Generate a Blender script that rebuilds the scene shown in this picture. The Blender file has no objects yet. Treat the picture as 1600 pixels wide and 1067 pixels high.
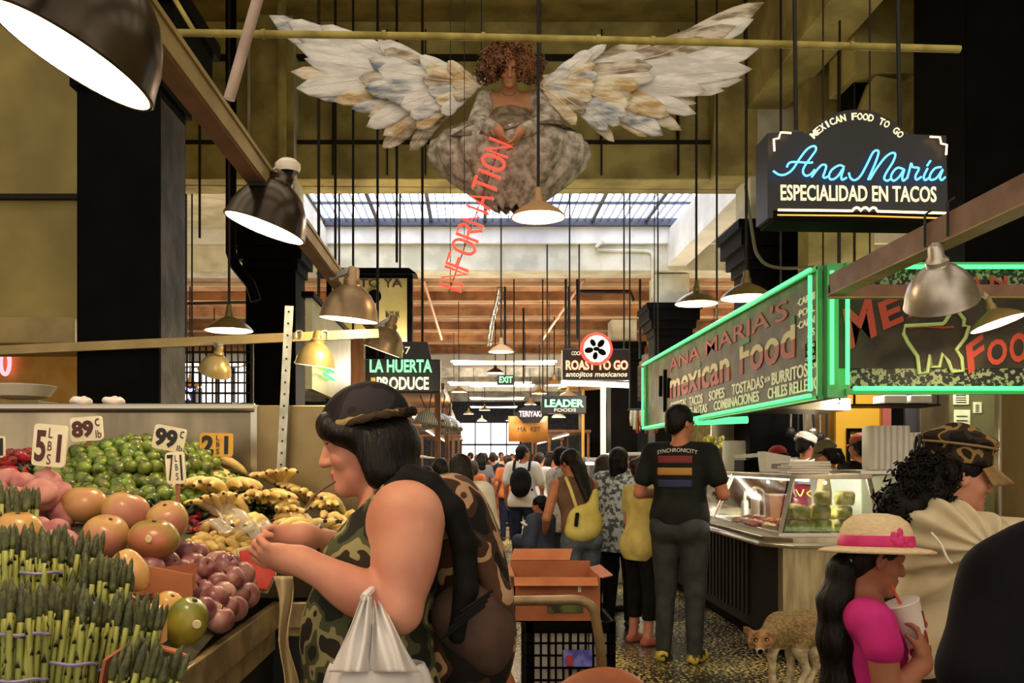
import bpy, bmesh, math, random
import numpy as np
from mathutils import Vector, Matrix, Euler, Quaternion
random.seed(7)
PI = math.pi
SC = bpy.context.scene
COL = SC.collection
# ---------------- camera, world, exposure ----------------
F, CX, CY, H = 1400.0, 740.0, 720.0, 1.42          # focal length in pixels, principal point, eye height (frame 1600x1067)
cam = bpy.data.objects.new('camera', bpy.data.cameras.new('camera')); COL.objects.link(cam)
cam.data.sensor_width = 36; cam.data.lens = 36 * F / 1600
cam.data.shift_x = (800 - CX) / 1600; cam.data.shift_y = (CY - 533.5) / 1600
cam.location = (0, 0, H); cam.rotation_euler = (PI / 2, 0, 0); cam.data.clip_start = .05
SC.camera = cam
w = bpy.data.worlds.new('hall_air'); SC.world = w; w.use_nodes = True
WB = w.node_tree.nodes['Background']; WB.inputs[0].default_value = (1.0, .86, .68, 1); WB.inputs[1].default_value = .9
SC.view_settings.view_transform = 'Standard'; SC.view_settings.look = 'None'
SC.view_settings.gamma = 1; SC.view_settings.exposure = 0.6
SC.view_settings.use_curve_mapping = False
SC.cycles.max_bounces = 6; SC.cycles.diffuse_bounces = 3; SC.cycles.glossy_bounces = 3
SC.cycles.sample_clamp_indirect = 4; SC.cycles.use_denoising = True

# ---------------- helpers ----------------
def P(px, py, d): return Vector(((px - CX) / F * d, d, H - (py - CY) / F * d))
def X(px, d): return (px - CX) / F * d
def Z(py, d): return H - (py - CY) / F * d
def ceil_z(y): return 6.4 if y < 10.25 else 4.62 if y < 10.75 else 5.4 if y < 15 else 5.06 if y < 15.08 else 4.62 if y < 15.7 else 4.66 if y < 26 else 4.5
def lin(h):
    h = h.lstrip('#'); r = []
    for i in (0, 2, 4):
        v = int(h[i:i+2], 16) / 255; r.append(v / 12.92 if v <= .04045 else ((v + .055) / 1.055) ** 2.4)
    return (r[0], r[1], r[2], 1)
MC = {}
def mat(name, a, b=None, sc=6, r=.6, m=0, bump=0, bsc=None, e=0, st=(1, 1, 1), rnd=0, lo=.38, hi=.62, det=4, steps=None, spec=.5, sss=0, wave=None, trans=0, alpha=1):
    if name in MC: return MC[name]
    M = bpy.data.materials.new(name); M.use_nodes = True; MC[name] = M
    N = M.node_tree.nodes; L = M.node_tree.links; bs = N['Principled BSDF']
    A = lin(a); B = lin(b) if b else None
    bs.inputs['Base Color'].default_value = A; bs.inputs['Roughness'].default_value = r; bs.inputs['Metallic'].default_value = m
    bs.inputs['Specular IOR Level'].default_value = spec
    if sss: bs.inputs['Subsurface Weight'].default_value = sss; bs.inputs['Subsurface Radius'].default_value = (.02, .008, .004)
    if trans: bs.inputs['Transmission Weight'].default_value = trans
    if alpha < 1: bs.inputs['Alpha'].default_value = alpha
    col = None
    if B or bump or steps:
        tc = N.new('ShaderNodeTexCoord'); mp = N.new('ShaderNodeMapping'); mp.inputs['Scale'].default_value = st
        L.new(tc.outputs['Object'], mp.inputs[0])
        if wave:
            nz = N.new('ShaderNodeTexWave'); nz.bands_direction = wave[0]; nz.inputs['Scale'].default_value = sc
            nz.inputs['Distortion'].default_value = wave[1]; nz.inputs['Detail'].default_value = 2; out = nz.outputs['Fac']
        else:
            nz = N.new('ShaderNodeTexNoise'); nz.inputs['Scale'].default_value = sc; nz.inputs['Detail'].default_value = det; out = nz.outputs['Fac']
        L.new(mp.outputs[0], nz.inputs['Vector'])
        if B or steps:
            rp = N.new('ShaderNodeValToRGB'); cr = rp.color_ramp
            if steps:
                cr.interpolation = 'CONSTANT'
                cr.elements[0].position = 0; cr.elements[0].color = lin(steps[0][1]); cr.elements.remove(cr.elements[1])
                for p, c in steps[1:]: q = cr.elements.new(p); q.color = lin(c)
            else:
                cr.elements[0].position = lo; cr.elements[0].color = A; cr.elements[1].position = hi; cr.elements[1].color = B
            L.new(out, rp.inputs[0]); col = rp.outputs[0]; L.new(col, bs.inputs['Base Color'])
        if bump:
            n2 = nz
            if bsc:
                n2 = N.new('ShaderNodeTexNoise'); n2.inputs['Scale'].default_value = bsc; n2.inputs['Detail'].default_value = 5
                L.new(mp.outputs[0], n2.inputs['Vector'])
            bp = N.new('ShaderNodeBump'); bp.inputs['Strength'].default_value = bump; bp.inputs['Distance'].default_value = .02
            L.new(n2.outputs['Fac'], bp.inputs['Height']); L.new(bp.outputs[0], bs.inputs['Normal'])
    if rnd:
        oi = N.new('ShaderNodeObjectInfo'); hs = N.new('ShaderNodeHueSaturation')
        mr = N.new('ShaderNodeMapRange'); mr.inputs[3].default_value = 1 - rnd; mr.inputs[4].default_value = 1 + rnd
        mh = N.new('ShaderNodeMapRange'); mh.inputs[3].default_value = .5 - rnd * .06; mh.inputs[4].default_value = .5 + rnd * .06
        L.new(oi.outputs['Random'], mr.inputs[0]); L.new(mr.outputs[0], hs.inputs['Value'])
        L.new(oi.outputs['Random'], mh.inputs[0]); L.new(mh.outputs[0], hs.inputs['Hue'])
        if col: L.new(col, hs.inputs['Color'])
        else: hs.inputs['Color'].default_value = A
        L.new(hs.outputs[0], bs.inputs['Base Color'])
    if e:
        bs.inputs['Emission Color'].default_value = A; bs.inputs['Emission Strength'].default_value = e
    return M

def chain(o):
    M = o.matrix_basis.copy(); p = o.parent
    while p: M = p.matrix_basis @ M; p = p.parent
    return M
def tag(o, label=None, cat=None, group=None, kind=None):
    if label: o['label'] = label
    if cat: o['category'] = cat
    if group: o['group'] = group
    if kind: o['kind'] = kind
    return o
def thing(name, label, cat, loc=(0, 0, 0), rz=0, group=None):
    o = bpy.data.objects.new(name, None); COL.objects.link(o); o.empty_display_size = .1
    o.location = loc; o.rotation_euler = (0, 0, rz)
    return tag(o, label, cat, group)
def children(o): return [c for c in COL.objects if c.parent == o]
def copy_tree(o, parent=None):
    c = o.copy(); COL.objects.link(c)
    if parent is not None: c.parent = parent
    for ch in o.children: copy_tree(ch, c)
    return c
def link(name, me, parent=None, world=True, label=None):
    o = bpy.data.objects.new(name, me); COL.objects.link(o)
    if parent is not None:
        o.parent = parent
        if world: me.transform(chain(parent).inverted())
    if label: o['label'] = label
    return o
def np_mesh(name, V, Q, mats, mi=None, smooth=True):
    me = bpy.data.meshes.new(name); n = len(Q); k = Q.shape[1]
    me.vertices.add(len(V)); me.vertices.foreach_set('co', np.asarray(V, np.float32).ravel())
    me.loops.add(n * k); me.loops.foreach_set('vertex_index', np.asarray(Q, np.int32).ravel())
    me.polygons.add(n); me.polygons.foreach_set('loop_start', np.arange(0, n * k, k, dtype=np.int32))
    me.polygons.foreach_set('loop_total', np.full(n, k, np.int32))
    for m in mats: me.materials.append(m)
    if mi is not None: me.polygons.foreach_set('material_index', np.asarray(mi, np.int32))
    me.polygons.foreach_set('use_smooth', np.full(n, smooth, bool))
    me.update(calc_edges=True); me.validate()
    return me

class MB:
    """collects polygons, builds one mesh object"""
    def __init__(s): s.v = []; s.f = []; s.mi = []; s.cur = 0
    def add(s, V, Fs):
        o = len(s.v); s.v += [Vector(q) for q in V]; s.f += [[i + o for i in q] for q in Fs]; s.mi += [s.cur] * len(Fs); return s
    def box(s, x0, x1, y0, y1, z0, z1):
        V = [(x, y, z) for x in (x0, x1) for y in (y0, y1) for z in (z0, z1)]
        return s.add(V, [(0, 1, 3, 2), (4, 6, 7, 5), (0, 4, 5, 1), (2, 3, 7, 6), (0, 2, 6, 4), (1, 5, 7, 3)])
    def cbox(s, c, sx, sy, sz, R=None):
        V = [Vector((a * sx / 2, b * sy / 2, e * sz / 2)) for a in (-1, 1) for b in (-1, 1) for e in (-1, 1)]
        if R is not None: V = [R @ q for q in V]
        c = Vector(c)
        return s.add([q + c for q in V], [(0, 1, 3, 2), (4, 6, 7, 5), (0, 4, 5, 1), (2, 3, 7, 6), (0, 2, 6, 4), (1, 5, 7, 3)])
    def bar(s, a, b, w, h, up=(0, 0, 1)):
        a = Vector(a); b = Vector(b); t = (b - a).normalized(); up = Vector(up)
        u = t.cross(up); u = u.normalized() if u.length > 1e-4 else t.orthogonal().normalized(); n = u.cross(t)
        V = [q + u * (i * w / 2) + n * (j * h / 2) for q in (a, b) for i, j in ((-1, -1), (1, -1), (1, 1), (-1, 1))]
        return s.add(V, [(0, 1, 2, 3), (7, 6, 5, 4), (0, 4, 5, 1), (1, 5, 6, 2), (2, 6, 7, 3), (3, 7, 4, 0)])
    def tube(s, pts, r, n=8, closed=False, rs=None):
        pts = [Vector(p) for p in pts]; m = len(pts); V = []; u = None
        for i, p in enumerate(pts):
            a = pts[i - 1] if (i or closed) else p; b = pts[(i + 1) % m] if (i < m - 1 or closed) else p
            t = (b - a).normalized() if (b - a).length > 1e-9 else Vector((0, 0, 1))
            if u is None: u = t.orthogonal().normalized()
            u = (u - t * u.dot(t)); u = u.normalized() if u.length > 1e-6 else t.orthogonal().normalized()
            w_ = t.cross(u); rr = rs[i] if rs else r
            V += [p + (u * math.cos(k * 2 * PI / n) + w_ * math.sin(k * 2 * PI / n)) * rr for k in range(n)]
        Fs = []
        for i in range(m if closed else m - 1):
            j = (i + 1) % m
            Fs += [(i * n + k, i * n + (k + 1) % n, j * n + (k + 1) % n, j * n + k) for k in range(n)]
        if not closed: Fs += [tuple(range(n))[::-1], tuple((m - 1) * n + k for k in range(n))]
        return s.add(V, Fs)
    def lathe(s, prof, c=(0, 0, 0), R=None, n=32, cap=False, sq=None):
        """prof: list of (radius, height)"""
        c = Vector(c); V = []
        for r_, z in prof:
            for k in range(n):
                q = Vector((r_ * math.cos(k * 2 * PI / n), r_ * math.sin(k * 2 * PI / n) * (sq or 1), z))
                V.append((R @ q if R is not None else q) + c)
        Fs = []
        for i in range(len(prof) - 1):
            Fs += [(i * n + k, i * n + (k + 1) % n, (i + 1) * n + (k + 1) % n, (i + 1) * n + k) for k in range(n)]
        if cap: Fs += [tuple(range(n))[::-1], tuple((len(prof) - 1) * n + k for k in range(n))]
        return s.add(V, Fs)
    def ell(s, c, r, R=None, n=16, m=10):
        prof = [(math.sin(PI * i / m), -math.cos(PI * i / m)) for i in range(m + 1)]; V = []
        c = Vector(c); r = r if hasattr(r, '__len__') else (r, r, r)
        for a, z in prof[1:-1]:
            for k in range(n):
                q = Vector((a * math.cos(k * 2 * PI / n) * r[0], a * math.sin(k * 2 * PI / n) * r[1], z * r[2])); V.append((R @ q if R is not None else q) + c)
        for z in (-1, 1):
            q = Vector((0, 0, z * r[2])); V.append((R @ q if R is not None else q) + c)
        b, t = len(V) - 2, len(V) - 1; Fs = []
        for i in range(m - 2): Fs += [(i * n + k, i * n + (k + 1) % n, (i + 1) * n + (k + 1) % n, (i + 1) * n + k) for k in range(n)]
        Fs += [(b, (k + 1) % n, k) for k in range(n)] + [(t, (m - 2) * n + k, (m - 2) * n + (k + 1) % n) for k in range(n)]
        return s.add(V, Fs)
    def prism(s, poly, O, U, V_, N, t):
        """polygon (u,v) in the frame O,U,V; extruded along N by t"""
        O = Vector(O); U = Vector(U); V_ = Vector(V_); N = Vector(N); n = len(poly)
        A = [O + U * a + V_ * b for a, b in poly]; B = [q + N * t for q in A]
        return s.add(A + B, [tuple(range(n))[::-1], tuple(range(n, 2 * n))] + [(k, (k + 1) % n, n + (k + 1) % n, n + k) for k in range(n)])
    def quad(s, a, b, c, d): return s.add([a, b, c, d], [(0, 1, 2, 3)])
    def sheet(s, fn, nu, nv, closed_u=False):
        V = [fn(i / nu if closed_u else i / max(1, nu - 1), j / max(1, nv - 1)) for j in range(nv) for i in range(nu)]; Fs = []
        for j in range(nv - 1):
            for i in range(nu if closed_u else nu - 1):
                k = (i + 1) % nu; Fs.append((j * nu + i, j * nu + k, (j + 1) * nu + k, (j + 1) * nu + i))
        return s.add(V, Fs)
    def build(s, name, mats, parent=None, smooth=False, bev=0, solid=0, label=None, sub=0, world=True):
        me = bpy.data.meshes.new(name)
        me.from_pydata([tuple(q) for q in s.v], [], s.f); mats = mats if isinstance(mats, (list, tuple)) else [mats]
        for m_ in mats: me.materials.append(m_)
        me.polygons.foreach_set('material_index', s.mi)
        bm = bmesh.new(); bm.from_mesh(me); bmesh.ops.remove_doubles(bm, verts=bm.verts, dist=1e-6); bmesh.ops.recalc_face_normals(bm, faces=bm.faces)
        bm.to_mesh(me); bm.free()
        if smooth:
            me.polygons.foreach_set('use_smooth', [True] * len(me.polygons))
            if smooth != 'all': me.set_sharp_from_angle(angle=.7)
        o = link(name, me, parent, world, label)
        if solid: md = o.modifiers.new('solid', 'SOLIDIFY'); md.thickness = solid; md.offset = 0
        if bev: md = o.modifiers.new('bevel', 'BEVEL'); md.width = bev; md.segments = 2; md.limit_method = 'ANGLE'
        if sub: md = o.modifiers.new('sub', 'SUBSURF'); md.levels = sub; md.render_levels = sub
        return o

TXT = {}
def text_geo(s, ext=.02, bold=0, shear=0):
    k = (s, ext, bold, shear)
    if k in TXT: return TXT[k]
    cu = bpy.data.curves.new('t', 'FONT'); cu.body = s; cu.size = 1; cu.extrude = ext; cu.offset = bold; cu.resolution_u = 3; cu.shear = shear
    o = bpy.data.objects.new('t', cu); COL.objects.link(o)
    me = bpy.data.meshes.new_from_object(o.evaluated_get(bpy.context.evaluated_depsgraph_get()))
    V = [q.co.copy() for q in me.vertices]; Fs = [tuple(p.vertices) for p in me.polygons]
    bpy.data.objects.remove(o); bpy.data.curves.remove(cu); bpy.data.meshes.remove(me)
    if V:
        x0 = min(q.x for q in V); x1 = max(q.x for q in V); y0 = min(q.y for q in V); y1 = max(q.y for q in V)
        V = [Vector(((q.x - x0) / (x1 - x0), (q.y - y0) / (y1 - y0), q.z / max(ext, 1e-6))) for q in V]
    TXT[k] = (V, Fs); return TXT[k]
def put_text(mb, s, O, U, V_, N, t=.006, bold=0, shear=0, fn=None):
    """text fitted to the box O, O+U, O+V; t = thickness along N"""
    O = Vector(O); U = Vector(U); V_ = Vector(V_); N = Vector(N); vs, fs = text_geo(s, .02, bold, shear)
    if fn is None: mb.add([O + U * q.x + V_ * q.y + N * (t * (q.z + 1) / 2) for q in vs], fs)
    else: mb.add([fn(q.x, q.y) + N * (t * (q.z + 1) / 2) for q in vs], fs)
    return mb
def spline(pts, n=6, closed=False):
    pts = [Vector(p) for p in pts]; out = []; m = len(pts)
    for i in range(m if closed else m - 1):
        if closed: a, b, c, d = pts[(i - 1) % m], pts[i], pts[(i + 1) % m], pts[(i + 2) % m]
        else: a, b, c, d = pts[max(0, i - 1)], pts[i], pts[i + 1], pts[min(m - 1, i + 2)]
        for k in range(n):
            t = k / n; out.append(.5 * ((2 * b) + (c - a) * t + (2 * a - 5 * b + 4 * c - d) * t * t + (3 * b - a - 3 * c + d) * t ** 3))
    if not closed: out.append(pts[-1])
    return out

# ---- smooth solid bodies: union of rounded limbs, meshed as one continuous surface ----
def wav(p, f, seed):
    rs = np.random.RandomState(seed); o = 0
    for i in range(6):
        k = rs.normal(size=3); k *= f / np.linalg.norm(k) * (.6 + .8 * rs.rand()); o = o + np.sin(k[0] * p[0] + k[1] * p[1] + k[2] * p[2] + rs.rand() * 6.28)
    return o / 6
class SDF:
    def __init__(s, k=.02): s.ops = []; s.M = Matrix.Identity(4); s.s = 1.0; s.k = k; s.post = []; s.cuts = []; s.hem = None
    def frame(s, M=None, sc=1.0): s.M = M.copy() if M is not None else Matrix.Identity(4); s.s = sc; return s
    def T(s, p): return np.array(s.M @ (Vector(p) * s.s))
    def cap(s, a, b, ra, rb=None, k=None, sub=False, fl=None, inf=0):
        rb = ra if rb is None else rb
        if fl: n = np.array((s.M.to_3x3() @ Vector(fl[0])).normalized()); fl = (n, fl[1])
        s.ops.append(('c', s.T(a), s.T(b), ra * s.s + inf, rb * s.s + inf, (s.k if k is None else k) * s.s, sub, fl)); return s
    def chain(s, pts, rs, k=None, fl=None, inf=0):
        for i in range(len(pts) - 1): s.cap(pts[i], pts[i + 1], rs[i], rs[i + 1], k, fl=fl, inf=inf)
        return s
    def ell(s, c, r, rot=None, k=None, sub=False, inf=0):
        R = s.M.to_3x3()
        if rot is not None: R = R @ (Euler(rot).to_matrix() if not isinstance(rot, Matrix) else rot)
        R = np.array(R.normalized()); r = np.array(r if hasattr(r, '__len__') else (r, r, r)) * s.s + inf
        s.ops.append(('e', s.T(c), R, r, None, (s.k if k is None else k) * s.s, sub, None)); return s
    def cut(s, p, n, k=0):
        s.cuts.append((s.T(p), np.array((s.M.to_3x3() @ Vector(n)).normalized()))); return s
    def mesh(s, h, noise=None):
        lo = np.full(3, 1e9); hi = -lo
        for o in s.ops:
            if o[6]: continue
            if o[0] == 'c':
                r = max(o[3], o[4]) * (max(1, o[7][1]) if o[7] else 1); a = np.minimum(o[1], o[2]) - r; b = np.maximum(o[1], o[2]) + r
            else: r = o[3].max(); a = o[1] - r; b = o[1] + r
            lo = np.minimum(lo, a); hi = np.maximum(hi, b)
        pad = 3 * h + (noise[0] if noise else 0) + .01; lo -= pad; hi += pad
        n = np.ceil((hi - lo) / h).astype(int) + 1
        ax = [(lo[i] + h * np.arange(n[i])).astype(np.float32) for i in range(3)]
        f = np.full(n, .5, np.float32)
        for o in s.ops:
            k = max(o[5], 1e-4)
            if o[0] == 'c':
                r = max(o[3], o[4]) * (max(1, o[7][1]) if o[7] else 1); a = np.minimum(o[1], o[2]) - r; b = np.maximum(o[1], o[2]) + r
            else: r = o[3].max(); a = o[1] - r; b = o[1] + r
            mg = k + 3 * h + .012
            i0 = np.clip(np.floor((a - mg - lo) / h).astype(int), 0, n - 1); i1 = np.clip(np.ceil((b + mg - lo) / h).astype(int) + 1, 1, n)
            if (i1 <= i0).any(): continue
            sl = tuple(slice(i0[j], i1[j]) for j in range(3))
            x = ax[0][sl[0]][:, None, None]; y = ax[1][sl[1]][None, :, None]; z = ax[2][sl[2]][None, None, :]
            if o[0] == 'c':
                px, py, pz = x - o[1][0], y - o[1][1], z - o[1][2]; ba = o[2] - o[1]
                if o[7]:
                    nn, fl = o[7]; q = (px * nn[0] + py * nn[1] + pz * nn[2]) * (1 / fl - 1); bq = ba @ nn * (1 / fl - 1)
                    px, py, pz = px + nn[0] * q, py + nn[1] * q, pz + nn[2] * q; ba = ba + nn * bq
                t = np.clip((px * ba[0] + py * ba[1] + pz * ba[2]) / max(ba @ ba, 1e-9), 0, 1)
                d = np.sqrt((px - t * ba[0]) ** 2 + (py - t * ba[1]) ** 2 + (pz - t * ba[2]) ** 2) - (o[3] + (o[4] - o[3]) * t)
            else:
                R = o[2]; px, py, pz = x - o[1][0], y - o[1][1], z - o[1][2]
                q = [px * R[0, j] + py * R[1, j] + pz * R[2, j] for j in range(3)]
                k0 = np.sqrt(sum((q[j] / o[3][j]) ** 2 for j in range(3))); k1 = np.sqrt(sum((q[j] / o[3][j] ** 2) ** 2 for j in range(3))) + 1e-6
                d = k0 * (k0 - 1) / k1
            g = f[sl]
            if o[6]: d = -d; hh = np.maximum(k - np.abs(g - d), 0) / k; f[sl] = np.maximum(g, d) + hh * hh * k * .25
            else: hh = np.maximum(k - np.abs(g - d), 0) / k; f[sl] = np.minimum(g, d) - hh * hh * k * .25
        x, y, z = ax[0][:, None, None], ax[1][None, :, None], ax[2][None, None, :]
        if noise: f += noise[0] * wav((x, y, z), noise[1], noise[2] if len(noise) > 2 else 3).astype(np.float32)
        for g in s.post: f += g(x, y, z).astype(np.float32)
        for p, nn in s.cuts: f = np.maximum(f, ((x - p[0]) * nn[0] + (y - p[1]) * nn[1] + (z - p[2]) * nn[2]).astype(np.float32))
        if s.hem: f = np.maximum(f, s.hem(x, y, z).astype(np.float32))
        f[0] = f[-1] = .1; f[:, 0] = f[:, -1] = .1; f[:, :, 0] = f[:, :, -1] = .1
        return surfnet(f, lo, h)
    def build(s, name, h, mats, parent=None, noise=None, paint=None, label=None):
        V, Q = s.mesh(h, noise); mats = mats if isinstance(mats, (list, tuple)) else [mats]
        mi = None
        if paint: mi = paint(V[Q].mean(1))
        return link(name, np_mesh(name, V, Q, mats, mi), parent, True, label)
def surfnet(f, lo, h):
    s = f < 0; c = np.zeros(tuple(np.array(f.shape) - 1), np.int8); n = c.shape
    for i in (0, 1):
        for j in (0, 1):
            for k in (0, 1): c += s[i:i + n[0], j:j + n[1], k:k + n[2]]
    ci = np.argwhere((c > 0) & (c < 8)); idx = np.full(n, -1, np.int32); idx[ci[:, 0], ci[:, 1], ci[:, 2]] = np.arange(len(ci))
    acc = np.zeros((len(ci), 3)); cnt = np.zeros(len(ci))
    cor = [np.array((i, j, k)) for i in (0, 1) for j in (0, 1) for k in (0, 1)]
    val = {tuple(q): f[ci[:, 0] + q[0], ci[:, 1] + q[1], ci[:, 2] + q[2]] for q in cor}
    for a in cor:
        for ax_ in range(3):
            if a[ax_]: continue
            b = a.copy(); b[ax_] = 1; fa = val[tuple(a)]; fb = val[tuple(b)]; m = (fa < 0) != (fb < 0)
            t = fa[m] / (fa[m] - fb[m]); q = np.repeat(a[None].astype(float), m.sum(), 0); q[:, ax_] = t; acc[m] += q; cnt[m] += 1
    V = lo + h * (ci + acc / cnt[:, None]); Qs = []
    for a in range(3):
        u, w_ = (a + 1) % 3, (a + 2) % 3
        s0 = np.take(s, range(f.shape[a] - 1), a); s1 = np.take(s, range(1, f.shape[a]), a)
        e = np.argwhere(s0 != s1); e = e[(e[:, u] > 0) & (e[:, w_] > 0) & (e[:, u] < f.shape[u] - 1) & (e[:, w_] < f.shape[w_] - 1)]
        sg = s0[e[:, 0], e[:, 1], e[:, 2]]
        def id_(du, dw): q = e.copy(); q[:, u] -= du; q[:, w_] -= dw; return idx[q[:, 0], q[:, 1], q[:, 2]]
        A, B, C_, D = id_(1, 1), id_(0, 1), id_(0, 0), id_(1, 0)
        Q = np.stack([A, B, C_, D], 1); Q[~sg] = Q[~sg][:, ::-1]; Qs.append(Q)
    return V, np.concatenate(Qs)
def ptlight(name, loc, pw, col=(1, .78, .5), r=.04, parent=None, spot=None):
    ld = bpy.data.lights.new(name, 'SPOT' if spot else 'POINT'); ld.energy = pw; ld.color = col; ld.shadow_soft_size = r
    if spot: ld.spot_size = spot; ld.spot_blend = .6
    o = bpy.data.objects.new(name, ld); COL.objects.link(o); o.location = loc
    if parent is not None: o.parent = parent; o.location = chain(parent).inverted() @ Vector(loc)
    return o
# ---------------- materials of the hall ----------------
M_OLIVE = mat('olive_plaster', '#857845', '#b3a564', sc=2.2, r=.85, bump=.5, bsc=14)
M_OLIVE2 = mat('olive_plaster_dark', '#7a6a34', '#9c8a48', sc=3, r=.9, bump=.5, bsc=18)
M_CREAM = mat('cream_plaster', '#b3b19c', '#cfccb8', sc=3, r=.8, bump=.2, bsc=12)
M_WHITE = mat('white_plaster', '#cfd0cc', '#e4e4df', sc=2, r=.8, bump=.15)
M_SOFFIT = mat('brown_deck', '#7d5536', '#a8784f', sc=3, r=.7, bump=.35, bsc=9, st=(1, .4, 1))
M_FARCEIL = mat('grey_deck', '#8f8a80', '#c4c0b6', sc=3, r=.8, bump=.3)
M_GAP = mat('dark_joint', '#17130b', r=.9)
M_BLACK = mat('black_paint', '#040303', '#070606', sc=5, r=.7, bump=.1, spec=.06)
M_PEEL = mat('peeling_black_paint', '#120f0e', '#453d3a', sc=3, r=.6, bump=.7, bsc=6, lo=.45, hi=.62)
M_YBAR = mat('ochre_painted_steel', '#8c7848', '#a08b58', sc=5, r=.55)
M_BBAR = mat('brown_steel', '#6d4c3a', '#80604a', sc=6, r=.6)
M_PIPE = mat('yellow_pipe', '#8f8038', '#b3a455', sc=8, r=.6, bump=.2)
M_DARK = mat('dark_iron', '#14110f', r=.5, m=.3)
M_STEEL = mat('brushed_steel', '#7a6f5e', '#b3a68c', sc=3.2, r=.28, m=.85, bump=.35, bsc=3.5, st=(1, 1, .3))  # pale vertical streaks in the colour stand in for reflections
M_STEELB = mat('bright_steel', '#b5b0a4', r=.25, m=.9)
M_GALV = mat('galvanized_steel', '#8c8f86', '#b5b7ad', sc=12, r=.45, m=.5)
M_GLASS = mat('glass', '#f4faf6', r=.03, trans=1)
M_BLACKBOX = mat('sign_black', '#0b0d14', '#141a26', sc=3, r=.45)
def neon(n, c, e=5): return mat('neon_' + n, c, e=e)
N_GREEN = neon('green', '#46e878', 1.7); N_RED = neon('red', '#f03a2c', 1.6); N_BLUE = neon('blue', '#4fa8ea', 2.2); N_WARM = neon('warm', '#ffc98a', 3)
N_WHITE = neon('white', '#fff4e6', 2.5); N_MINT = neon('mint', '#7fe09a', 1.3); N_CREAM = neon('cream', '#f2e2b4', 1.0)

def struct(name, mb, m, **k): return tag(mb.build(name, m, **k), kind='structure')
# ---------------- floor ----------------
M_FLOOR = mat('wet_concrete', '#2b2821', '#57503c', sc=1.3, r=.28, bump=.1, bsc=7)
def floor_mat():
    M = M_FLOOR; N = M.node_tree.nodes; L = M.node_tree.links; bs = N['Principled BSDF']
    tc = N.new('ShaderNodeTexCoord'); n = N.new('ShaderNodeTexNoise'); n.inputs['Scale'].default_value = 42; n.inputs['Detail'].default_value = 6
    n2 = N.new('ShaderNodeTexNoise'); n2.inputs['Scale'].default_value = 1.1
    mp = N.new('ShaderNodeMapping'); mp.inputs['Scale'].default_value = (1, .8, 1)
    L.new(tc.outputs['Object'], mp.inputs[0]); L.new(mp.outputs[0], n.inputs['Vector']); L.new(mp.outputs[0], n2.inputs['Vector'])
    mu = N.new('ShaderNodeMath'); mu.operation = 'MULTIPLY_ADD'; mu.inputs[1].default_value = .55
    L.new(n2.outputs['Fac'], mu.inputs[0]); L.new(n.outputs['Fac'], mu.inputs[2])
    rp = N.new('ShaderNodeValToRGB'); rp.color_ramp.elements[0].position = .82; rp.color_ramp.elements[1].position = .92
    rp.color_ramp.elements[0].color = (0, 0, 0, 1); rp.color_ramp.elements[1].color = (1, 1, 1, 1)
    L.new(mu.outputs[0], rp.inputs[0])
    mx = N.new('ShaderNodeMix'); mx.data_type = 'RGBA'; src = bs.inputs['Base Color'].links[0].from_socket
    L.new(rp.outputs[0], mx.inputs[0]); L.new(src, mx.inputs[6]); mx.inputs[7].default_value = lin('#e0c878'); L.new(mx.outputs[2], bs.inputs['Base Color'])
    m2 = N.new('ShaderNodeMapRange'); m2.inputs[3].default_value = .25; m2.inputs[4].default_value = .8; L.new(rp.outputs[0], m2.inputs[0]); L.new(m2.outputs[0], bs.inputs['Roughness'])
floor_mat()
struct('floor', MB().box(-9, 9, -3, 46, -.1, 0), M_FLOOR)

# ---------------- columns ----------------
def column(x, y, hw=.22, m=M_BLACK, top=6.35, side=None):
    mb = MB().box(x - hw, x + hw, y - hw, y + hw, 0, 3.55)
    for s, a, b in ((.03, 3.55, 3.66), (.08, 3.66, 3.8), (.13, 3.8, 3.98), (.17, 3.98, 4.08)):
        mb.box(x - hw - s, x + hw + s, y - hw - s, y + hw + s, a, b)
    if side:
        mb.cur = 1; mb.box(x + hw, x + hw + .004, y - hw + .02, y + hw - .02, .02, 3.5)
    struct('column', mb, [m, side or m], bev=.008)
    if top > 4.1: struct('column_shaft', MB().box(x - hw * .95, x + hw * .95, y - hw * .95, y + hw * .95, 4.08, top), M_CREAM, bev=.01)
column(-2.03, 5.35, .235, side=M_PEEL); column(-2.27, 10.3, .28); column(-2.27, 15.5, .25, top=4.6); column(-2.27, 20.4, .25, top=4.6)
struct('column', MB().box(3.68, 4.6, 6.7, 7.5, 2.75, 6.4), M_BLACK, bev=.01); column(3.38, 10.3, .3); column(3.38, 15.5, .3, top=4.6); column(3.38, 20.4, .3, top=4.6); column(3.38, 26, .3, top=4.6)
# ---------------- near bay: deep transverse beam, ceiling ----------------
b = MB().box(-9, 9, 10.25, 10.75, 4.62, 6.4)
for z0, z1, dy in ((6.0, 6.4, .10), (4.62, 5.02, .07)): b.box(-9, 9, 10.25 - dy, 10.25, z0, z1)
struct('ceiling_beam', b, M_OLIVE, bev=.01)
g = MB()
for px in (275, 362, 520, 605, 665, 940, 1060, 1118, 1240): g.box(X(px, 10.15) - .007, X(px, 10.15) + .007, 10.13, 10.24, 4.66, 6.3)
g.box(-9, 9, 10.16, 10.26, 5.02, 5.06); g.box(-9, 9, 10.13, 10.26, 5.99, 6.02)
struct('trim_1', g, M_GAP)
b = MB()
for px in (425, 1150): b.box(X(px, 10) - .24, X(px, 10) + .24, 10.0, 10.3, 4.6, 6.4)
struct('pilaster', b, M_OLIVE, bev=.01)
struct('ceiling', MB().box(-9, 9, 5.6, 10.3, 6.4, 6.55), M_OLIVE2)  # cut short over the camera to let world light in from above
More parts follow.
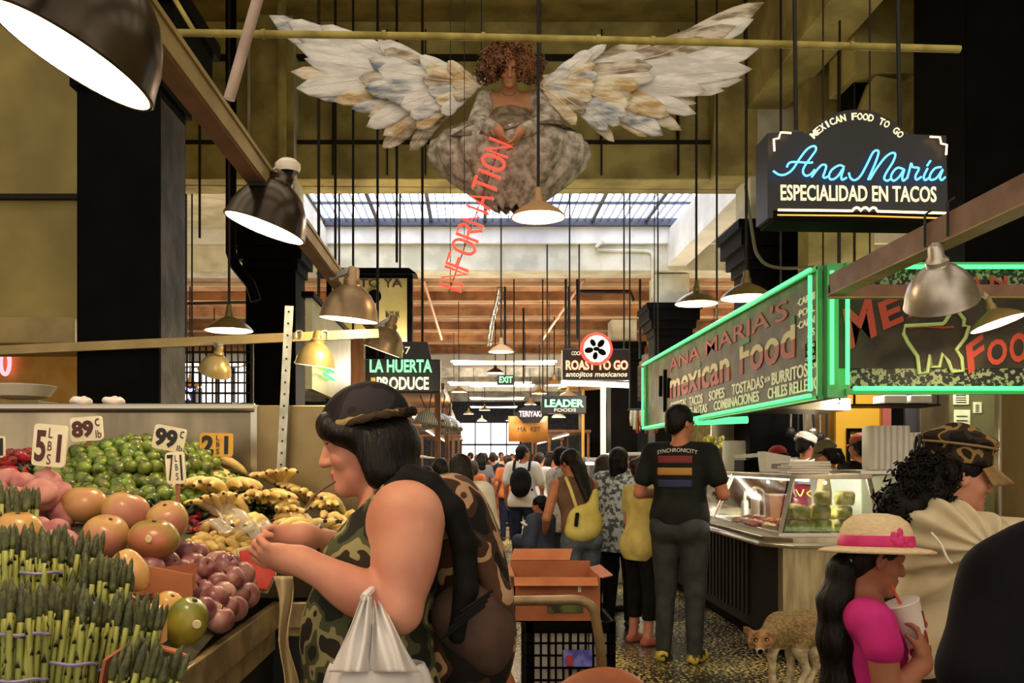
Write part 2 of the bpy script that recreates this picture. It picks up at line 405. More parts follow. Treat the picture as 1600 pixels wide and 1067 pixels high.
for y in (-2.8, .4, 2.6, 4.6): struct('ceiling_beam', MB().box(-9, 9, y, y + .5, 6.4, 6.8), M_OLIVE2)
b = MB().box(3.05, 3.5, -3, 10.2, 5.35, 6.4); struct('ceiling_beam', b, M_OLIVE, bev=.01)
# ---------------- second bay: flat glazed skylight between white beams ----------------
M_SKY = mat('daylit_glass', '#e8eeff', '#aab6d8', sc=1.2, r=.4, e=0, det=2, lo=.5, hi=.75, st=(1.3, .1, 1))
bs = M_SKY.node_tree.nodes['Principled BSDF']; lk = bs.inputs['Base Color'].links[0].from_socket
M_SKY.node_tree.links.new(lk, bs.inputs['Emission Color']); bs.inputs['Emission Strength'].default_value = 4.5
mb = MB().box(-2.5, 3.4, 10.75, 15.0, 5.46, 5.48)
sky = struct('window_1', mb, M_SKY)
mb = MB(); x = -2.5; k = 0
while x < 3.4:
    wd = .03 if k % 7 == 0 else .006
    mb.box(x - wd, x + wd, 10.75, 15.0, 5.40, 5.46); x += .128; k += 1
for y in (12.2, 13.9): mb.box(-2.5, 3.4, y - .015, y + .015, 5.40, 5.44)
mb.box(-2.5, 3.4, 14.9, 15.0, 5.34, 5.46)
struct('window_frame', mb, mat('skylight_iron', '#3a3f4d', r=.5), parent=sky)
b = MB().box(-9, 9, 15.0, 15.35, 5.06, 6.0); struct('ceiling_beam', b, M_WHITE, bev=.01)
b = MB().box(-9, 9, 15.08, 15.7, 4.62, 5.06); struct('ceiling_beam', b, M_CREAM, bev=.01)  # beige stands for the shaded lower face, white above for the skylit one
for x in (-2.62, 3.42): struct('ceiling_beam', MB().box(x - .16, x + .16, 10.75, 15.1, 4.7, 5.3), M_WHITE, bev=.01)
struct('ceiling', MB().box(-9, -2.5, 10.75, 15.1, 5.3, 5.4).box(3.4, 9, 10.75, 15.1, 5.3, 5.4), M_CREAM)
struct('ceiling', MB().box(-9, 9, 15.6, 26, 4.66, 4.8), M_SOFFIT)
for i, y in enumerate((17.2, 19.0, 21, 23.2, 25.6)): struct('ceiling_beam', MB().box(-9, 9, y, y + .12, 4.5, 4.67), M_SOFFIT)
b = MB()
for y in (16.3, 18.1, 20.0, 22.1, 24.4): b.box(-9, 9, y, y + .05, 4.6, 4.67)
struct('trim_2', b, mat('lit_batten', '#c9b18b', r=.6))  # pale colour stands for white light along the thin ceiling lines
struct('ceiling', MB().box(-9, 9, 26, 46, 4.5, 4.65), M_FARCEIL)
for y in (26, 29, 32, 35, 38, 41): struct('ceiling_beam', MB().box(-9, 9, y, y + .3, 4.15, 4.5), M_FARCEIL if y > 26 else M_WHITE)
# ---------------- outer walls ----------------
struct('wall_left', MB().box(-9.1, -8.9, -3, 46, 0, 6.5), M_OLIVE)
struct('wall_right', MB().box(8.9, 9.1, -3, 46, 0, 6.5), M_OLIVE)
struct('wall_back', MB().box(-9, -.7, 45.8, 46, 0, 4.6).box(2.4, 9, 45.8, 46, 0, 4.6).box(-.7, 2.4, 45.8, 46, 3.35, 4.6), mat('dusky_wall', '#3c4050', '#4c5060', r=.8))
M_DAY = mat('daylit_pane', '#f4f6ff', e=2.2)
d1 = struct('door_1', MB().box(-.7, 2.4, 45.85, 45.9, 0, 3.35), M_DAY)
b = MB()
for x in (-.7, .05, .85, 1.65, 2.34): b.box(x, x + .06, 45.75, 45.85, 0, 3.35)
b.box(-.7, 2.4, 45.75, 45.85, 2.2, 2.3); struct('door_frame', b, M_DARK, parent=d1)
# olive room block on the far left with its lit recess
b = MB().box(-4.6, -2.72, 6.3, 6.9, 2.4, 6.4); b.box(-4.6, -2.72, 6.27, 6.3, 3.28, 3.30)
struct('wall_front', b, mat('khaki_panel', '#857641', '#a39252', sc=1.5, r=.7, bump=.15)); 
struct('trim_3', MB().box(-4.6, -2.72, 6.25, 6.3, 3.25, 3.285), M_GAP)
struct('ceiling_beam', MB().box(-4.6, -2.72, 6.1, 6.9, 2.22, 2.4), M_YBAR, bev=.01)
struct('wall_side', MB().box(-4.8, -2.98, 8.2, 8.3, 0, 2.6), mat('yellow_lit_wall', '#b98a3e', '#c79c54', r=.7))  # yellow light in the recess is put into the wall colour
# ---------------- conduits and pipes along the structure ----------------
def pipe(name, pts, r, m, label, cat='pipe', group=None, n=10):
    return tag(MB().tube(pts, r, n).build(name, m, smooth=True), label, cat, group)
t = thing('conduit', 'long yellow conduit crossing the hall in front of the wings', 'pipe', P(880, 62, 4.75))
mb = MB().tube([P(262, 51, 4.75), P(700, 57, 4.75), P(1100, 66, 4.75), P(1500, 77, 4.75)], .019, 10); mb.build('tube', M_PIPE, t, smooth=True)
for px, py in ((412, 53), (600, 55), (755, 58), (935, 62), (1020, 64), (1330, 72)):
    MB().tube([P(px - 3, py, 4.75), P(px + 3, py, 4.75)], .025, 10).build('coupling', M_PIPE, t, smooth=True)
pipe('conduit', [P(262, -20, 4.7), P(305, 52, 4.75)], .013, M_PIPE, 'short slanted yellow conduit meeting the long conduit at its left end')
pipe('downpipe', [P(440, 0, 9.75), P(440, 60, 9.75), P(440, 240, 9.75), P(440, 290, 9.75)], .05, M_OLIVE, 'olive painted downpipe beside the left plaster pilaster')
pipe('downpipe', [(X(361, 9.2), 9.2, 6.4), P(361, 395, 9.2), P(368, 415, 9.2), P(392, 445, 9.2), P(400, 470, 9.2)], .055, M_BLACK, 'fat black downpipe with a kink beside the second left column')
pipe('handle_rod', [(X(470, 4.7), 4.7, 6.4), P(405, -10, 4.4), P(385, 60, 4.4), P(358, 155, 4.4)], .028, mat('pale_wood_rod', '#a58e80', '#b8a294', sc=9, r=.5), 'pale round rod slanting down behind the ochre bar', 'rod')
for i, (px, y0, y1, d) in enumerate(((274, -5, 95, 8.8), (312, 150, 372, 10.1), (524, 165, 430, 9.6), (620, 230, 410, 9.6), (1164, 0, 62, 8.5))):
    pipe('hanger_rod', [(X(px, d), d, ceil_z(d)), P(px, y1, d)], .014, M_DARK, ['short black hanger rod high at the left', 'thin black hanger rod over the left end of the skylight', 'black hanger rod dropping behind the left wing', 'thin black hanger rod ending in a hook over the cream sign', 'short black hanger rod above the right wing'][i], 'rod')
pipe('cable', spline([P(1165, 290, 8), P(1175, 360, 8), P(1185, 400, 8), P(1215, 418, 8), P(1300, 416, 8)], 6), .014, mat('cable_grey', '#6c6a4d', r=.5), 'looping grey cable beside the dark right capital', 'cable')
pipe('conduit', spline([P(942, 378, 15.0), P(932, 386, 14.9), P(940, 391, 15.05), P(1000, 392, 15.05), P(1018, 396, 15.05), P(1020, 412, 15.05), P(1020, 465, 15.2)], 4), .03, M_CREAM, 'cream conduit bending round the white beam towards the right column')
pipe('sprinkler_pipe', [(X(908, 17), 17, 4.66), P(908, 456, 17), P(985, 456, 17), P(990, 470, 17)], .035, M_DARK, 'black pipe with an elbow under the brown ceiling', 'pipe')
pipe('sprinkler_pipe', [(X(255, 16), 16, 4.66), P(256, 475, 16), P(394, 472, 16), (X(395, 16), 16, 4.66)], .03, M_DARK, 'black pipe under the brown ceiling at the left', 'pipe')
pipe('conduit', [P(848, 530, 18), P(912, 438, 16)], .025, mat('pink_conduit', '#c79c86', r=.5), 'pale slanted conduit under the brown ceiling, right of the red neon word')
pipe('conduit', [P(690, 530, 18), P(662, 438, 16)], .025, MC['pink_conduit'], 'pale slanted conduit under the brown ceiling, left of the red neon word')
t = thing('spiral_duct', 'crumpled silver duct hanging below the brown ceiling', 'duct', P(775, 470, 17))
pts = spline([P(781, 449, 16.5), P(778, 468, 17), P(770, 500, 17.5), P(764, 540, 18)], 8); rs = [.05 + .012 * math.sin(i * 2.2) for i in range(len(pts))]
MB().tube(pts, .06, 12, rs=rs).build('hose', M_STEELB, t, smooth='all'); MB().tube([P(789, 446, 16.4), P(789, 540, 16.4)], .02, 8).build('rod', M_DARK, t, smooth=True)
for i, (px, y0, y1, d, l) in enumerate(((290, 400, 540, 13, 'near the left column'), (884, 480, 560, 16, 'left of the pig sign'), (902, 440, 530, 16, 'behind the pig sign'), (1000, 470, 560, 16, 'beside the right dark column'), (818, 555, 600, 19, 'right of the exit sign'))):
    pipe('hanger_rod', [(X(px, d), d, ceil_z(d)), P(px, y1, d)], .022, M_DARK, 'black hanger rod under the brown ceiling ' + l, 'rod')
# boxed duct upper right
t = thing('air_duct', 'boxed olive air duct bending down behind the black sign', 'duct', P(1390, 60, 8.3))
mb = MB().box(X(1335, 8.3), X(1443, 8.3), 8.3, 8.9, Z(115, 8.3), 6.38); mb.build('upper_run', M_OLIVE, t, bev=.01)
pl = [P(1369, 118, 8.28), P(1443, 132, 8.28), P(1419, 208, 8.28), P(1349, 172, 8.28)]; o = pl[0]
mb = MB(); V = pl + [q + Vector((0, .55, 0)) for q in pl]; mb.add(V, [(0, 1, 2, 3), (7, 6, 5, 4), (0, 4, 5, 1), (1, 5, 6, 2), (2, 6, 7, 3), (3, 7, 4, 0)]).build('lower_run', M_OLIVE, t)
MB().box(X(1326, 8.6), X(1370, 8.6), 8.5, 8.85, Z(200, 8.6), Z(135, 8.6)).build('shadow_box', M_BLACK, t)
struct('wall_panel', MB().box(X(1275, 9), X(1380, 9), 9.2, 9.5, 2.6, 6.35), M_OLIVE)
# ---------------- stall frames that carry the lamps ----------------
t = thing('lamp_rail', 'long ochre steel rail over the fruit stall carrying dome lamps', 'rail', (-.77, 3, 2.43))
MB().box(-.80, -.74, 1.1, 9.3, 2.40, 2.46).build('web', M_BBAR, t); MB().box(-.81, -.725, 1.1, 9.3, 2.46, 2.475).build('flange', M_YBAR, t)
MB().box(-.74, -.732, 1.1, 9.3, 2.405, 2.46).build('face', M_YBAR, t)
MB().box(X(395, 3.2) - .0, -.73, 3.14, 3.2, 2.385, 2.40).build('clip', M_DARK, t)
t = thing('cross_rail', 'ochre steel crossbar over the back of the fruit stall', 'rail', P(310, 538, 5.05))
MB().bar(P(-60, 550, 5.05), P(592, 521, 5.05), .03, .05).build('bar', M_YBAR, t)
for px in (468, 508): MB().tube(spline([P(px - 5, 528, 5.02), P(px - 5, 518, 5.02), P(px + 4, 518, 5.02), P(px + 4, 528, 5.02)], 4), .005, 6).build('hook', M_GALV, t, smooth=True)
t = thing('lamp_rail', 'brown steel rail over the taco counter carrying a silver dome lamp', 'rail', (2.14, 4.4, 2.42))
MB().box(2.10, 2.18, 1.5, 5.3, 2.40, 2.52).build('web', M_BBAR, t); MB().box(2.09, 2.19, 1.5, 5.3, 2.395, 2.402).build('flange', M_YBAR, t)
for y in (3.95, 4.15): MB().tube([(2.09, y, 2.41), (2.09, y, 2.56), (2.12, y, 2.58)], .006, 6).build('hook', M_DARK, t, smooth=True)
t = thing('cross_rail', 'brown steel crossbar in front of the green framed sign', 'rail', P(1450, 455, 5.3))
MB().bar((2.1, 5.3, 2.425), (4.2, 5.3, 2.425), .04, .068).build('bar', M_BBAR, t); MB().bar((2.1, 5.3, 2.385), (4.2, 5.3, 2.385), .05, .008).build('flange', M_YBAR, t)
t = thing('strut', 'perforated grey steel upright standing against the back panel', 'strut', P(440, 690, 3.72))
a, b_ = P(452, 478, 3.72), P(439, 735, 3.72)
MB().bar(a, b_, .035, .006, (0, 1, 0)).build('angle', M_GALV, t)
mb = MB()
for i in range(14): q = a.lerp(b_, (i + .5) / 14) - Vector((0, .006, 0)); mb.lathe([(0, 0), (.0045, 0)], q, Euler((PI / 2, 0, 0)).to_matrix(), 8)
tag(mb.build('holes', M_GAP, t), kind='stuff')

# ---------------- lamps ----------------
M_SHADE = mat('worn_chrome', '#b39a78', '#8a7458', sc=5, r=.38, m=.7, bump=.1)
M_SHADEB = mat('dark_chrome', '#6f6458', '#453d36', sc=3, r=.24, m=.9)
M_LINER = mat('white_enamel', '#f3e6d2', r=.4)
M_SHADEG = mat('gold_enamel', '#7f6f3e', '#988452', sc=4, r=.35, m=.35)
M_SHADET = mat('tan_enamel', '#b58f5f', r=.5)
M_BULB = mat('bulb', '#ffdca8', e=9)
BELL = [(.160, 0), (.163, .004), (.158, .02), (.150, .06), (.134, .10), (.108, .14), (.076, .17), (.05, .185), (.046, .20)]
CONE = [(.21, 0), (.213, .004), (.20, .02), (.17, .05), (.12, .085), (.07, .11), (.04, .125), (.035, .15)]
def lamp(name, label, c, diam, prof, tilt=0, pitch=0, ms=M_SHADE, power=30, rod=None, neck=True, group=None, bulb=True, n=40, light=True, lcol=(1, .76, .46)):
    c = Vector(c); s = diam / (2 * prof[0][0]); t = thing(name, label, 'lamp', c, 0, group)
    R = Euler((pitch, tilt, 0), 'XYZ').to_matrix()
    pr = [(a * s, b * s) for a, b in prof]; L = lambda q: c + R @ (Vector(q) * s)
    MB().lathe(pr, c, R, n).build('shade', ms, t, smooth=True)
    inn = [(max(a - .003 / max(s, .01) * s - .002, .002), b + .001) for a, b in pr]; MB().lathe(inn + [(.001, inn[-1][1])], c, R, n).build('liner', M_LINER, t, smooth=True)
    h = prof[-1][1]; r = prof[-1][0]
    if neck:
        MB().lathe([(a * s, b * s) for a, b in ((r * 1.05, h - .01), (r * 1.1, h + .01), (r * .75, h + .03), (r * .7, h + .075), (r * .5, h + .085), (0.001, h + .085))], c, R, 20).build('socket', ms, t, smooth=True)
    if bulb: MB().ell(L((0, 0, h * .42)), .045 * s * prof[0][0] / .16, R).build('bulb', M_BULB, t, smooth=True)
    top = L((0, 0, h + .08))
    if rod is not None: MB().tube([top, (top.x, top.y, ceil_z(top.y))], max(.007, .012 * s), 8).build('stem', M_DARK, t, smooth=True)
    if light and power: ptlight('lamp_light', L((0, 0, h * .22)), power, lcol, .05 * s * prof[0][0] / .16, t)
    return t, L, top
def railed(t, top, q):
    MB().bar(top, q, .03, .03).build('bracket', M_GALV, t)
R_ = math.radians
t, L, top = lamp('dome_lamp', 'largest dark chrome dome lamp at the upper left, nearest on the ochre rail', P(112, 92, 1.62), .305, BELL, R_(27), R_(-3), M_SHADEB, 26, n=64)
railed(t, top, (-.77, 1.62, 2.4))
t, L, top = lamp('dome_lamp', 'dark chrome dome lamp on the ochre rail, second from the near end', P(413, 357, 3.25), .30, BELL, R_(19), R_(0), M_SHADEB, 30, n=64)
railed(t, top, (-.77, 3.25, 2.4)); MB().lathe([(.04, -.045), (.046, -.03), (.046, -.015), (.03, 0)], top, None, 20).build('ceramic_ring', M_LINER, t, smooth=True)
t, L, top = lamp('dome_lamp', 'worn dome lamp before the cream sign, third on the ochre rail', P(545, 500, 4.8), .315, BELL, R_(6), R_(3), M_SHADE, 34, n=48)
railed(t, top, (-.77, 4.8, 2.4))
t, L, top = lamp('dome_lamp', 'worn dome lamp tilted in front of the green lettered produce sign', P(597, 549, 6.7), .315, BELL, R_(20), R_(4), M_SHADE, 20, n=48)
railed(t, top, (-.77, 6.7, 2.4))
t, L, top = lamp('dome_lamp', 'brass toned dome lamp clamped under the ochre crossbar, behind the capped shopper', P(492, 572, 5.05), .226, BELL, R_(7), R_(4), M_SHADEG, 14)
railed(t, top, P(495, 538, 5.05))
t, L, top = lamp('dome_lamp', 'unlit gold dome lamp tilted under the ochre crossbar at the left', P(335, 582, 5.05), .185, BELL, R_(20), R_(22), M_SHADEG, 0, bulb=False)
railed(t, top, P(338, 538, 5.05))
t, L, top = lamp('dome_lamp', 'silver ribbed dome lamp hanging from the brown rail over the taco counter', P(1471, 474, 4.1), .315, BELL, R_(-20), R_(24), mat('scuffed_silver', '#c9c0b4', '#948c84', sc=5, r=.35, m=.75, bump=.2), 22, n=48)
railed(t, top, (2.14, 4.1, 2.4))
t, L, top = lamp('dome_lamp', 'gold dome lamp with a glaring white mouth under the right crossbar', P(1559, 506, 5.25), .30, CONE, R_(-15), R_(-10), M_SHADEG, 26, n=48)
railed(t, top, P(1535, 458, 5.3))
# pendant lamps
def pend(px, py, wpx, diam, label, ms=M_SHADEG, prof=CONE, power=25, rodtop=4.6, **k):
    d = F * diam / wpx; return lamp('pendant_lamp', label, P(px, py, d), diam, prof, 0, 0, ms, power, rod=rodtop, **k)
pend(841, 340, 84, .30, 'brown pendant lamp on a black rod below the winged figure', M_SHADET, power=30, rodtop=6.4, n=48)
pend(358, 517, 74, .42, 'brass pendant lamp on a tall rod beside the near left column', power=45, rodtop=6.4)
pend(1088, 475, 66, .42, 'brass pendant lamp on a rod left of the dark right capital', power=45, rodtop=6.3)
pend(1166, 466, 78, .42, 'brass pendant lamp close above the slanting green neon edge', power=40, rodtop=6.3)
for px, py, wp, l, ms in ((783, 550, 40, 'tan pendant lamp just below the silver duct', M_SHADET), (774, 583, 28, 'dark pendant lamp left of the exit sign', M_SHADEB), (866, 602, 30, 'tan pendant lamp left of the pig sign', M_SHADET),
                      (843, 615, 24, 'small tan pendant lamp above the teriyaki sign', M_SHADET), (888, 622, 36, 'tan pendant lamp over the LEADER sign', M_SHADET), (757, 641, 18, 'dark far pendant lamp over the aisle, upper of two', M_SHADEG),
                      (753, 658, 16, 'white far pendant lamp over the aisle, lower of two', M_LINER), (873, 652, 22, 'small white pendant lamp under the LEADER sign', M_LINER), (974, 630, 20, 'dark pendant lamp right of the far black column', M_SHADEB),
                      (297, 605, 36, 'tan pendant lamp beyond the back panel above the blue sign', M_SHADET), (392, 575, 34, 'white pendant lamp behind the wire grid', M_LINER)):
    pend(px, py, wp, .42, l, ms, power=60 if wp > 26 else 90, rodtop=ceil_z(F * .42 / wp), n=24)
for i, (x, y) in enumerate(((-5.5, 12), (6, 12), (-5.5, 19), (5.8, 19), (-.4, 24.5), (1.9, 30), (-.2, 36), (1.7, 42))):
    lamp('pendant_lamp', 'far tan pendant lamp number by aisle' if 0 else ['tan pendant lamp in the left side aisle, nearer', 'tan pendant lamp in the right side aisle, nearer', 'tan pendant lamp in the left side aisle, farther', 'tan pendant lamp in the right side aisle, farther', 'small far pendant lamp over the middle of the aisle', 'small far pendant lamp on the right over the crowd', 'tiny far pendant lamp on the left over the crowd', 'tiny pendant lamp nearest the bright doorway'][i], (x, y, 3.3), .42, CONE, 0, 0, M_SHADET, 110, rod=4.6, n=16)
# ---------------- signs ----------------
UP = Vector((0, 0, 1)); RT = Vector((1, 0, 0)); FR = Vector((0, -1, 0))
M_LETTER = mat('cream_letter', '#efe2bb', e=.55)
def fbox(px0, py0, px1, py1, d, t): return (X(px0, d), X(px1, d), d, d + t, Z(py1, d), Z(py0, d))
def ftext(mb, s, px0, py0, px1, py1, d, t=.006, bold=0, shear=0):
    return put_text(mb, s, P(px0, py1, d), P(px1, py1, d) - P(px0, py1, d), P(px0, py0, d) - P(px0, py1, d), FR, t, bold, shear)
def hang(t, pxs, py, d, top, r=.012):
    for px in pxs: MB().tube([P(px, py, d), (X(px, d), d, ceil_z(d))], r, 8).build('hanger', M_DARK, t, smooth=True)
# --- black neon sign of the taco stall ---
D = 4.6; q = lambda u, v, o=.012: P(1180 + u * .19375, 170 + v * .19375, D - o)
t = thing('neon_sign', 'arched black neon sign reading Ana María over the taco stall', 'sign', P(1340, 350, D + .1))
arc = [(820 + 505 * math.sin(a), 520 - 515 * math.cos(a)) for a in [R_(-53 + i * 106 / 20) for i in range(21)]]
out = [(100, 880), (100, 196), (380, 180)] + [a for a in arc if a[1] < 200 or 1] + [(1250, 205), (1540, 215), (1555, 890)]
A = [q(u, v, 0) for u, v in out]; n = len(A); B = [a + Vector((0, .19, 0)) for a in A]
MB().add(A + B, [tuple(range(n)), tuple(range(n, 2 * n))[::-1]] + [(k, n + k, n + (k + 1) % n, (k + 1) % n) for k in range(n)]).build('cabinet', M_BLACKBOX, t)
MB().bar(q(95, 905, -.1) , q(1560, 925, -.1), .21, .055).build('base_tray', M_BLACK, t)
word = 'MEXICAN FOOD TO GO'
for i, ch in enumerate(word):
    if ch == ' ': continue
    a = R_(-48 + 96 * (i + .5) / len(word)); wd = 42 if ch != 'I' else 16; wd = 50 if ch == 'M' else wd
    c = Vector((820 + 490 * math.sin(a), 0, 552 - 490 * math.cos(a))); U = Vector((math.cos(a), 0, math.sin(a))); V = Vector((math.sin(a), 0, -math.cos(a)))
    o = c - U * wd / 2 - V * 28; O = q(o.x, o.z, .002); e = o + U * wd; f = o + V * 56
    put_text(MB(), ch, O, q(e.x, e.z, .002) - O, q(f.x, f.z, .002) - O, FR, .004, .02).build('letter', M_LETTER, t)
mb = MB(); O = q(205, 740, .002); put_text(mb, 'ESPECIALIDAD EN TACOS', O, q(1460, 755, .002) - O, q(203, 612, .002) - O, FR, .005, .015).build('lettering', M_LETTER, t)
mb = MB(); mh = MB()
for st in ([(145, 500), (190, 530), (240, 530), (300, 490), (360, 400), (420, 325), (475, 300), (490, 330), (450, 390), (400, 460), (385, 510), (410, 540), (450, 525), (480, 490)], [(255, 470), (290, 430), (440, 435), (462, 428)],
           [(455, 550), (500, 490), (540, 452), (572, 460), (560, 510), (548, 545), (565, 556), (600, 535)], [(720, 470), (680, 455), (620, 490), (595, 540), (612, 570), (660, 550), (712, 478), (695, 540), (702, 572), (737, 555)],
           [(755, 515), (770, 560), (805, 575), (850, 540), (900, 450), (945, 360), (975, 335), (995, 350), (975, 420), (935, 515), (910, 572)], [(925, 570), (980, 480), (1050, 390), (1105, 355), (1130, 370), (1110, 430), (1060, 510), (1040, 560), (1065, 580), (1100, 560)],
           [(1192, 485), (1150, 475), (1110, 510), (1095, 555), (1117, 580), (1160, 550), (1202, 488), (1186, 550), (1195, 580), (1232, 550)], [(1225, 560), (1245, 490), (1258, 440), (1272, 470), (1320, 480), (1293, 540), (1302, 572), (1340, 548)],
           [(1390, 480), (1360, 545), (1372, 575), (1402, 555)], [(1414, 418), (1386, 460)], [(1500, 470), (1450, 480), (1412, 530), (1412, 570), (1460, 560), (1512, 490), (1490, 550), (1505, 575), (1532, 550)]):
    mb.tube(spline([q(u, v, .025) for u, v in st], 5), .0052, 8)
mb.build('script_tube', N_BLUE, t, smooth=True)
mb = MB()
mb.tube([q(185, 815, .03), q(770, 822, .03)] + [q(785 + i * 13.5, 822 - 26 * abs(math.sin(i * PI / 5)) ** .7, .03) for i in range(15)] + [q(985, 826, .03), q(1545, 842, .03)], .006, 8)
mb.tube([q(290, 195, .03), q(205, 190, .03), q(190, 238, .03), q(150, 245, .03), q(155, 340, .03)], .005, 8); mb.tube([q(1410, 225, .03), q(1490, 230, .03), q(1500, 280, .03), q(1545, 290, .03), q(1540, 370, .03)], .005, 8)
mb.build('warm_tube', N_WARM, t, smooth=True)
MB().tube([q(180, 856, .02), q(820, 862, .02), q(1480, 882, .02)], .004, 8).build('amber_tube', neon('amber', '#c89a3c', 1), t, smooth=True)
for u, v in ((330, 175), (1165, 165)): MB().tube([q(u, v, -.1), (q(u, v).x, D + .1, 6.4)], .011, 8).build('hanger', M_DARK, t, smooth=True)
# --- green framed sign box of the taco stall: long side and front ---
t = thing('menu_sign', 'long painted menu board in green neon beside the taco counter', 'sign', (2.34, 8.8, 1.86))
M_BOARD = mat('painted_board', '#3c3219', '#6a5a34', sc=5, r=.6, bump=.1)
MB().box(2.28, 2.40, 5.86, 11.8, 1.83, 2.70).build('board', M_BOARD, t, bev=.01)
M_GFR = mat('green_channel', '#4fa568', r=.4)
mb = MB()
for z in (1.82, 2.67): mb.box(2.25, 2.29, 5.86, 11.82, z, z + .03)
for y in (5.86, 11.77): mb.box(2.25, 2.29, y, y + .03, 1.82, 2.70)
mb.build('channel', M_GFR, t, bev=.004)
mb = MB(); x = 2.215
mb.tube([(x, 5.9, 1.85), (x, 11.75, 1.85)], .014, 8); mb.tube([(x, 5.9, 2.68), (x, 11.75, 2.68)], .014, 8); mb.tube([(x, 5.9, 1.88), (x, 5.9, 2.64)], .014, 8); mb.tube([(x, 11.75, 1.88), (x, 11.75, 2.64)], .014, 8)
mb.build('neon_tube', N_GREEN, t, smooth=True)
LY = lambda px: 2.275 * F / (px - CX)
def ltext(s, px0, px1, z0, z1, m, name='lettering', bold=.01, shear=0, bands=None, dx=0):
    O = Vector((2.278, LY(px0), z0)); mb = MB(); U = Vector((0, LY(px1) - LY(px0), 0))
    put_text(mb, s, O, U, Vector((0, 0, z1 - z0)), Vector((-1, 0, 0)), .006, bold, shear); o = mb.build(name, m, t)
    if bands:
        me = o.data; bm = bmesh.new(); bm.from_mesh(me)
        zz = [z0 + (z1 - z0) * f - 1.86 for f in bands]
        for z in zz: bmesh.ops.bisect_plane(bm, geom=bm.verts[:] + bm.edges[:] + bm.faces[:], plane_co=(0, 0, z), plane_no=(0, 0, 1))
        for f in bm.faces: f.material_index = sum(f.calc_center_median().z > z for z in zz)
        bm.to_mesh(me); bm.free()
    return o
M_RED = mat('sign_red', '#b0412c', r=.6); M_LGREEN = mat('chili_green', '#2f7a3c', r=.6); M_LCREAM = mat('chili_cream', '#e9d9a0', r=.6)
ltext("ANA MARIA'S", 1046, 1231, 2.45, 2.60, M_RED)
ltext('mexican', 1047, 1140, 2.13, 2.42, [M_RED, M_LCREAM, M_LGREEN], 'chili_lettering', .02, 0, (.45, .8)); ltext('Food', 1156, 1242, 2.15, 2.45, [M_RED, M_LCREAM, M_LGREEN], 'chili_lettering', .02, 0, (.45, .8))
M_PAINT = mat('sign_cream_paint', '#ece3bd', r=.6, e=.12)
for s, a, b in (('GORDITAS', 1048, 1072), ('TACOS', 1077, 1098), ('SOPES', 1108, 1132), ('TOSTADAS', 1144, 1193), ('BURRITOS', 1206, 1262)): ltext(s, a, b, 1.995, 2.09, M_PAINT)
for s, a, b in (('TORTAS', 1052, 1072), ('FLAUTAS', 1078, 1105), ('COMBINACIONES', 1116, 1186), ('CHILES RELLENO', 1200, 1281)): ltext(s, a, b, 1.895, 1.98, M_PAINT)
ltext('$5.50', 1264, 1277, 2.035, 2.075, M_PAINT); ltext('$1.50', 1195, 1203, 2.03, 2.07, M_PAINT)
for s, z in (('·CARNI', 2.50), ('·POLL', 2.42), ('·CARN', 2.34), ('AS', 2.26)): ltext(s, 1246 if len(s) > 2 else 1262, 1273, z, z + .05, M_PAINT)
MB().box(2.274, 2.28, LY(1274), LY(1258), 2.08, 2.22).build('price_patch', M_BLACK, t)
ltext('SODAS', 1262, 1273, 2.185, 2.21, M_PAINT, bold=0); ltext('S M L', 1261, 1273, 2.145, 2.17, M_PAINT, bold=0); ltext('1.25 1.75 2.25', 1259, 1274, 2.1, 2.125, M_PAINT, bold=0)
mb = MB()   # painted cactus and chilli motif at the far end
for px, z0, z1 in ((1040, 2.0, 2.5), (1033, 2.2, 2.45), (1046, 2.15, 2.38)): mb.tube([(2.275, LY(px), z0), (2.275, LY(px + .4), z1)], .03, 8)
mb.build('painted_motif', M_BLACK, t, smooth=True)
for y in (6.0, 11.6): MB().tube([(2.34, y, 2.7), (2.34, y, ceil_z(y))], .006, 8).build('hanger', M_DARK, t)

t = thing('menu_sign', 'dark speckled front sign in green neon with a three-legged mortar', 'sign', (3.4, 5.86, 1.86))
M_SPECK = mat('speckled_board', '#12110c', '#8d9273', sc=42, r=.6, lo=.52, hi=.56, det=2)
MB().box(2.42, 4.6, 5.8, 5.92, 1.87, 2.70).build('board', M_SPECK, t, bev=.01)
MB().box(X(1312, 5.79), 4.55, 5.794, 5.8, Z(575, 5.79), Z(447, 5.79)).build('centre_field', mat('dark_field', '#1c1811', '#3a3224', sc=6, r=.7), t)
mb = MB(); y = 5.75
mb.tube([(2.44, y, 1.885), (4.6, y, 1.885)], .014, 8); mb.tube([(2.44, y, 2.665), (4.6, y, 2.665)], .014, 8); mb.tube([(2.40, y, 1.91), (2.40, y, 2.64)], .014, 8); mb.tube([(2.30, y, 1.91), (2.30, y, 2.64)], .014, 8)
mb.build('neon_tube', N_GREEN, t, smooth=True)
mb = MB(); mb.box(2.29, 2.42, 5.80, 5.86, 1.83, 2.70); mb.box(2.4, 4.6, 5.77, 5.82, 1.85, 1.885); mb.box(2.4, 4.6, 5.77, 5.82, 2.66, 2.70); mb.build('channel', M_GFR, t)
def quadtext(mb, ch, bl, br, tl, d, t_=.004):
    O = P(*bl, d); put_text(mb, ch, O, P(*br, d) - O, P(*tl, d) - O, FR, t_, .03)
mb = MB()
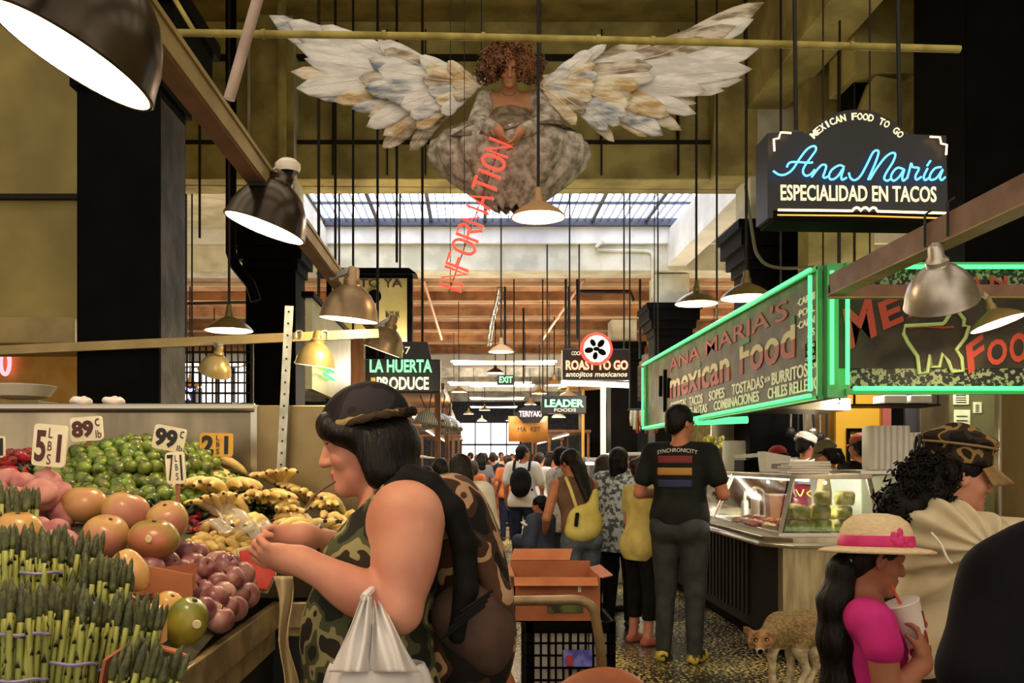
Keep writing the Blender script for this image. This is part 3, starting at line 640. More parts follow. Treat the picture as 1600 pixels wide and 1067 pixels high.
for ch, bl, br, tl in (('M', (1326, 547), (1370, 524), (1316, 484)), ('E', (1380, 516), (1412, 502), (1371, 474)), ('X', (1418, 497), (1446, 488), (1414, 455)), ('I', (1458, 480), (1466, 478), (1456, 440)), ('C', (1478, 465), (1500, 460), (1476, 432)),
                       ('A', (1510, 450), (1534, 449), (1512, 432)), ('N', (1546, 449), (1574, 449), (1546, 431)), ('F', (1513, 585), (1540, 566), (1508, 540)), ('O', (1543, 574), (1574, 566), (1541, 534)), ('O', (1578, 569), (1606, 563), (1576, 523)), ('D', (1612, 560), (1640, 554), (1610, 514))):
    mb = MB(); quadtext(mb, ch, bl, br, tl, 5.792); mb.build('letter', M_RED, t)
k = [P(1290 + u / 4.852, 400 + v / 4.852, 5.785) for u, v in ((600, 530), (890, 515), (905, 500), (960, 415), (1000, 420), (1050, 480), (1045, 530), (1085, 535), (1060, 620), (990, 710), (1030, 770), (1040, 870), (960, 875), (930, 800), (885, 740), (860, 840), (800, 840), (790, 750), (770, 880), (710, 890), (695, 760), (620, 650), (592, 590))]
MB().tube(k, .0125, 6, closed=True).build('mortar_outline', mat('outline_green', '#b9c98a', r=.6), t, smooth=True)
MB().tube([P(1420, 512, 5.79), P(1445, 510, 5.79), P(1470, 512, 5.79), P(1490, 511, 5.79)], .008, 6).build('salsa_stroke', M_RED, t)
for x in (2.6, 4.2): MB().tube([(x, 5.88, 2.7), (x, 5.88, 6.4)], .006, 8).build('hanger', M_DARK, t)
# --- red neon word ---
G = {'I': [[(.5, 0), (.5, 1)]], 'N': [[(0, 0), (0, 1), (1, 0), (1, 1)]], 'F': [[(0, 0), (0, 1), (1, 1)], [(0, .55), (.8, .55)]],
     'O': [[(.5, 0), (.1, .15), (0, .5), (.1, .85), (.5, 1), (.9, .85), (1, .5), (.9, .15), (.5, 0)]], 'R': [[(0, 0), (0, 1), (.7, 1), (1, .8), (.8, .55), (0, .5)], [(.5, .5), (1, 0)]],
     'M': [[(0, 0), (0, 1), (.5, .3), (1, 1), (1, 0)]], 'A': [[(0, 0), (.5, 1), (1, 0)], [(.2, .4), (.8, .4)]], 'T': [[(0, 1), (1, 1)], [(.5, 1), (.5, 0)]]}
D = 5.05; O = P(718, 462, D); U = P(800, 226, D) - O; V = P(684, 449, D) - P(718, 462, D)
t = thing('neon_word', 'red neon word INFORMATION slanting down from the winged figure', 'sign', O)
mb = MB(); mb2 = MB(); cx = 0; wd = dict(I=.55, M=1.15); tot = sum(wd.get(c, .95) for c in 'INFORMATION')
for ch in 'INFORMATION':
    w_ = wd.get(ch, .95)
    for st in G[ch]:
        f = lambda a, b, dy: O + U * ((cx + (.12 + .76 * a) * w_) / tot) + V * b + Vector((0, dy, 0))
        pts = [f(a, b, 0) for a, b in st]
        mb.tube(spline(pts, 4) if ch == 'O' else pts, .0085, 8)
        for a, b in (st[0], st[-1]): mb2.tube([f(a, b, 0), f(a, b, .03)], .005, 6)
    cx += w_
mb.build('tube', N_RED, t, smooth=True); mb2.build('support', M_GALV, t)
for k in (.03, .30): MB().tube([O + U * k + V * .5 + Vector((0, .03, 0)), ((O + U * k + V * .5).x, D + .03, 6.4)], .0022, 6).build('hanging_wire', M_DARK, t)
MB().tube([O + V * .5 + Vector((0, .03, 0)), O + U + V * .5 + Vector((0, .03, 0))], .0035, 6).build('rail', mat('rail_brown', '#4c2a20', r=.5), t)
# --- hanging shop signs down the hall ---
def signbox(label, box, d, th, m, top, hx, name='hanging_sign'):
    t = thing(name, label, 'sign', P((box[0] + box[2]) / 2, box[3], d)); MB().box(*fbox(*box, d, th)).build('panel', m, t, bev=.01)
    hang(t, hx, box[1], d + th / 2, top); return t
t = signbox('black hanging sign lettered LA HUERTA PRODUCE in green and cream', (570, 561, 688, 613), 8, .18, M_BLACKBOX, 6.4, (590, 660))
MB().prism([(X(600, 8), Z(561, 8)), (X(674, 8), Z(561, 8)), (X(668, 8), Z(534, 8)), (X(606, 8), Z(534, 8))], (0, 8, 0), RT, UP, (0, 1, 0), .18).build('crest', M_BLACKBOX, t)
ftext(MB(), 'LA HUERTA', 578, 562, 675, 582, 7.99, .02, .02).build('lettering', N_MINT, t); ftext(MB(), 'PRODUCE', 589, 589, 670, 609, 7.99, .02, .02).build('lettering', mat('cream_tube', '#f4e8b8', e=1.1), t)
ftext(MB(), '-7', 626, 542, 641, 553, 7.99, .01).build('lettering', M_LETTER, t); MB().tube([P(583, 590, 7.98), P(583, 610, 7.98)], .02, 8).build('tube_end', mat('amber_glass', '#d9a441', e=.6), t)
t = signbox('cream hanging sign with a small dark roof reading BENTO YA', (514, 432, 640, 532), 11, .12, mat('cream_sign', '#b3a86c', '#c4ba80', sc=4, r=.6), 4.62, (530, 625))
mb = MB(); d = 11
for a in ((510, 428, 518, 534), (636, 428, 644, 534), (510, 426, 644, 434)): mb.box(*fbox(*a, d - .03, .18))
mb.prism([(X(496, d), Z(430, d)), (X(652, d), Z(430, d)), (X(640, d), Z(421, d)), (X(508, d), Z(421, d))], (0, d - .1, 0), RT, UP, (0, 1, 0), .32); mb.build('roof_frame', M_BLACK, t)
ftext(MB(), 'BENTO YA', 523, 436, 628, 449, d - .002, .006).build('lettering', mat('dark_brown_paint', '#3a2114', r=.6), t); ftext(MB(), 'BOX', 603, 489, 624, 496, d - .002, .006).build('lettering', MC['dark_brown_paint'], t)
MB().lathe([(0, 0), (.085, 0)], P(585, 463, d - .008), Euler((PI / 2, 0, 0)).to_matrix(), 24).build('round_mark', M_BLACK, t)
t = signbox('dark hanging sign reading ROAST TO GO under a round badge', (879, 545, 985, 594), 13, .2, mat('maroon_black', '#1c0d0b', r=.5), 4.6, (890, 975)); d = 12.98
ftext(MB(), 'ROAST TO GO', 884, 563, 981, 578, d, .02, .03).build('lettering', mat('coral_tube', '#ff9a78', e=1.4), t); ftext(MB(), 'antojitos mexicanos', 884, 581, 980, 591, d, .01, .01, .15).build('lettering', M_LETTER, t)
ftext(MB(), 'COCHI', 893, 549, 910, 555, d, .01).build('lettering', M_LETTER, t)
Rv = Euler((PI / 2, 0, 0)).to_matrix()
MB().lathe([(0, 0), (.19, 0), (.19, .05)], P(932, 545, d - .05), Rv.inverted() if 0 else Rv, 32).build('badge', mat('badge_white', '#f1ece0', e=.5), t)
MB().tube([P(932 + 23.5 * math.cos(a), 545 + 23.5 * math.sin(a), d - .08) for a in [i * PI / 16 for i in range(32)]], .018, 8, closed=True).build('red_ring', N_RED, t, smooth=True)
mb = MB()
for a, r_, s in ((30, 10, 7), (100, 11, 6), (170, 12, 7), (240, 11, 6), (310, 11, 7), (0, 0, 5)): mb.ell(P(932 + r_ * math.cos(R_(a)), 545 + r_ * math.sin(R_(a)), d - .06), (s * .0093, .012, s * .006), Euler((0, R_(a), 0)).to_matrix(), 10, 6)
mb.build('animal_marks', M_BLACK, t, smooth=True); MB().tube([P(877, 598, d - .02), P(984, 602, d - .02)], .04, 10).build('lamp_tube', N_WHITE, t, smooth=True)
t = signbox('dark hanging sign reading LEADER FOODS in mint letters', (846, 618, 916, 646), 15, .15, M_BLACKBOX, 4.6, (855, 905)); d = 14.98
ftext(MB(), 'LEADER', 851, 624, 912, 636, d, .02, .03).build('lettering', N_MINT, t); ftext(MB(), 'FOODS', 866, 638, 900, 643, d, .01).build('lettering', M_LETTER, t)
d = 16; t = thing('hanging_sign', 'orange curved market sign topped by a TERIYAKI fan', 'sign', P(825, 692, d))
MB().sheet(lambda u, v: P(796 + 58 * u, 650 + 40 * v, d - .35 * math.sin(PI * u)) , 16, 2).build('curved_panel', mat('orange_panel', '#c07a2c', '#cf9044', sc=3, r=.5), t, solid=.05, smooth=True)
MB().prism([(X(803, d), Z(648, d)), (X(815, d), Z(638, d)), (X(828, d), Z(634, d)), (X(842, d), Z(637, d)), (X(852, d), Z(645, d)), (X(840, d), Z(662, d)), (X(815, d), Z(662, d))], (0, d - .45, 0), RT, UP, (0, 1, 0), .06).build('fan', M_BLACKBOX, t)
ftext(MB(), 'TERIYAKI', 811, 642, 846, 651, d - .46, .01, .02).build('lettering', mat('pinkish_letter', '#f4d5cf', e=.9), t); ftext(MB(), 'MARKET', 809, 667, 845, 674, d - .36, .01).build('lettering', mat('dark_brown_paint', '#3a2114'), t)
hang(t, (803, 848), 652, d, 4.6)
t = signbox('green lettered EXIT sign above the crowd', (777, 586, 804, 601), 20, .1, mat('exit_dark', '#0a1a14', r=.5), 4.6, (790,), 'exit_sign'); ftext(MB(), 'EXIT', 780, 588, 801, 598, 19.99, .01, .03).build('lettering', N_MINT, t)
t = signbox('blue neon sign lettered USERIA beyond the wire grid', (262, 603, 306, 632), 12, .12, mat('deep_blue', '#151a4a', r=.5), 4.6, (270, 300)); ftext(MB(), 'USERIA', 267, 616, 298, 625, 11.98, .01, .02).build('lettering', N_WHITE, t)
MB().tube(spline([P(266, 611, 11.96), P(273, 606, 11.96), P(280, 611, 11.96), P(288, 606, 11.96), P(297, 610, 11.96), P(303, 607, 11.96)], 4), .018, 6).build('wave_tube', neon('pale_blue', '#aab4ff', 2), t, smooth=True)
# sloping cream menu board behind the produce stall
t = thing('menu_board', 'pale green menu board in perspective behind the capped shopper', 'sign', (-1.2, 8, 1.9))
MB().box(-1.24, -1.19, 6.6, 9.4, 1.95, 2.62).build('board', mat('pale_board', '#b7b68a', '#c9c79d', sc=4, r=.5), t); MB().box(-1.26, -1.17, 6.55, 9.45, 2.62, 2.66).build('edge', M_BLACK, t)
mb = MB()
for i in range(3): mb.tube([(-1.17, 7.0, 2.1 + i * .06), (-1.17, 7.5, 2.1 + i * .06)], .012, 6)
mb.build('neon_tube', N_GREEN, t, smooth=True)
MB().tube([(-1.21, 7, 2.66), (-1.21, 7, 6.4)], .012).build('hanger', M_DARK, t); MB().tube([(-1.21, 9, 2.66), (-1.21, 9, 6.4)], .012).build('hanger', M_DARK, t)
tag(MB().box(X(549, 7.8), X(569, 7.8), 7.75, 7.9, 0, Z(530, 7.8)).build('wooden_post', mat('red_brown_wood', '#7c4527', '#96572f', sc=5, st=(6, 6, 1), r=.55), bev=.006), 'reddish brown wooden post left of the produce sign', 'post')
# ---------------- produce stall on the left ----------------
def cl(a, lo=0., hi=1.): return max(lo, min(hi, a))
def bed(x, y):
    z = .90 + .14 * (y - 1.7) * cl((-.42 - x) / .2 + .35) + .18 * cl((-.65 - x) / .4)
    z += .10 * math.exp(-((x + 1.27) / .28) ** 2 - ((y - 3.45) / .28) ** 2)
    z += .06 * math.exp(-((x + 1.75) / .30) ** 2 - ((y - 3.45) / .3) ** 2)
    z += .01 * math.exp(-((x + .62) / .3) ** 2 - ((y - 3.5) / .2) ** 2)
    return z
EDGE = lambda y: -.655 if y < 2.95 else (-.655 + (y - 2.95) * 1.9 if y < 3.1 else -.37)
t = thing('produce_stall', 'fruit and vegetable stall with steel skirt and sloping display bed', 'stall', (-1.5, 2.5, 0))
M_BED = mat('bed_liner', '#2a2b18', '#453f26', sc=6, r=.8)
MB().sheet(lambda u, v: Vector((-2.6 + (EDGE(1.15 + 2.62 * v) + 2.6) * u, 1.15 + 2.62 * v, bed(-2.6 + (EDGE(1.15 + 2.62 * v) + 2.6) * u, 1.15 + 2.62 * v))), 44, 44).build('display_bed', M_BED, t, smooth=True)
mb = MB().box(-2.6, -.66, 1.15, 2.95, .1, .84).box(-2.6, -.40, 2.95, 3.78, .1, .84); mb.build('cabinet', mat('stall_black', '#0c0b0a', r=.5), t)
M_RAIL = mat('worn_edge_steel', '#8f7a58', '#bba577', sc=9, r=.4, m=.5, bump=.3)
MB().box(-.665, -.64, 1.1, 2.95, .87, .955).box(-.665, -.36, 2.94, 2.965, .87, .955).box(-.38, -.355, 2.95, 3.78, .87, .955).build('edge_rail', M_RAIL, t, bev=.004)
MB().box(-.664, -.652, 1.1, 2.95, .80, .87).build('lower_rail', M_RAIL, t, bev=.003)
MB().box(-2.6, -.38, 1.2, 3.7, 0, .1).build('plinth', M_BLACK, t)
# steel back panel
t = thing('back_panel', 'tall stained stainless panel closing the back of the produce stall', 'panel', (-1.5, 3.82, 0))
z1 = RIM = Z(633, 3.8)
MB().box(-2.7, X(398, 3.8), 3.80, 3.84, .0, z1).build('panel', M_STEEL, t, bev=.004); MB().box(X(398, 3.8), X(563, 3.8), 3.80, 3.84, .0, z1 + .0).build('panel', mat('other_lit_steel', '#8b7a55', '#6f6146', sc=2.5, r=.35, m=.75), t, bev=.004)  # right panel toned in its colour for the different light on it
MB().tube([(-2.7, 3.79, z1 - .012), (X(240, 3.79), 3.79, z1 - .012), (X(398, 3.79), 3.79, z1 - .012)], .02, 10).build('rolled_rim', M_STEELB, t, smooth=True)
MB().box(X(392, 3.79), X(402, 3.79), 3.785, 3.80, 1.2, z1).build('seam', M_STEELB, t)
# price signs on sticks
M_CARD = mat('cream_card', '#efe6c8', '#e2d6b0', sc=5, r=.5); M_CARDY = mat('ochre_card', '#c08f2c', '#cf9f3a', sc=5, r=.5)
M_INK = mat('black_ink', '#0d0c0c', r=.5); M_INKR = mat('maroon_ink', '#4a1512', r=.5); M_STICK = mat('stick_wood', '#a5673c', '#8a5430', sc=8, st=(6, 6, 1))
def price(label, c, w_, h_, d, ang, items, mcard, mink, stick_to, mst=M_STICK, sw=.012):
    c0 = P(c[0], c[1], d); R = Euler((0, R_(ang), 0)).to_matrix(); U = R @ RT; V = R @ UP; W = w_ / F * d; Hh = h_ / F * d
    t = thing('price_sign', label, 'price sign', c0)
    r = .012; poly = []
    for cx, cz, a0 in ((W / 2 - r, Hh / 2 - r, 0), (-W / 2 + r, Hh / 2 - r, 90), (-W / 2 + r, -Hh / 2 + r, 180), (W / 2 - r, -Hh / 2 + r, 270)):
        poly += [(cx + r * math.cos(R_(a0 + k * 30)), cz + r * math.sin(R_(a0 + k * 30))) for k in range(4)]
    MB().prism(poly, c0, U, V, Vector((0, 1, 0)), .008).build('card', mcard, t)
    mb = MB()
    for s, x0, x1, y0, y1, b in items:
        O = c0 + U * (x0 - .5) * W + V * (y0 - .5) * Hh + FR * .0005; put_text(mb, s, O, U * (x1 - x0) * W, V * (y1 - y0) * Hh, FR, .0015, b)
    mb.build('price_lettering', mink, t)
    MB().bar(c0 + Vector((0, .012, 0)) - V * Hh * .3, Vector(stick_to), sw, sw * .6, (0, 1, 0)).build('stick', mst, t)
    return t
price('cream price card reading 5 LBS 1 over the red chilies', (77, 696), 52, 66, 2.85, 5, [('5', .08, .40, .1, .85, .03), ('1', .74, .86, .12, .78, .0), ('L', .46, .58, .68, .92, 0), ('B', .46, .58, .38, .6, 0), ('S', .46, .58, .05, .3, 0)], M_CARD, M_INKR, P(70, 780, 2.85))
price('cream price card reading 89 ¢ lb at the back of the peppers', (135, 670), 50, 38, 3.35, -4, [('89', .04, .72, .15, .85, .05), ('c', .78, .92, .58, .9, 0), ('lb', .78, .96, .1, .42, 0)], M_CARD, M_INKR, P(143, 745, 3.35))
price('tilted cream price card reading 99 ¢ lb above the tomatillos', (264, 685), 50, 38, 3.2, 11, [('99', .06, .76, .12, .88, .05), ('c', .82, .94, .6, .9, 0), ('lb', .8, .97, .06, .3, 0)], M_CARD, M_INK, P(258, 770, 3.2))
price('small cream price card reading 7 LBS 1 in front of the tomatillos', (274, 731), 30, 50, 2.75, -4, [('7', .1, .42, .1, .92, .0), ('1', .76, .86, .1, .9, 0), ('L', .5, .64, .7, .9, 0), ('B', .5, .64, .42, .62, 0), ('S', .5, .64, .12, .34, 0)], M_CARD, M_INK, P(279, 806, 2.75))
price('ochre price card reading 2 LBS 1 beside the tomatillos', (338, 695), 52, 37, 3.5, 1, [('2', .06, .42, .12, .9, .05), ('1', .74, .86, .12, .88, .03), ('L', .5, .6, .7, .9, 0), ('B', .5, .6, .42, .62, 0), ('S', .5, .6, .12, .34, 0)], M_CARDY, M_INK, P(339, 775, 3.5), mat('dark_stick', '#2a1a12'), .02)
price('dark edged price card cut by the left picture border', (-4, 698), 22, 34, 3.3, 0, [('1', .5, .9, .1, .9, 0)], M_CARD, M_INK, P(-4, 745, 3.3))
# ---- produce ----
def blob(name, m, rx, ry, rz, n=18, dent=0, seed=0, parts=None, nz=0):
    rs = random.Random(seed); mb = MB().ell((0, 0, 0), (rx, ry, rz), None, n, n * 2 // 3)
    ph = [rs.random() * 6.28 for _ in range(4)]
    for i, v in enumerate(mb.v):
        d_ = v.normalized() if v.length else v; k = 1 + nz * (math.sin(d_.x * 3 + ph[0]) * math.cos(d_.y * 3 + ph[1]) + .5 * math.sin(d_.z * 5 + ph[2]))
        tp = dent * math.exp(-((d_.x ** 2 + d_.y ** 2) / .12)) if d_.z > 0 else 0
        mb.v[i] = Vector((v.x * k, v.y * k, v.z * k - tp * rz))
    return mb
def proto(name, label, cat, group, mb, m, stem=None):
    o = mb.build(name, m, None, smooth='all'); tag(o, label, cat, group)
    if stem: s, ms, sn = stem; s.build(sn, ms, o, smooth='all', world=False)
    return o
def put(o, first, loc, rot, sc=1, label=None):
    c = o if first else copy_tree(o); c.location = loc; c.rotation_euler = rot; c.scale = (sc, sc, sc)
    if label: c['label'] = label
    return c
def scatter(o, pts, rot=None, smin=.88, smax=1.1, label=None):
    for i, (x, y, dz) in enumerate(pts):
        r = rot() if rot else (random.uniform(-.7, .7), random.uniform(-.7, .7), random.uniform(0, 6.28))
        put(o, i == 0, (x, y, bed(x, y) + dz), r, random.uniform(smin, smax))
def grid(x0, x1, y0, y1, s, ok=lambda x, y: True, dz=0., j=.2, dzf=None):
    out = []; y = y0; r = 0
    while y < y1:
        x = x0 + (s / 2 if r % 2 else 0)
        while x < x1:
            a = x + random.uniform(-j, j) * s; b = y + random.uniform(-j, j) * s
            if ok(a, b): out.append((a, b, (dzf(a, b) if dzf else dz) + random.uniform(-.1, .15) * s))
            x += s
        y += s * .87; r += 1
    return out
# tomatillos
M_TOM = mat('tomatillo_skin', '#33441a', '#7d9134', sc=22, r=.35, rnd=.3, bump=.1); M_HUSK = mat('husk_brown', '#7d7430', r=.8)
tom = proto('tomatillo', 'small green tomatillo heaped under the 99 cent card', 'tomatillo', 'tomatillos heaped in the mound', blob('t', 0, .029, .029, .025, 12, .25), M_TOM, (MB().lathe([(.011, .019), (.006, .024), (.002, .026)], n=6), M_HUSK, 'husk'))
inm = lambda x, y: ((x + 1.25) / .36) ** 2 + ((y - 3.32) / .36) ** 2 < 1
scatter(tom, grid(-1.66, -.85, 2.98, 3.74, .05, inm, .022) + grid(-1.6, -.95, 3.1, 3.7, .054, lambda x, y: ((x + 1.25) / .26) ** 2 + ((y - 3.42) / .26) ** 2 < 1, .062))
# dark green peppers around the mound
M_PEP = mat('dark_pepper', '#10190a', '#2b3d15', sc=12, r=.22, rnd=.3)
def pepper(m, L, r, name, label, cat, group, seed=1):
    mb = MB(); rs = random.Random(seed); pts = [Vector((L * (i / 6 - .5), .012 * math.sin(i * .7 + seed), .008 * math.cos(i))) for i in range(7)]
    mb.tube(pts, r, 8, rs=[r * .55, r, r * 1.05, r * .95, r * .8, r * .55, r * .15])
    st = MB().tube([Vector((-L / 2 - .018, 0, .006)), Vector((-L / 2 - .006, 0, .002)), Vector((-L / 2 + .004, 0, 0))], .004, 6, rs=[.003, .003, .007])
    return proto(name, label, cat, group, mb, m, (st, MC['stem_green'], 'stem'))
mat('stem_green', '#55602a', r=.7)
jal = pepper(M_PEP, .07, .016, 'jalapeno', 'dark green hot pepper lying around the tomatillo mound', 'pepper', 'dark peppers around the mound')
fr = lambda: (random.uniform(-.3, .3), random.uniform(-.4, .4), random.uniform(0, 6.28))
ring = lambda x, y: (not inm(x, y)) and ((x + 1.25) / .52) ** 2 + ((y - 3.34) / .44) ** 2 < 1.05
scatter(jal, grid(-1.72, -.68, 2.9, 3.72, .055, ring, .02, .35), fr)
# red chilies
M_CHILI = mat('red_chili', '#7d1418', '#b8343a', sc=10, r=.25, rnd=.25)
chi = pepper(M_CHILI, .085, .019, 'red_chili', 'glossy red chili heaped behind the 5 for 1 card', 'chili', 'red chilies heaped at the far left', 4)
scatter(chi, grid(-2.12, -1.52, 2.95, 3.7, .062, lambda x, y: x < -1.66 or y > 3.45 and x < -1.6, .022, .35) + grid(-2.1, -1.68, 3.2, 3.7, .07, lambda x, y: True, .05, .35), fr)
chi2 = pepper(M_CHILI, .06, .012, 'red_chili', 'small red chili between the tomatillos and the bananas', 'chili', 'red chilies beside the bananas', 6)
scatter(chi2, grid(-.95, -.80, 2.92, 3.12, .04, dz=.015, j=.3), fr)
# potatoes (pink and beige) at left
M_POT = mat('pink_potato', '#a3595a', '#cf9388', sc=12, r=.6, rnd=.12, bump=.15)
pot = proto('red_potato', 'rosy potato piled left of the big mangoes', 'potato', 'rosy potatoes left of the mangoes', blob('p', 0, .044, .038, .035, 16, 0, 3, nz=.05), M_POT)
scatter(pot, [(X(a, d), d, dz) for a, d, dz in ((8, 2.4, .05), (40, 2.62, .05), (62, 2.5, .04), (88, 2.42, .05), (20, 2.75, .05), (66, 2.78, .05), (96, 2.7, .04), (40, 2.9, .05), (5, 2.95, .05), (80, 2.95, .05), (110, 2.85, .04), (-25, 2.6, .05), (-30, 2.85, .05), (62, 2.62, .12), (36, 2.78, .12), (75, 2.86, .11), (10, 2.85, .12), (100, 2.32, .04), (86, 2.26, .05), (52, 2.38, .04), (30, 2.5, .09), (48, 2.72, .09), (70, 2.66, .09), (22, 2.62, .1), (90, 2.75, .09), (-6, 2.75, .1))], smin=.9, smax=1.15)
# big mangoes
def mango(seed, a, b, pa): return mat('mango_skin_%d' % seed, a, b, sc=pa, r=.3, bump=.05, lo=.42, hi=.6, det=2)
mk = [mango(1, '#b18a45', '#c0885a', 9), mango(2, '#bd9450', '#bb7a62', 8), mango(3, '#94803a', '#b06a4a', 7), mango(4, '#5f6b24', '#93862e', 8), mango(5, '#c99a50', '#d8a76a', 9)]
def mng(label, px, py, d, r, mi, rot, sc=1):
    mb = blob('m', 0, r[0], r[1], r[2], 28, .12, mi, nz=.03)
    o = mb.build('mango', mk[mi], None, smooth='all'); tag(o, label, 'mango', 'loose mangoes on the stall'); o.location = P(px, py, d); o.rotation_euler = rot
    MB().lathe([(.006, r[2] * .86), (.005, r[2] * .93), (.001, r[2] * .95)], n=8).build('stem_end', mat('stem_brown', '#3a2a16'), o, smooth=True, world=False)
    if mi in (2, 3): MB().lathe([(0, 0), (.010, 0), (.009, .002), (0, .002)], Vector((.02, -r[1] * .93, .02)), Euler((PI / 2, 0, 0)).to_matrix(), 14).build('sticker', mat('cream_sticker', '#e6d9a0'), o, world=False, label='pale oval sticker')
    return o
mng('orange mango at the top of the mango pile', 132, 788, 2.72, (.068, .06, .056), 0, (0, 0, .2)); mng('orange yellow mango behind the two front mangoes', 197, 800, 2.62, (.07, .06, .06), 1, (0, .3, .5))
mng('blushing round mango, left of the two big front ones', 165, 838, 2.42, (.062, .062, .06), 1, (.3, .4, 0)); mng('green and red mango, right of the two big front ones', 240, 842, 2.36, (.067, .06, .055), 2, (.2, .15, -.2))
mng('rosy mango behind the green and red one', 262, 812, 2.52, (.058, .055, .054), 1, (.5, 0, 0)); mng('large olive green mango lying at the stall edge', 291, 972, 1.98, (.045, .05, .060), 3, (.2, .35, .3))
mng('pale yellow mango resting in the cardboard tray', 262, 950, 2.12, (.04, .04, .042), 4, (.4, .5, 0)); mng('small yellow mango in front of the pale one', 240, 968, 2.06, (.038, .036, .038), 4, (.2, .1, 0))
mng('small greenish mango beside the large olive mango', 245, 985, 2.0, (.034, .034, .034), 3, (.2, .1, .5)); mng('yellow mango wedged upright behind the asparagus', 205, 890, 2.1, (.036, .036, .055), 4, (.1, -.5, 0))
mng('orange mango half hidden at the top left of the asparagus', 28, 835, 2.05, (.058, .05, .055), 0, (.2, .1, 0)); mng('greenish mango above the asparagus tips', 68, 868, 1.98, (.034, .034, .032), 3, (.2, .3, 0)); mng('orange mango hidden behind the asparagus tips', 140, 898, 2.05, (.055, .04, .035), 4, (0, 0, 0))
# plums / apricots in rows
M_PLUM = mat('plum_skin', '#74393a', '#b5837a', sc=14, r=.35, rnd=.22, lo=.4, hi=.65)
mb = blob('pl', 0, .036, .036, .034, 20, .35, 5)
for i, v in enumerate(mb.v):
    g = math.exp(-(v.y / .006) ** 2) if v.x > 0 else 0; mb.v[i] = Vector((v.x * (1 - .12 * g), v.y, v.z))
plum = proto('plum', 'dusky red plum piled at the stall edge before the watermelon', 'plum', 'plums piled along the stall edge', mb, M_PLUM, (MB().tube([(0, 0, .02), (.002, 0, .03), (.004, 0, .036)], .0018, 5), MC['stem_brown'], 'stem'))
pp = [(302, 885, 2.5), (318, 888, 2.46), (340, 878, 2.58), (352, 885, 2.56), (318, 925, 2.4), (340, 912, 2.45), (362, 905, 2.5), (348, 930, 2.42), (378, 898, 2.6), (372, 928, 2.52), (385, 930, 2.56), (330, 958, 2.3), (350, 948, 2.38), (318, 952, 2.25), (365, 950, 2.42), (384, 915, 2.64), (236, 886, 2.34), (290, 862, 2.6), (310, 866, 2.66), (282, 892, 2.42), (262, 880, 2.46), (335, 936, 2.35), (344, 968, 2.28), (300, 905, 2.45), (360, 882, 2.66), (322, 905, 2.48)]
for i, (a, b, d) in enumerate(pp): put(plum, i == 0, P(a, b, d + .0), (random.uniform(-.8, .8), random.uniform(-.6, .8), random.uniform(0, 6.28)), random.uniform(.9, 1.12))
# watermelon wedge wrapped, mesh bag
t = thing('watermelon_slice', 'cut watermelon slice with bright red flesh at the stall corner', 'watermelon', P(405, 890, 2.72))
c = P(403, 888, 2.72); tri = [(-.075, .06), (.0, .075), (.06, -.02), (.045, -.075), (-.03, -.06)]
U = Vector((.85, .35, 0)); V = Vector((.15, .25, .9)); N = U.cross(V)
MB().prism(tri, c, U, V, N, .02).build('flesh', mat('melon_flesh', '#c22e2a', '#de5a4c', sc=9, r=.35), t, bev=.004); MB().prism([(a * 1.14, b * 1.14) for a, b in tri], c - N * .022, U, V, N, .02).build('rind', mat('melon_rind', '#d8d39a', '#6d8a3c', sc=6, r=.5), t, bev=.004)
# bananas
M_BAN = mat('banana_peel', '#c9a558', '#ead08a', sc=18, r=.5, rnd=.12, lo=.35, hi=.65); M_BAND = mat('banana_brown', '#3d2a17', r=.7)
def bunch(n, seed):
    rs = random.Random(seed); t = thing('banana_bunch', 'ripe banana hand heaped at the back of the stall', 'bananas', (0, 0, 0), 0, 'banana hands heaped at the back')
    for i in range(n):
        a = (i - (n - 1) / 2) * .26; L = .15 + rs.uniform(-.01, .02); pts = []
        for k in range(7):
            u = k / 6; r_ = .015 + L * u; dz = .05 * math.sin(u * 2.2) - .02 * u + rs.uniform(-.002, .002)
            pts.append(Vector((math.sin(a) * r_ * 1.0, math.cos(a) * r_, dz + .008 * (i % 2))))
        o = MB().tube(pts, .016, 7, rs=[.006, .012, .0165, .018, .017, .013, .004]).build('banana', M_BAN, t, smooth='all', world=False)
        MB().tube([pts[-1] - (pts[-1] - pts[-2]) * .25, pts[-1] + (pts[-1] - pts[-2]) * .08], .006, 6).build('tip', M_BAND, o, smooth=True, world=False)
    MB().tube([Vector((0, -.02, .0)), Vector((0, .0, .004)), Vector((0, .03, .01))], .012, 7, rs=[.008, .013, .012]).build('stalk', M_BAND, t, smooth=True, world=False)
    return t
bs_ = [bunch(5, 1), bunch(6, 2), bunch(4, 3)]; used = [0, 0, 0]
bl = [(X(px, d), d, dz) for px, d, dz in ((345, 3.35, .03), (372, 3.5, .05), (395, 3.25, .03), (415, 3.5, .05), (437, 3.62, .10), (440, 3.35, .03), (468, 3.5, .05), (478, 3.25, .03), (505, 3.45, .04), (520, 3.62, .06), (532, 3.3, .03), (555, 3.5, .06), (575, 3.6, .06), (350, 3.1, .03), (560, 3.25, .03), (392, 3.62, .08), (480, 3.62, .08), (330, 3.25, .02), (425, 3.2, .05), (500, 3.3, .06), (545, 3.62, .1), (400, 3.05, .03), (440, 3.1, .04), (470, 3.05, .03), (500, 3.12, .04), (530, 3.08, .03), (556, 3.15, .04), (455, 3.42, .07), (410, 3.36, .07), (535, 3.46, .08), (360, 3.25, .05), (515, 3.2, .07), (575, 3.35, .05))]
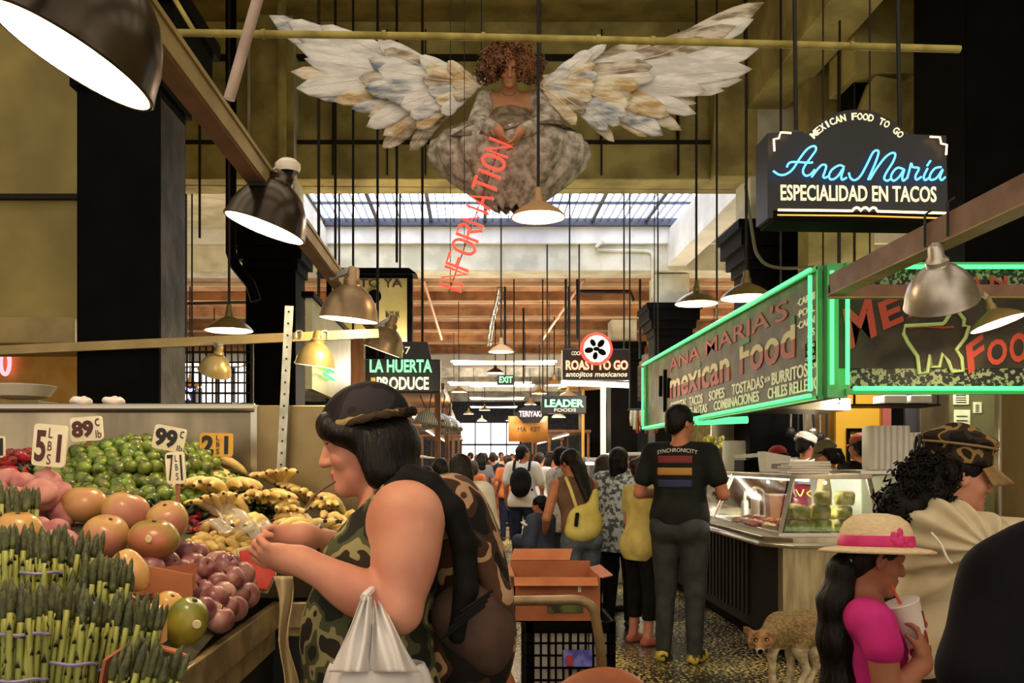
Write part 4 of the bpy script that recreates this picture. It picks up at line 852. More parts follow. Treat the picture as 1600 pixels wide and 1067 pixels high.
for i, (x, y, dz) in enumerate(bl):
    k = i % 3; c = bs_[k] if not used[k] else copy_tree(bs_[k]); used[k] = 1
    c.location = (x, y, bed(x, y) + dz * .75); c.rotation_euler = (random.uniform(-.4, .5), random.uniform(-.3, .3), PI + random.uniform(-1.5, 1.5)); c.scale = [random.uniform(.85, 1.1)] * 3
# short finger bananas in the front box
fb = MB().tube([Vector((-.035, 0, 0)), Vector((-.02, 0, .006)), Vector((0, 0, .009)), Vector((.02, 0, .006)), Vector((.038, 0, 0))], .014, 8, rs=[.006, .0135, .0155, .013, .004])
fin = proto('finger_banana', 'stubby yellow finger banana end-on before the banana hands', 'banana', 'finger bananas before the banana hands', fb, M_BAN, (MB().ell((.038, 0, 0), .0045, None, 6, 4), M_BAND, 'tip'))
scatter(fin, grid(-.86, -.44, 2.72, 3.12, .038, lambda x, y: x < EDGE(y) - .03, .02, .3) + grid(-.8, -.5, 2.8, 3.1, .045, lambda x, y: x < EDGE(y) - .05, .045, .3), lambda: (random.uniform(-.3, .3), random.uniform(.2, .9), random.uniform(.6, 2.6)))
# crumpled clear bag on top of the finger bananas
M_FILM = mat('clear_film', '#f2ead8', r=.15, trans=.75, alpha=.55); M_FILM2 = mat('milky_film', '#e9e2da', '#d6cdc4', sc=4, r=.3, trans=.35)
def film(u, v):
    x = -.86 + .30 * u + .05 * math.sin(v * 5); y = 2.78 + .26 * v; fold = .016 * math.sin(u * 17 + 3 * v) + .012 * math.sin(v * 14 - u * 4)
    return Vector((x, y, bed(x, y) + .075 + .05 * math.sin(PI * u) * (1 - .5 * v) + fold))
tag(MB().sheet(film, 36, 26).build('plastic_bag', M_FILM, None, smooth='all', solid=.0015), 'crumpled clear plastic bag lying on the finger bananas', 'plastic bag')
# asparagus bundles
M_SPEAR = mat('spear_green', '#66742a', '#a09c4a', sc=16, r=.5, st=(1, 1, .35), lo=.35, hi=.65); M_TIP = mat('spear_tip', '#24281a', '#55582e', sc=50, r=.7, bump=.3); M_BAND_ = mat('lilac_band', '#8477a0', r=.5)
def spear(L, r, bend):
    mb = MB(); pts = [Vector((bend * u * u, 0, L * u)) for u in (0, .3, .6, .78)]; mb.tube(pts, r, 7, rs=[r * 1.05, r, r * .95, r * .85]); mb.cur = 1
    tp = [Vector((bend * u * u, 0, L * u)) for u in (.76, .82, .87, .92, .97, 1)]; mb.tube(tp, r, 7, rs=[r * .85, r * 1.15, r * 1.2, r * 1.0, r * .6, r * .12])
    for k in range(7):
        u = .2 + .085 * k; a = k * 2.4; c = Vector((bend * u * u, 0, L * u)); dv = Vector((math.cos(a), math.sin(a), 0))
        mb.add([c + dv * r * .95 + dv.cross(UP) * r * .7, c + dv * r * .95 - dv.cross(UP) * r * .7, c + dv * r * 1.25 + UP * r * 2.4, c + dv * r * .8 + UP * r], [(0, 1, 2), (0, 2, 3), (1, 3, 2), (0, 3, 1)])
    me = bpy.data.meshes.new('spear'); me.from_pydata([tuple(v) for v in mb.v], [], mb.f); me.materials.append(M_SPEAR); me.materials.append(M_TIP); me.polygons.foreach_set('material_index', mb.mi); me.polygons.foreach_set('use_smooth', [True] * len(mb.f)); return me
SP = [spear(.225, .0062, .006), spear(.205, .0072, -.008), spear(.215, .0055, .01)]
AL = ['asparagus bundle standing nearest the cardboard flap', 'asparagus bundle second from the cardboard flap, tallest tips', 'asparagus bundle in the middle of the front row', 'asparagus bundle in the front row at the picture corner', 'asparagus bundle in the second row behind the lilac bands, right', 'asparagus bundle in the second row, middle', 'asparagus bundle in the second row at the left edge', 'asparagus bundle at the back left with dark tips', 'asparagus bundle lying low in the front right corner']
for i, (px, py, d, ln, ly) in enumerate(((176, 1046, 1.72, .10, -.02), (150, 1005, 1.86, .05, .0), (95, 1055, 1.66, .0, -.1), (20, 1062, 1.6, -.1, -.1), (105, 985, 1.92, .0, -.05), (50, 985, 1.86, -.06, -.05), (-15, 990, 1.8, -.12, -.1), (18, 945, 2.05, -.05, -.1), (190, 1085, 1.6, .2, -.05))):
    b = P(px, py, d); b.z = bed(b.x, b.y) + .006
    if i == 8: b.z -= .03
    t = thing('asparagus_bundle', AL[i], 'asparagus', b); t.rotation_euler = (ly - .12, ln, random.uniform(-.3, .3)); cnt = 0
    for a in range(-4, 5):
        for c in range(-4, 5):
            x = a * .0135 + (c % 2) * .0067; y = c * .0118
            if x * x / .0026 + y * y / .0017 > 1: continue
            o = bpy.data.objects.new('spear', SP[(a * 3 + c) % 3]); COL.objects.link(o); o.parent = t
            q = 1 + random.uniform(-.04, .08); o.location = (x, y, random.uniform(0, .006)); o.rotation_euler = (-y * 1.0 + random.uniform(-.04, .04), x * 1.3 + random.uniform(-.04, .04), random.uniform(0, 6.28)); o.scale = (1, 1, q)
    for z in ((.055, .135) if i % 2 else (.09,)):
        MB().tube([Vector((.056 * math.cos(k * PI / 14), .046 * math.sin(k * PI / 14), z + .002 * math.sin(k))) for k in range(28)], .0035, 6, closed=True).build('rubber_band', M_BAND_, t, smooth=True, world=False, label='lilac rubber band')
# cardboard trays
M_CB = mat('cardboard', '#a9663f', '#b8774c', sc=5, r=.8, bump=.08); M_CBR = mat('red_cardboard', '#8d4a30', '#9b573a', sc=4, r=.8); M_CBE = mat('corrugated_edge', '#c99a63', r=.8)
t = thing('cardboard_tray', 'open cardboard tray holding the yellow mangoes', 'box', P(255, 930, 2.2))
def wallq(mb, a, b, h, th=.006, lean=(0, 0, 0)):
    a = Vector(a); b = Vector(b); up = Vector((0, 0, h)) + Vector(lean); n = (b - a).cross(up).normalized() * th
    mb.add([a, b, b + up, a + up, a + n, b + n, b + up + n, a + up + n], [(0, 1, 2, 3), (7, 6, 5, 4), (0, 4, 5, 1), (1, 5, 6, 2), (2, 6, 7, 3), (3, 7, 4, 0)]); return mb
wallq(MB(), P(100, 905, 2.22), P(302, 945, 2.22), .075).build('back_wall', M_CB, t); wallq(MB(), P(196, 1000, 1.9), P(200, 945, 2.2), .05).build('side_wall', M_CB, t)
wallq(MB(), P(225, 930, 2.2), P(302, 918, 2.3), .06, lean=(0, .03, 0)).build('flap', M_CBR, t)
t = thing('cardboard_tray', 'reddish cardboard tray corner in front of the asparagus', 'box', P(215, 1030, 1.72))
wallq(MB(), P(152, 1078, 1.62), P(245, 1010, 1.84), .055, lean=(.01, 0, 0)).build('front_wall', M_CBR, t); wallq(MB(), P(245, 1008, 1.84), P(258, 1000, 1.86), .055).build('corner_flap', M_CBE, t)
wallq(MB(), P(196, 955, 1.98), P(232, 985, 1.86), .05).build('back_wall', M_CB, t); MB().bar(P(246, 1010, 1.83), P(285, 1020, 1.86), .09, .004).build('base_flap', M_CB, t)
# hanging beige bag strip at the stall corner
def strip(u, v):
    y = 900 + 190 * v; x0 = 428 + 18 * v + 3 * math.sin(v * 9); return P(x0 + (28 - 10 * math.sin(v * 2.5)) * u + 3 * math.sin(u * 9 + v * 4), y, 2.34 + .02 * math.sin(u * 8 + v * 6))
tag(MB().sheet(strip, 14, 30).build('paper_bag_roll', mat('beige_film', '#b09a72', '#cbb78c', sc=5, r=.45, st=(4, 4, 1)), None, smooth='all', solid=.004), 'beige strip of produce bags hanging from the stall corner', 'bag')
t = thing('crate', 'pale slatted crate end under the stall corner behind the bag strip', 'crate', (X(462, 2.95), 3.0, .3))
for i in range(5): MB().box(X(448, 2.98), X(474, 2.98), 2.97, 2.99, .36 + i * .11, .445 + i * .11).build('slat', mat('crate_wood', '#c2a970', '#d1bb86', sc=5, st=(1, 1, 5), r=.7), t, bev=.003)
for px in (451, 471): MB().box(X(px - 2, 3), X(px + 2, 3), 2.985, 3.01, .3, .88).build('upright', MC['crate_wood'], t)
# ---------------- taco counter on the right ----------------
t = thing('taco_counter', 'L-shaped taco counter with steel top and dark slatted base', 'counter', (2.4, 7, 0))
M_BASE = mat('dark_base', '#0b0907', '#15110d', sc=4, r=.55, spec=.2)
poly = [(2.16, 6.06), (3.9, 6.06), (3.9, 6.75), (2.75, 6.75), (2.75, 11.6), (2.0, 11.6), (2.0, 6.22)]
MB().prism(poly, (0, 0, .84), RT, Vector((0, 1, 0)), UP, .06).build('worktop', M_STEEL, t, bev=.006)
mb = MB().tube([(2.0, 11.6, .845), (2.0, 6.22, .845), (2.16, 6.06, .845), (3.9, 6.06, .845)], .022, 8); mb.build('edge_trim', M_STEELB, t, smooth=True)
MB().box(2.18, 2.7, 6.3, 11.5, .12, .84).box(2.5, 3.85, 6.24, 6.7, .12, .84).build('base', M_BASE, t); MB().box(2.26, 3.8, 6.35, 11.4, 0, .12).build('plinth', M_BLACK, t)
MB().box(2.14, 2.53, 6.2, 6.3, .12, .84).build('end_panel', mat('streaked_steel', '#8d7f60', '#b3a27a', sc=5, r=.35, m=.7, st=(4, 4, .5)), t, bev=.003)
mb = MB()
for i in range(16): mb.box(2.165, 2.18, 7.1 + i * .11, 7.13 + i * .11, .2, .8)
tag(mb.build('slats', mat('slat_grey', '#2e2a24', r=.4), t), kind='stuff')
# sneeze guard case
t = thing('display_case', 'slanted glass display case with steel posts on the taco counter', 'display case', (2.4, 7, .9))
MB().prism([(2.28, 6.42), (2.86, 6.42), (2.86, 6.9), (2.75, 6.9), (2.75, 11.4), (2.28, 11.4)], (0, 0, 1.29), RT, Vector((0, 1, 0)), UP, .035).build('top_shelf', M_STEEL, t, bev=.004)
MB().bar((2.12, 6.17, .91), (2.12, 11.3, .91), .03, .025).bar((2.10, 6.18, .91), (2.84, 6.18, .91), .03, .025).build('sill', M_STEELB, t)
for a, b in (((2.12, 6.19, .91), (2.29, 6.43, 1.3)), ((2.83, 6.19, .91), (2.84, 6.45, 1.3)), ((2.12, 7.9, .91), (2.29, 7.9, 1.3)), ((2.12, 9.6, .91), (2.29, 9.6, 1.3))): MB().bar(a, b, .03, .03).build('post', M_STEELB, t)
MB().add([(2.15, 6.2, .93), (2.82, 6.2, .93), (2.83, 6.44, 1.29), (2.30, 6.44, 1.29)], [(0, 1, 2, 3)]).build('front_glass', M_GLASS, t, solid=.005); MB().add([(2.12, 6.25, .93), (2.12, 11.2, .93), (2.28, 11.2, 1.29), (2.28, 6.5, 1.29)], [(0, 1, 2, 3)]).build('side_glass', M_GLASS, t, solid=.005)
ptlight('case_light', (2.5, 7.6, 1.24), 28, (1, .95, .82), .012, t); ptlight('case_light', (2.55, 6.5, 1.26), 12, (1, .9, .7), .012, t)
MB().tube([(2.5, 6.7, 1.275), (2.5, 11, 1.275)], .012, 8).build('light_tube', N_WHITE, t, smooth=True)
# packed tubs in three columns
M_TUB = mat('packed_salad', '#a8a050', '#e0d69a', sc=16, r=.4, bump=.3, rnd=.12); M_LID = mat('clear_lid', '#eee9c9', r=.1, trans=.7, alpha=.5)
pk = MB()
pk.lathe([(.058, 0), (.068, .02), (.070, .06), (.062, .085), (.03, .095), (.001, .097)], n=18, cap=False, sq=.8)
tub = proto('food_tub', 'clear tub of yellow green salad stacked behind the case glass', 'food tub', 'salad tubs stacked in the display case', pk, M_TUB)
MB().lathe([(.073, .062), (.074, .068), (.06, .098), (.001, .104)], n=18, sq=.8).build('lid', M_LID, tub, smooth=True, world=False)
i = 0
for c, n_ in ((2.34, 2), (2.5, 3), (2.66, 3), (2.78, 1)):
    for r in range(n_):
        for yy in (6.42, 6.56):
            if yy > 6.5 and r == 2: continue
            o = put(tub, i == 0, (c + random.uniform(-.01, .01), yy, .902 + .1 * r), (0, 0, random.uniform(0, 6)), random.uniform(.95, 1.05)); i += 1
t = thing('meat_tray', 'steel tray of red and white meat strips in the display case', 'tray', (2.3, 7.0, .9))
MB().box(2.17, 2.6, 6.75, 7.5, .9, .915).box(2.17, 2.18, 6.75, 7.5, .915, .95).box(2.59, 2.6, 6.75, 7.5, .915, .95).build('tray', M_STEELB, t)
ms = MB().tube([(-.09, 0, 0), (-.04, .008, .01), (.02, -.006, .012), (.09, .004, 0)], .016, 7, rs=[.01, .018, .018, .01]); mst = proto('meat_strip', 'strip of red and white meat laid on the steel tray', 'meat', 'meat strips on the tray', ms, mat('marbled_meat', '#9c4030', '#e2c0a2', sc=22, r=.4, rnd=.1, lo=.45, hi=.55))
for i in range(22): put(mst, i == 0, (2.22 + .1 * (i % 4) + random.uniform(-.02, .02), 6.8 + .12 * (i // 4) + random.uniform(-.02, .02), .93 + .018 * (i % 2)), (0, 0, random.uniform(-.5, .5)))
def bottle(label, x, y, z, h, r, m):
    t = thing('squeeze_bottle', label, 'bottle', (x, y, z), 0, 'white squeeze bottles in the case'); 
    MB().lathe([(.001, 0), (r, 0), (r, h * .62), (r * .85, h * .7), (r * .4, h * .75)], (x, y, z), None, 18).build('body', m, t, smooth=True); MB().lathe([(r * .42, h * .74), (r * .42, h * .8), (r * .16, h), (.001, h)], (x, y, z), None, 14).build('nozzle', m, t, smooth=True)
M_WPL = mat('white_plastic', '#e8e4d8', r=.4)
bottle('white squeeze bottle in the case, farther from the corner', 2.34, 7.72, .9, .25, .032, M_WPL); bottle('taller white squeeze bottle in the case, nearer the corner', 2.36, 7.5, .9, .3, .036, M_WPL)
t = thing('food_bin', 'pinkish clear bin beside the white squeeze bottles', 'bin', (2.38, 7.15, .9)); MB().lathe([(.075, 0), (.095, .2), (.09, .2), (.07, .01), (.001, .01)], (2.4, 7.12, .95), Euler((0, 0, PI / 4)).to_matrix(), 4).build('body', mat('pink_bin', '#d8a48a', r=.3, trans=.3), t); MB().tube([(2.33, 7.05, 1.15), (2.47, 7.05, 1.15), (2.47, 7.19, 1.15), (2.33, 7.19, 1.15)], .006, 6, closed=True).build('rim', M_WPL, t)
t = thing('chip_bag', 'maroon snack bag with a yellow scrawl leaning in the case', 'bag', (2.55, 7.0, .9)); MB().sheet(lambda u, v: Vector((2.46 + .17 * u, 6.95 + .1 * u + .05 * math.sin(PI * u) * math.sin(PI * v) * -1, .93 + .3 * v)), 10, 10).build('bag', mat('maroon_foil', '#6d1a33', r=.3), t, solid=.05, smooth=True)
MB().tube(spline([(2.47, 6.87, 1.2), (2.5, 6.86, 1.15), (2.53, 6.87, 1.2)], 4) , .006, 6).tube(spline([(2.6, 6.9, 1.19), (2.56, 6.88, 1.17), (2.6, 6.89, 1.14)], 4), .006, 6).build('yellow_scrawl', mat('yellow_print', '#e2c04a', r=.5), t)
for i, (y, l) in enumerate(((8.3, 'nearer'), (8.9, 'middle'), (9.5, 'farther'))):
    t = thing('steel_pan', 'steel food pan sunk in the counter behind the side glass, ' + l, 'pan', (2.42, y, .9)); MB().box(2.2, 2.66, y - .24, y + .24, .9, .93).build('rim', M_STEELB, t, bev=.01); mb = MB().ell((2.43, y, .935), (.2, .2, .05), None, 20, 8)
    for q_ in mb.v: q_.z += .012 * math.sin(q_.x * 60) * math.cos(q_.y * 55)
    mb.build('food', mat('pale_food_%d' % i, ['#e4dcc0', '#c8a878', '#a9a24e'][i], ['#c9b98f', '#9c5a38', '#d6cf8a'][i], sc=14, bump=.4), t, smooth=True)
t = thing('faucet', 'arched chrome tap behind the side glass', 'tap', (2.55, 7.95, .9)); MB().tube(spline([(2.6, 8.0, .9), (2.6, 8.0, 1.12), (2.52, 8.0, 1.18), (2.42, 8.0, 1.1)], 6), .012, 8).build('spout', M_STEELB, t, smooth=True)
# things on the top shelf
z0 = 1.327
t = thing('paper_roll', 'big white paper roll standing on the case top', 'paper roll', (2.5, 8.6, z0)); MB().lathe([(.03, 0), (.105, 0), (.108, .005), (.108, .27), (.1, .285), (.03, .285)], (2.5, 8.6, z0), None, 32).build('roll', mat('paper_white', '#e5dcd3', r=.8), t, smooth=True); MB().lathe([(.03, 0), (.03, .29)], (2.5, 8.6, z0), None, 14).build('core', M_CB, t, smooth=True)
t = thing('napkin_box', 'white tapered napkin holder on the case top', 'napkin holder', (2.45, 7.3, z0)); MB().add([(2.36, 7.22, z0), (2.54, 7.22, z0), (2.54, 7.4, z0), (2.36, 7.4, z0), (2.34, 7.22, z0 + .17), (2.56, 7.22, z0 + .13), (2.56, 7.4, z0 + .13), (2.34, 7.4, z0 + .17)], [(0, 1, 2, 3), (4, 5, 6, 7), (0, 1, 5, 4), (1, 2, 6, 5), (2, 3, 7, 6), (3, 0, 4, 7)]).build('holder', MC['paper_white'], t, bev=.006); MB().box(2.4, 2.48, 7.215, 7.222, z0 + .03, z0 + .07).build('slot', mat('slot_grey', '#8a8078'), t)
t = thing('utensil_crate', 'black crate of papers between the paper roll and napkin holder', 'crate', (2.42, 7.9, z0)); MB().box(2.34, 2.54, 7.75, 8.05, z0, z0 + .1).build('crate', M_BLACK, t, bev=.006); MB().bar((2.34, 7.8, z0 + .13), (2.54, 7.9, z0 + .15), .2, .02).build('papers', MC['paper_white'], t)
for i in range(5): tag(MB().cbox((2.44 + .012 * (i % 2), 6.62, z0 + .010 + .018 * i), .30, .24, .016, Euler((0, 0, .1 * (i % 3 - 1))).to_matrix()).build('paper_tray', MC['paper_white'], None, bev=.004), ['lowest', 'second lowest', 'middle', 'second highest', 'topmost'][i] + ' white paper tray in the low stack on the case corner', 'paper tray', 'paper trays on the case corner')
t = thing('side_counter', 'pale green cabinet with a shelf right of the display case', 'cabinet', (3.2, 6.8, .9)); MB().box(2.9, 3.55, 6.7, 7.3, .9, 1.32).build('cabinet', mat('pale_green_panel', '#8d917c', '#9ba08a', sc=2, r=.4), t, bev=.005); MB().box(2.86, 3.6, 6.62, 7.35, 1.32, 1.35).build('shelf', M_STEELB, t, bev=.003)
fc = MB()
for k in range(4): fc.cbox((0, 0, 0), .001, .001, .001) if 0 else None
def foam(mb):
    for s in (1,): mb.prism([(-.09, -.025), (-.075, -.032), (.075, -.032), (.09, -.025), (.09, .025), (.075, .032), (-.075, .032), (-.09, .025)], (0, -.1, 0), RT, UP, Vector((0, 1, 0)), .2)
    return mb
M_FOAM = mat('white_foam', '#f0ebe2', r=.6); fo = proto('foam_container', 'white foam box standing on edge in the left stack on the shelf', 'foam box', 'foam boxes in the left stack', foam(MB()), M_FOAM)
fo2 = None
for s in range(2):
    for i in range(6):
        if s == 0: o = put(fo, i == 0, (3.035 + .064 * i * .72, 6.85, 1.35 + .17), (0, PI / 2, 0), 1); o.scale = (1.85, 1, .72)
        else:
            o = fo.copy(); COL.objects.link(o); o.location = (3.33 + .064 * i * .72, 7.0, 1.35 + .145); o.rotation_euler = (0, PI / 2, 0); o.scale = (1.6, 1, .72); o['label'] = 'white foam box standing on edge in the lower right stack on the shelf'; o['group'] = 'foam boxes in the right stack'
# ---------------- kitchen behind the counter ----------------
def panel(name, px0, px1, py0, py1, d, m, th=.06, kind='structure'):
    return tag(MB().box(X(px0, d), X(px1, d), d, d + th, Z(py1, d), Z(py0, d)).build(name, m, None, bev=.004), kind=kind)
M_YEL = mat('yellow_wall', '#d29a12', '#dca822', sc=2, r=.6)
panel('wall_kitchen', 1112, 1310, 560, 960, 10.6, M_STEEL); panel('wall_kitchen', 1306, 1384, 560, 960, 10.2, M_YEL); panel('trim_4', 1380, 1393, 560, 960, 10.1, mat('rosy_trim', '#a4554a', r=.6)); panel('trim_5', 1393, 1416, 560, 960, 10.15, M_BLACK)
panel('trim_6', 1415, 1440, 560, 960, 10.1, mat('slate_panel', '#3b3a40', r=.5)); panel('wall_kitchen', 1438, 1492, 560, 960, 10.0, M_STEEL); panel('wall_kitchen', 1488, 1562, 560, 1000, 9.0, mat('green_lit_steel', '#6f7350', '#8a8c64', sc=2, r=.35, m=.6)); 
panel('wall_kitchen', 1560, 1720, 612, 1060, 7.4, mat('brown_steel_panel', '#6a5636', '#84704a', sc=2, r=.35, m=.75, bump=.1, st=(1, 1, .3)))
MB().box(X(1561, 7.39), X(1564, 7.39), 7.38, 7.4, .3, Z(612, 7.4)).build('trim_7', M_STEELB)['kind'] = 'structure'
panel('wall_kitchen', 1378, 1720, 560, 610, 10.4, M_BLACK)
t = thing('window_hatch', 'dark framed hatch in the yellow kitchen wall', 'hatch', P(1350, 700, 10.15)); mb = MB()
for a in ((1325, 672, 1329, 740), (1325, 669, 1382, 674)): mb.box(*fbox(*a, 10.14, .05))
mb.build('frame', M_BLACK, t)
t = thing('extractor_hood', 'steel extractor hood under the green sign', 'hood', P(1255, 640, 8)); MB().add([P(1185, 638, 7.6), P(1330, 641, 7.6), P(1330, 622, 8.2), P(1195, 616, 8.2)] + [q + Vector((0, .7, .0)) for q in (P(1185, 638, 7.6), P(1330, 641, 7.6), P(1330, 622, 8.2), P(1195, 616, 8.2))], [(0, 1, 2, 3), (7, 6, 5, 4), (0, 4, 5, 1), (1, 5, 6, 2), (2, 6, 7, 3), (3, 7, 4, 0)]).build('hood', M_STEELB, t, bev=.004)
for px in (1220, 1312): MB().tube([P(px, 625, 8), (X(px, 8), 8, 6.4)], .01, 6).build('hanger', M_DARK, t)
for i, (px, w_, l) in enumerate(((1400, 36, 'left'), (1440, 34, 'right'))):
    tag(MB().box(*fbox(px - w_ / 2, 617, px + w_ / 2, 630, 8.4, .25)).build('foam_tray', M_FOAM, None, bev=.01), 'pale foam tray on the rack under the front sign, ' + l + ' of two', 'foam tray')
t = thing('rack', 'thin dark rack carrying foam trays under the front sign', 'rack', P(1420, 632, 8.4)); MB().box(*fbox(1330, 631, 1470, 634, 8.35, .4)).build('shelf', M_DARK, t)
for px in (1335, 1465): MB().tube([P(px, 633, 8.5), (X(px, 8.5), 8.5, 6.4)], .012, 6).build('hanger', M_DARK, t)
M_NOTE = mat('pale_notice', '#cdd3a8', '#dde2bd', sc=6, r=.8)
for px0, py0, px1, py1, l in ((1490, 612, 1514, 632, 'tan notice at the top of the kitchen steel wall'), (1491, 640, 1516, 678, 'tall pale green notice taped to the kitchen steel wall'), (1521, 628, 1534, 645, 'small crumpled notice on the kitchen steel wall')):
    o = tag(MB().box(*fbox(px0, py0, px1, py1, 8.99, .006)).build('notice', M_NOTE), l, 'notice'); mb = MB()
    for k in range(4): mb.box(X(px0 + 4, 8.98), X(px1 - 4, 8.98), 8.985, 8.99, Z(py0 + (py1 - py0) * (.25 + .18 * k) + 1, 8.98), Z(py0 + (py1 - py0) * (.25 + .18 * k), 8.98))
    mb.build('printed_lines', M_INK, o)
t = thing('utensil_rack', 'black bar rack with hanging ladles and tongs in the kitchen', 'rack', P(1270, 650, 9.6)); MB().tube([P(1232, 642, 9.6), P(1302, 642, 9.6)], .015, 8).build('bar', M_DARK, t)
for i, px in enumerate((1236, 1247, 1258, 1270, 1281, 1292)):
    o = MB().tube([P(px, 642, 9.57), P(px + random.uniform(-2, 2), 642 + 30 + 8 * (i % 3), 9.57)], .012, 6).build('handle', M_DARK if i % 2 else M_STEELB, t, smooth=True); MB().ell(P(px, 676 + 8 * (i % 3), 9.55), (.05, .03, .06)).build('bowl', M_STEELB if i % 2 else M_DARK, o, smooth=True)
for px in (1232, 1302): MB().tube([P(px, 642, 9.6), P(px, 600, 9.9)], .012, 6).build('bracket', M_DARK, t)
t = thing('strip_lamp', 'green glowing strip lamp under the long green sign', 'lamp', P(1130, 658, 9)); MB().tube([P(1082, 659, 9), P(1168, 656, 9)], .035, 8).build('tube', N_GREEN, t, smooth=True); MB().box(*fbox(1080, 645, 1170, 652, 9, .08)).build('fixture', M_DARK, t); MB().tube([P(1120, 648, 9.04), (X(1120, 9.04), 9.04, 4.6 if 0 else 6.4)], .01, 6).build('hanger', M_DARK, t)
t = thing('strip_lamp', 'white kitchen strip lamp above the cooks', 'lamp', (4.1, 8.6, 2.75)); MB().tube([(3.4, 8.6, 2.72), (4.8, 8.6, 2.72)], .02, 8).build('tube', N_WHITE, t, smooth=True); MB().box(3.35, 4.85, 8.5, 8.7, 2.75, 2.8).build('fixture', M_WPL, t)  # unseen lamp added to light the kitchen
for x in (3.5, 4.7): MB().tube([(x, 8.6, 2.8), (x, 8.6, 6.4)], .01, 6).build('hanger', M_DARK, t)
for x in (3.6, 4.5): ptlight('kitchen_fill_light', (x, 8.6, 2.6), 45, (1, .93, .78), .12, t)
t = thing('flower_vase', 'spray of yellow flowers in a small vase on the case top', 'flowers', (2.46, 9.3, z0)); MB().lathe([(.03, 0), (.05, .03), (.03, .1), (.04, .13)], (2.46, 9.3, z0), None, 16).build('vase', M_STEELB, t, smooth=True)
mf = MB(); ms_ = MB()
for i in range(26):
    a = random.uniform(0, 6.28); r = random.uniform(.02, .14); h = random.uniform(.2, .36); e = Vector((2.46 + r * math.cos(a), 9.3 + r * math.sin(a), z0 + h)); ms_.tube([(2.46, 9.3, z0 + .1), e], .003, 4); mf.ell(e, (.022, .022, .03), None, 7, 5)
ms_.build('stems', MC['stem_green'], t); tag(mf.build('blossoms', mat('yellow_blossom', '#c9a43a', '#dfc468', sc=9), t, smooth=True), kind='stuff')
# ---------------- people ----------------
from mathutils.bvhtree import BVHTree
SK_L = mat('skin_light', '#b87963', '#c58a70', sc=9, r=.55, sss=.12, spec=.3); SK_T = mat('skin_tan', '#a8694c', '#b87a5c', sc=9, r=.55, sss=.1, spec=.3); SK_D = mat('skin_brown', '#8f5740', '#9c6349', sc=9, r=.55, sss=.1, spec=.3)
M_LIP = mat('lip', '#9a4f44', r=.5); M_BROW = mat('brow_dark', '#20150f', r=.8); M_EYE = mat('eye_white', '#d9cfc4', r=.3); M_IRIS = mat('iris', '#1d120b', r=.2)
M_HAIRB = mat('black_hair', '#070505', '#140e0b', sc=30, r=.5, bump=.5, bsc=60, st=(1, 1, .2), spec=.18); M_HAIRD = mat('dark_brown_hair', '#1c110b', '#382417', sc=30, r=.5, bump=.5, bsc=60, st=(1, 1, .25), spec=.35)
def T_(v): return Matrix.Translation(Vector(v))
def Rx(a): return Matrix.Rotation(a, 4, 'X')
def Ry(a): return Matrix.Rotation(a, 4, 'Y')
def Rz(a): return Matrix.Rotation(a, 4, 'Z')
def head(s, inf=0):
    """head in head-local axes: +y forward, centre between the ears"""
    s.ell((0, -.012, .03), (.076, .095, .09), k=.02); s.ell((0, .025, -.03), (.060, .066, .085), k=.03); s.ell((0, .04, -.075), (.043, .044, .04), k=.03)
    s.cap((-.012, .078, -.1), (.012, .078, -.1), .018, k=.025)
    s.cap((0, .09, .018), (0, .11, -.026), .009, .0135, k=.014); s.ell((-.011, .1, -.03), (.009, .01, .008), k=.008); s.ell((.011, .1, -.03), (.009, .01, .008), k=.008)
    for x in (-1, 1):
        s.ell((x * .032, .096, .012), (.016, .014, .011), k=.012, sub=True); s.ell((x * .031, .078, .011), (.0135, .0135, .0125), k=.003)
        s.ell((x * .04, .062, -.025), (.024, .022, .022), k=.02); s.cap((x * .012, .092, .03), (x * .046, .078, .03), .0085, k=.012)
        s.ell((x * .076, -.006, -.002), (.009, .02, .031), (0, 0, x * .3), k=.008); s.ell((x * .082, 0, .002), (.006, .011, .018), k=.006, sub=True)
    s.cap((-.017, .092, -.056), (.017, .092, -.056), .0068, k=.007); s.cap((-.013, .09, -.068), (.013, .09, -.068), .0082, k=.007); s.ell((0, .112, -.062), (.02, .012, .0012), k=.004, sub=True)
def face_paint(M, sc):
    """0 skin 1 lip 2 brow 3 eye white 4 iris"""
    Mi = np.array(M.inverted())
    def f(c):
        q = (np.c_[c, np.ones(len(c))] @ Mi.T)[:, :3] / sc; x, y, z = np.abs(q[:, 0]), q[:, 1], q[:, 2]; mi = np.zeros(len(c), np.int32)
        mi[(z < -.049) & (z > -.076) & (x < .024 - np.abs(z + .062) * .6) & (y > .085)] = 1
        mi[(z > .0285 + .1 * (x - .03)) & (z < .038) & (x > .012) & (x < .05) & (y > .062)] = 2
        e = ((x - .031) / .0125) ** 2 + ((z - .010) / .0065) ** 2; mi[(e < 1) & (y > .07)] = 3; mi[((x - .031) ** 2 + (z - .008) ** 2 < .0058 ** 2) & (y > .07)] = 4
        mi[(e < 1.5) & (z > .0145) & (y > .07)] = 2
        return mi
    return f
SKM = lambda sk: [sk, M_LIP, M_BROW, M_EYE, M_IRIS]
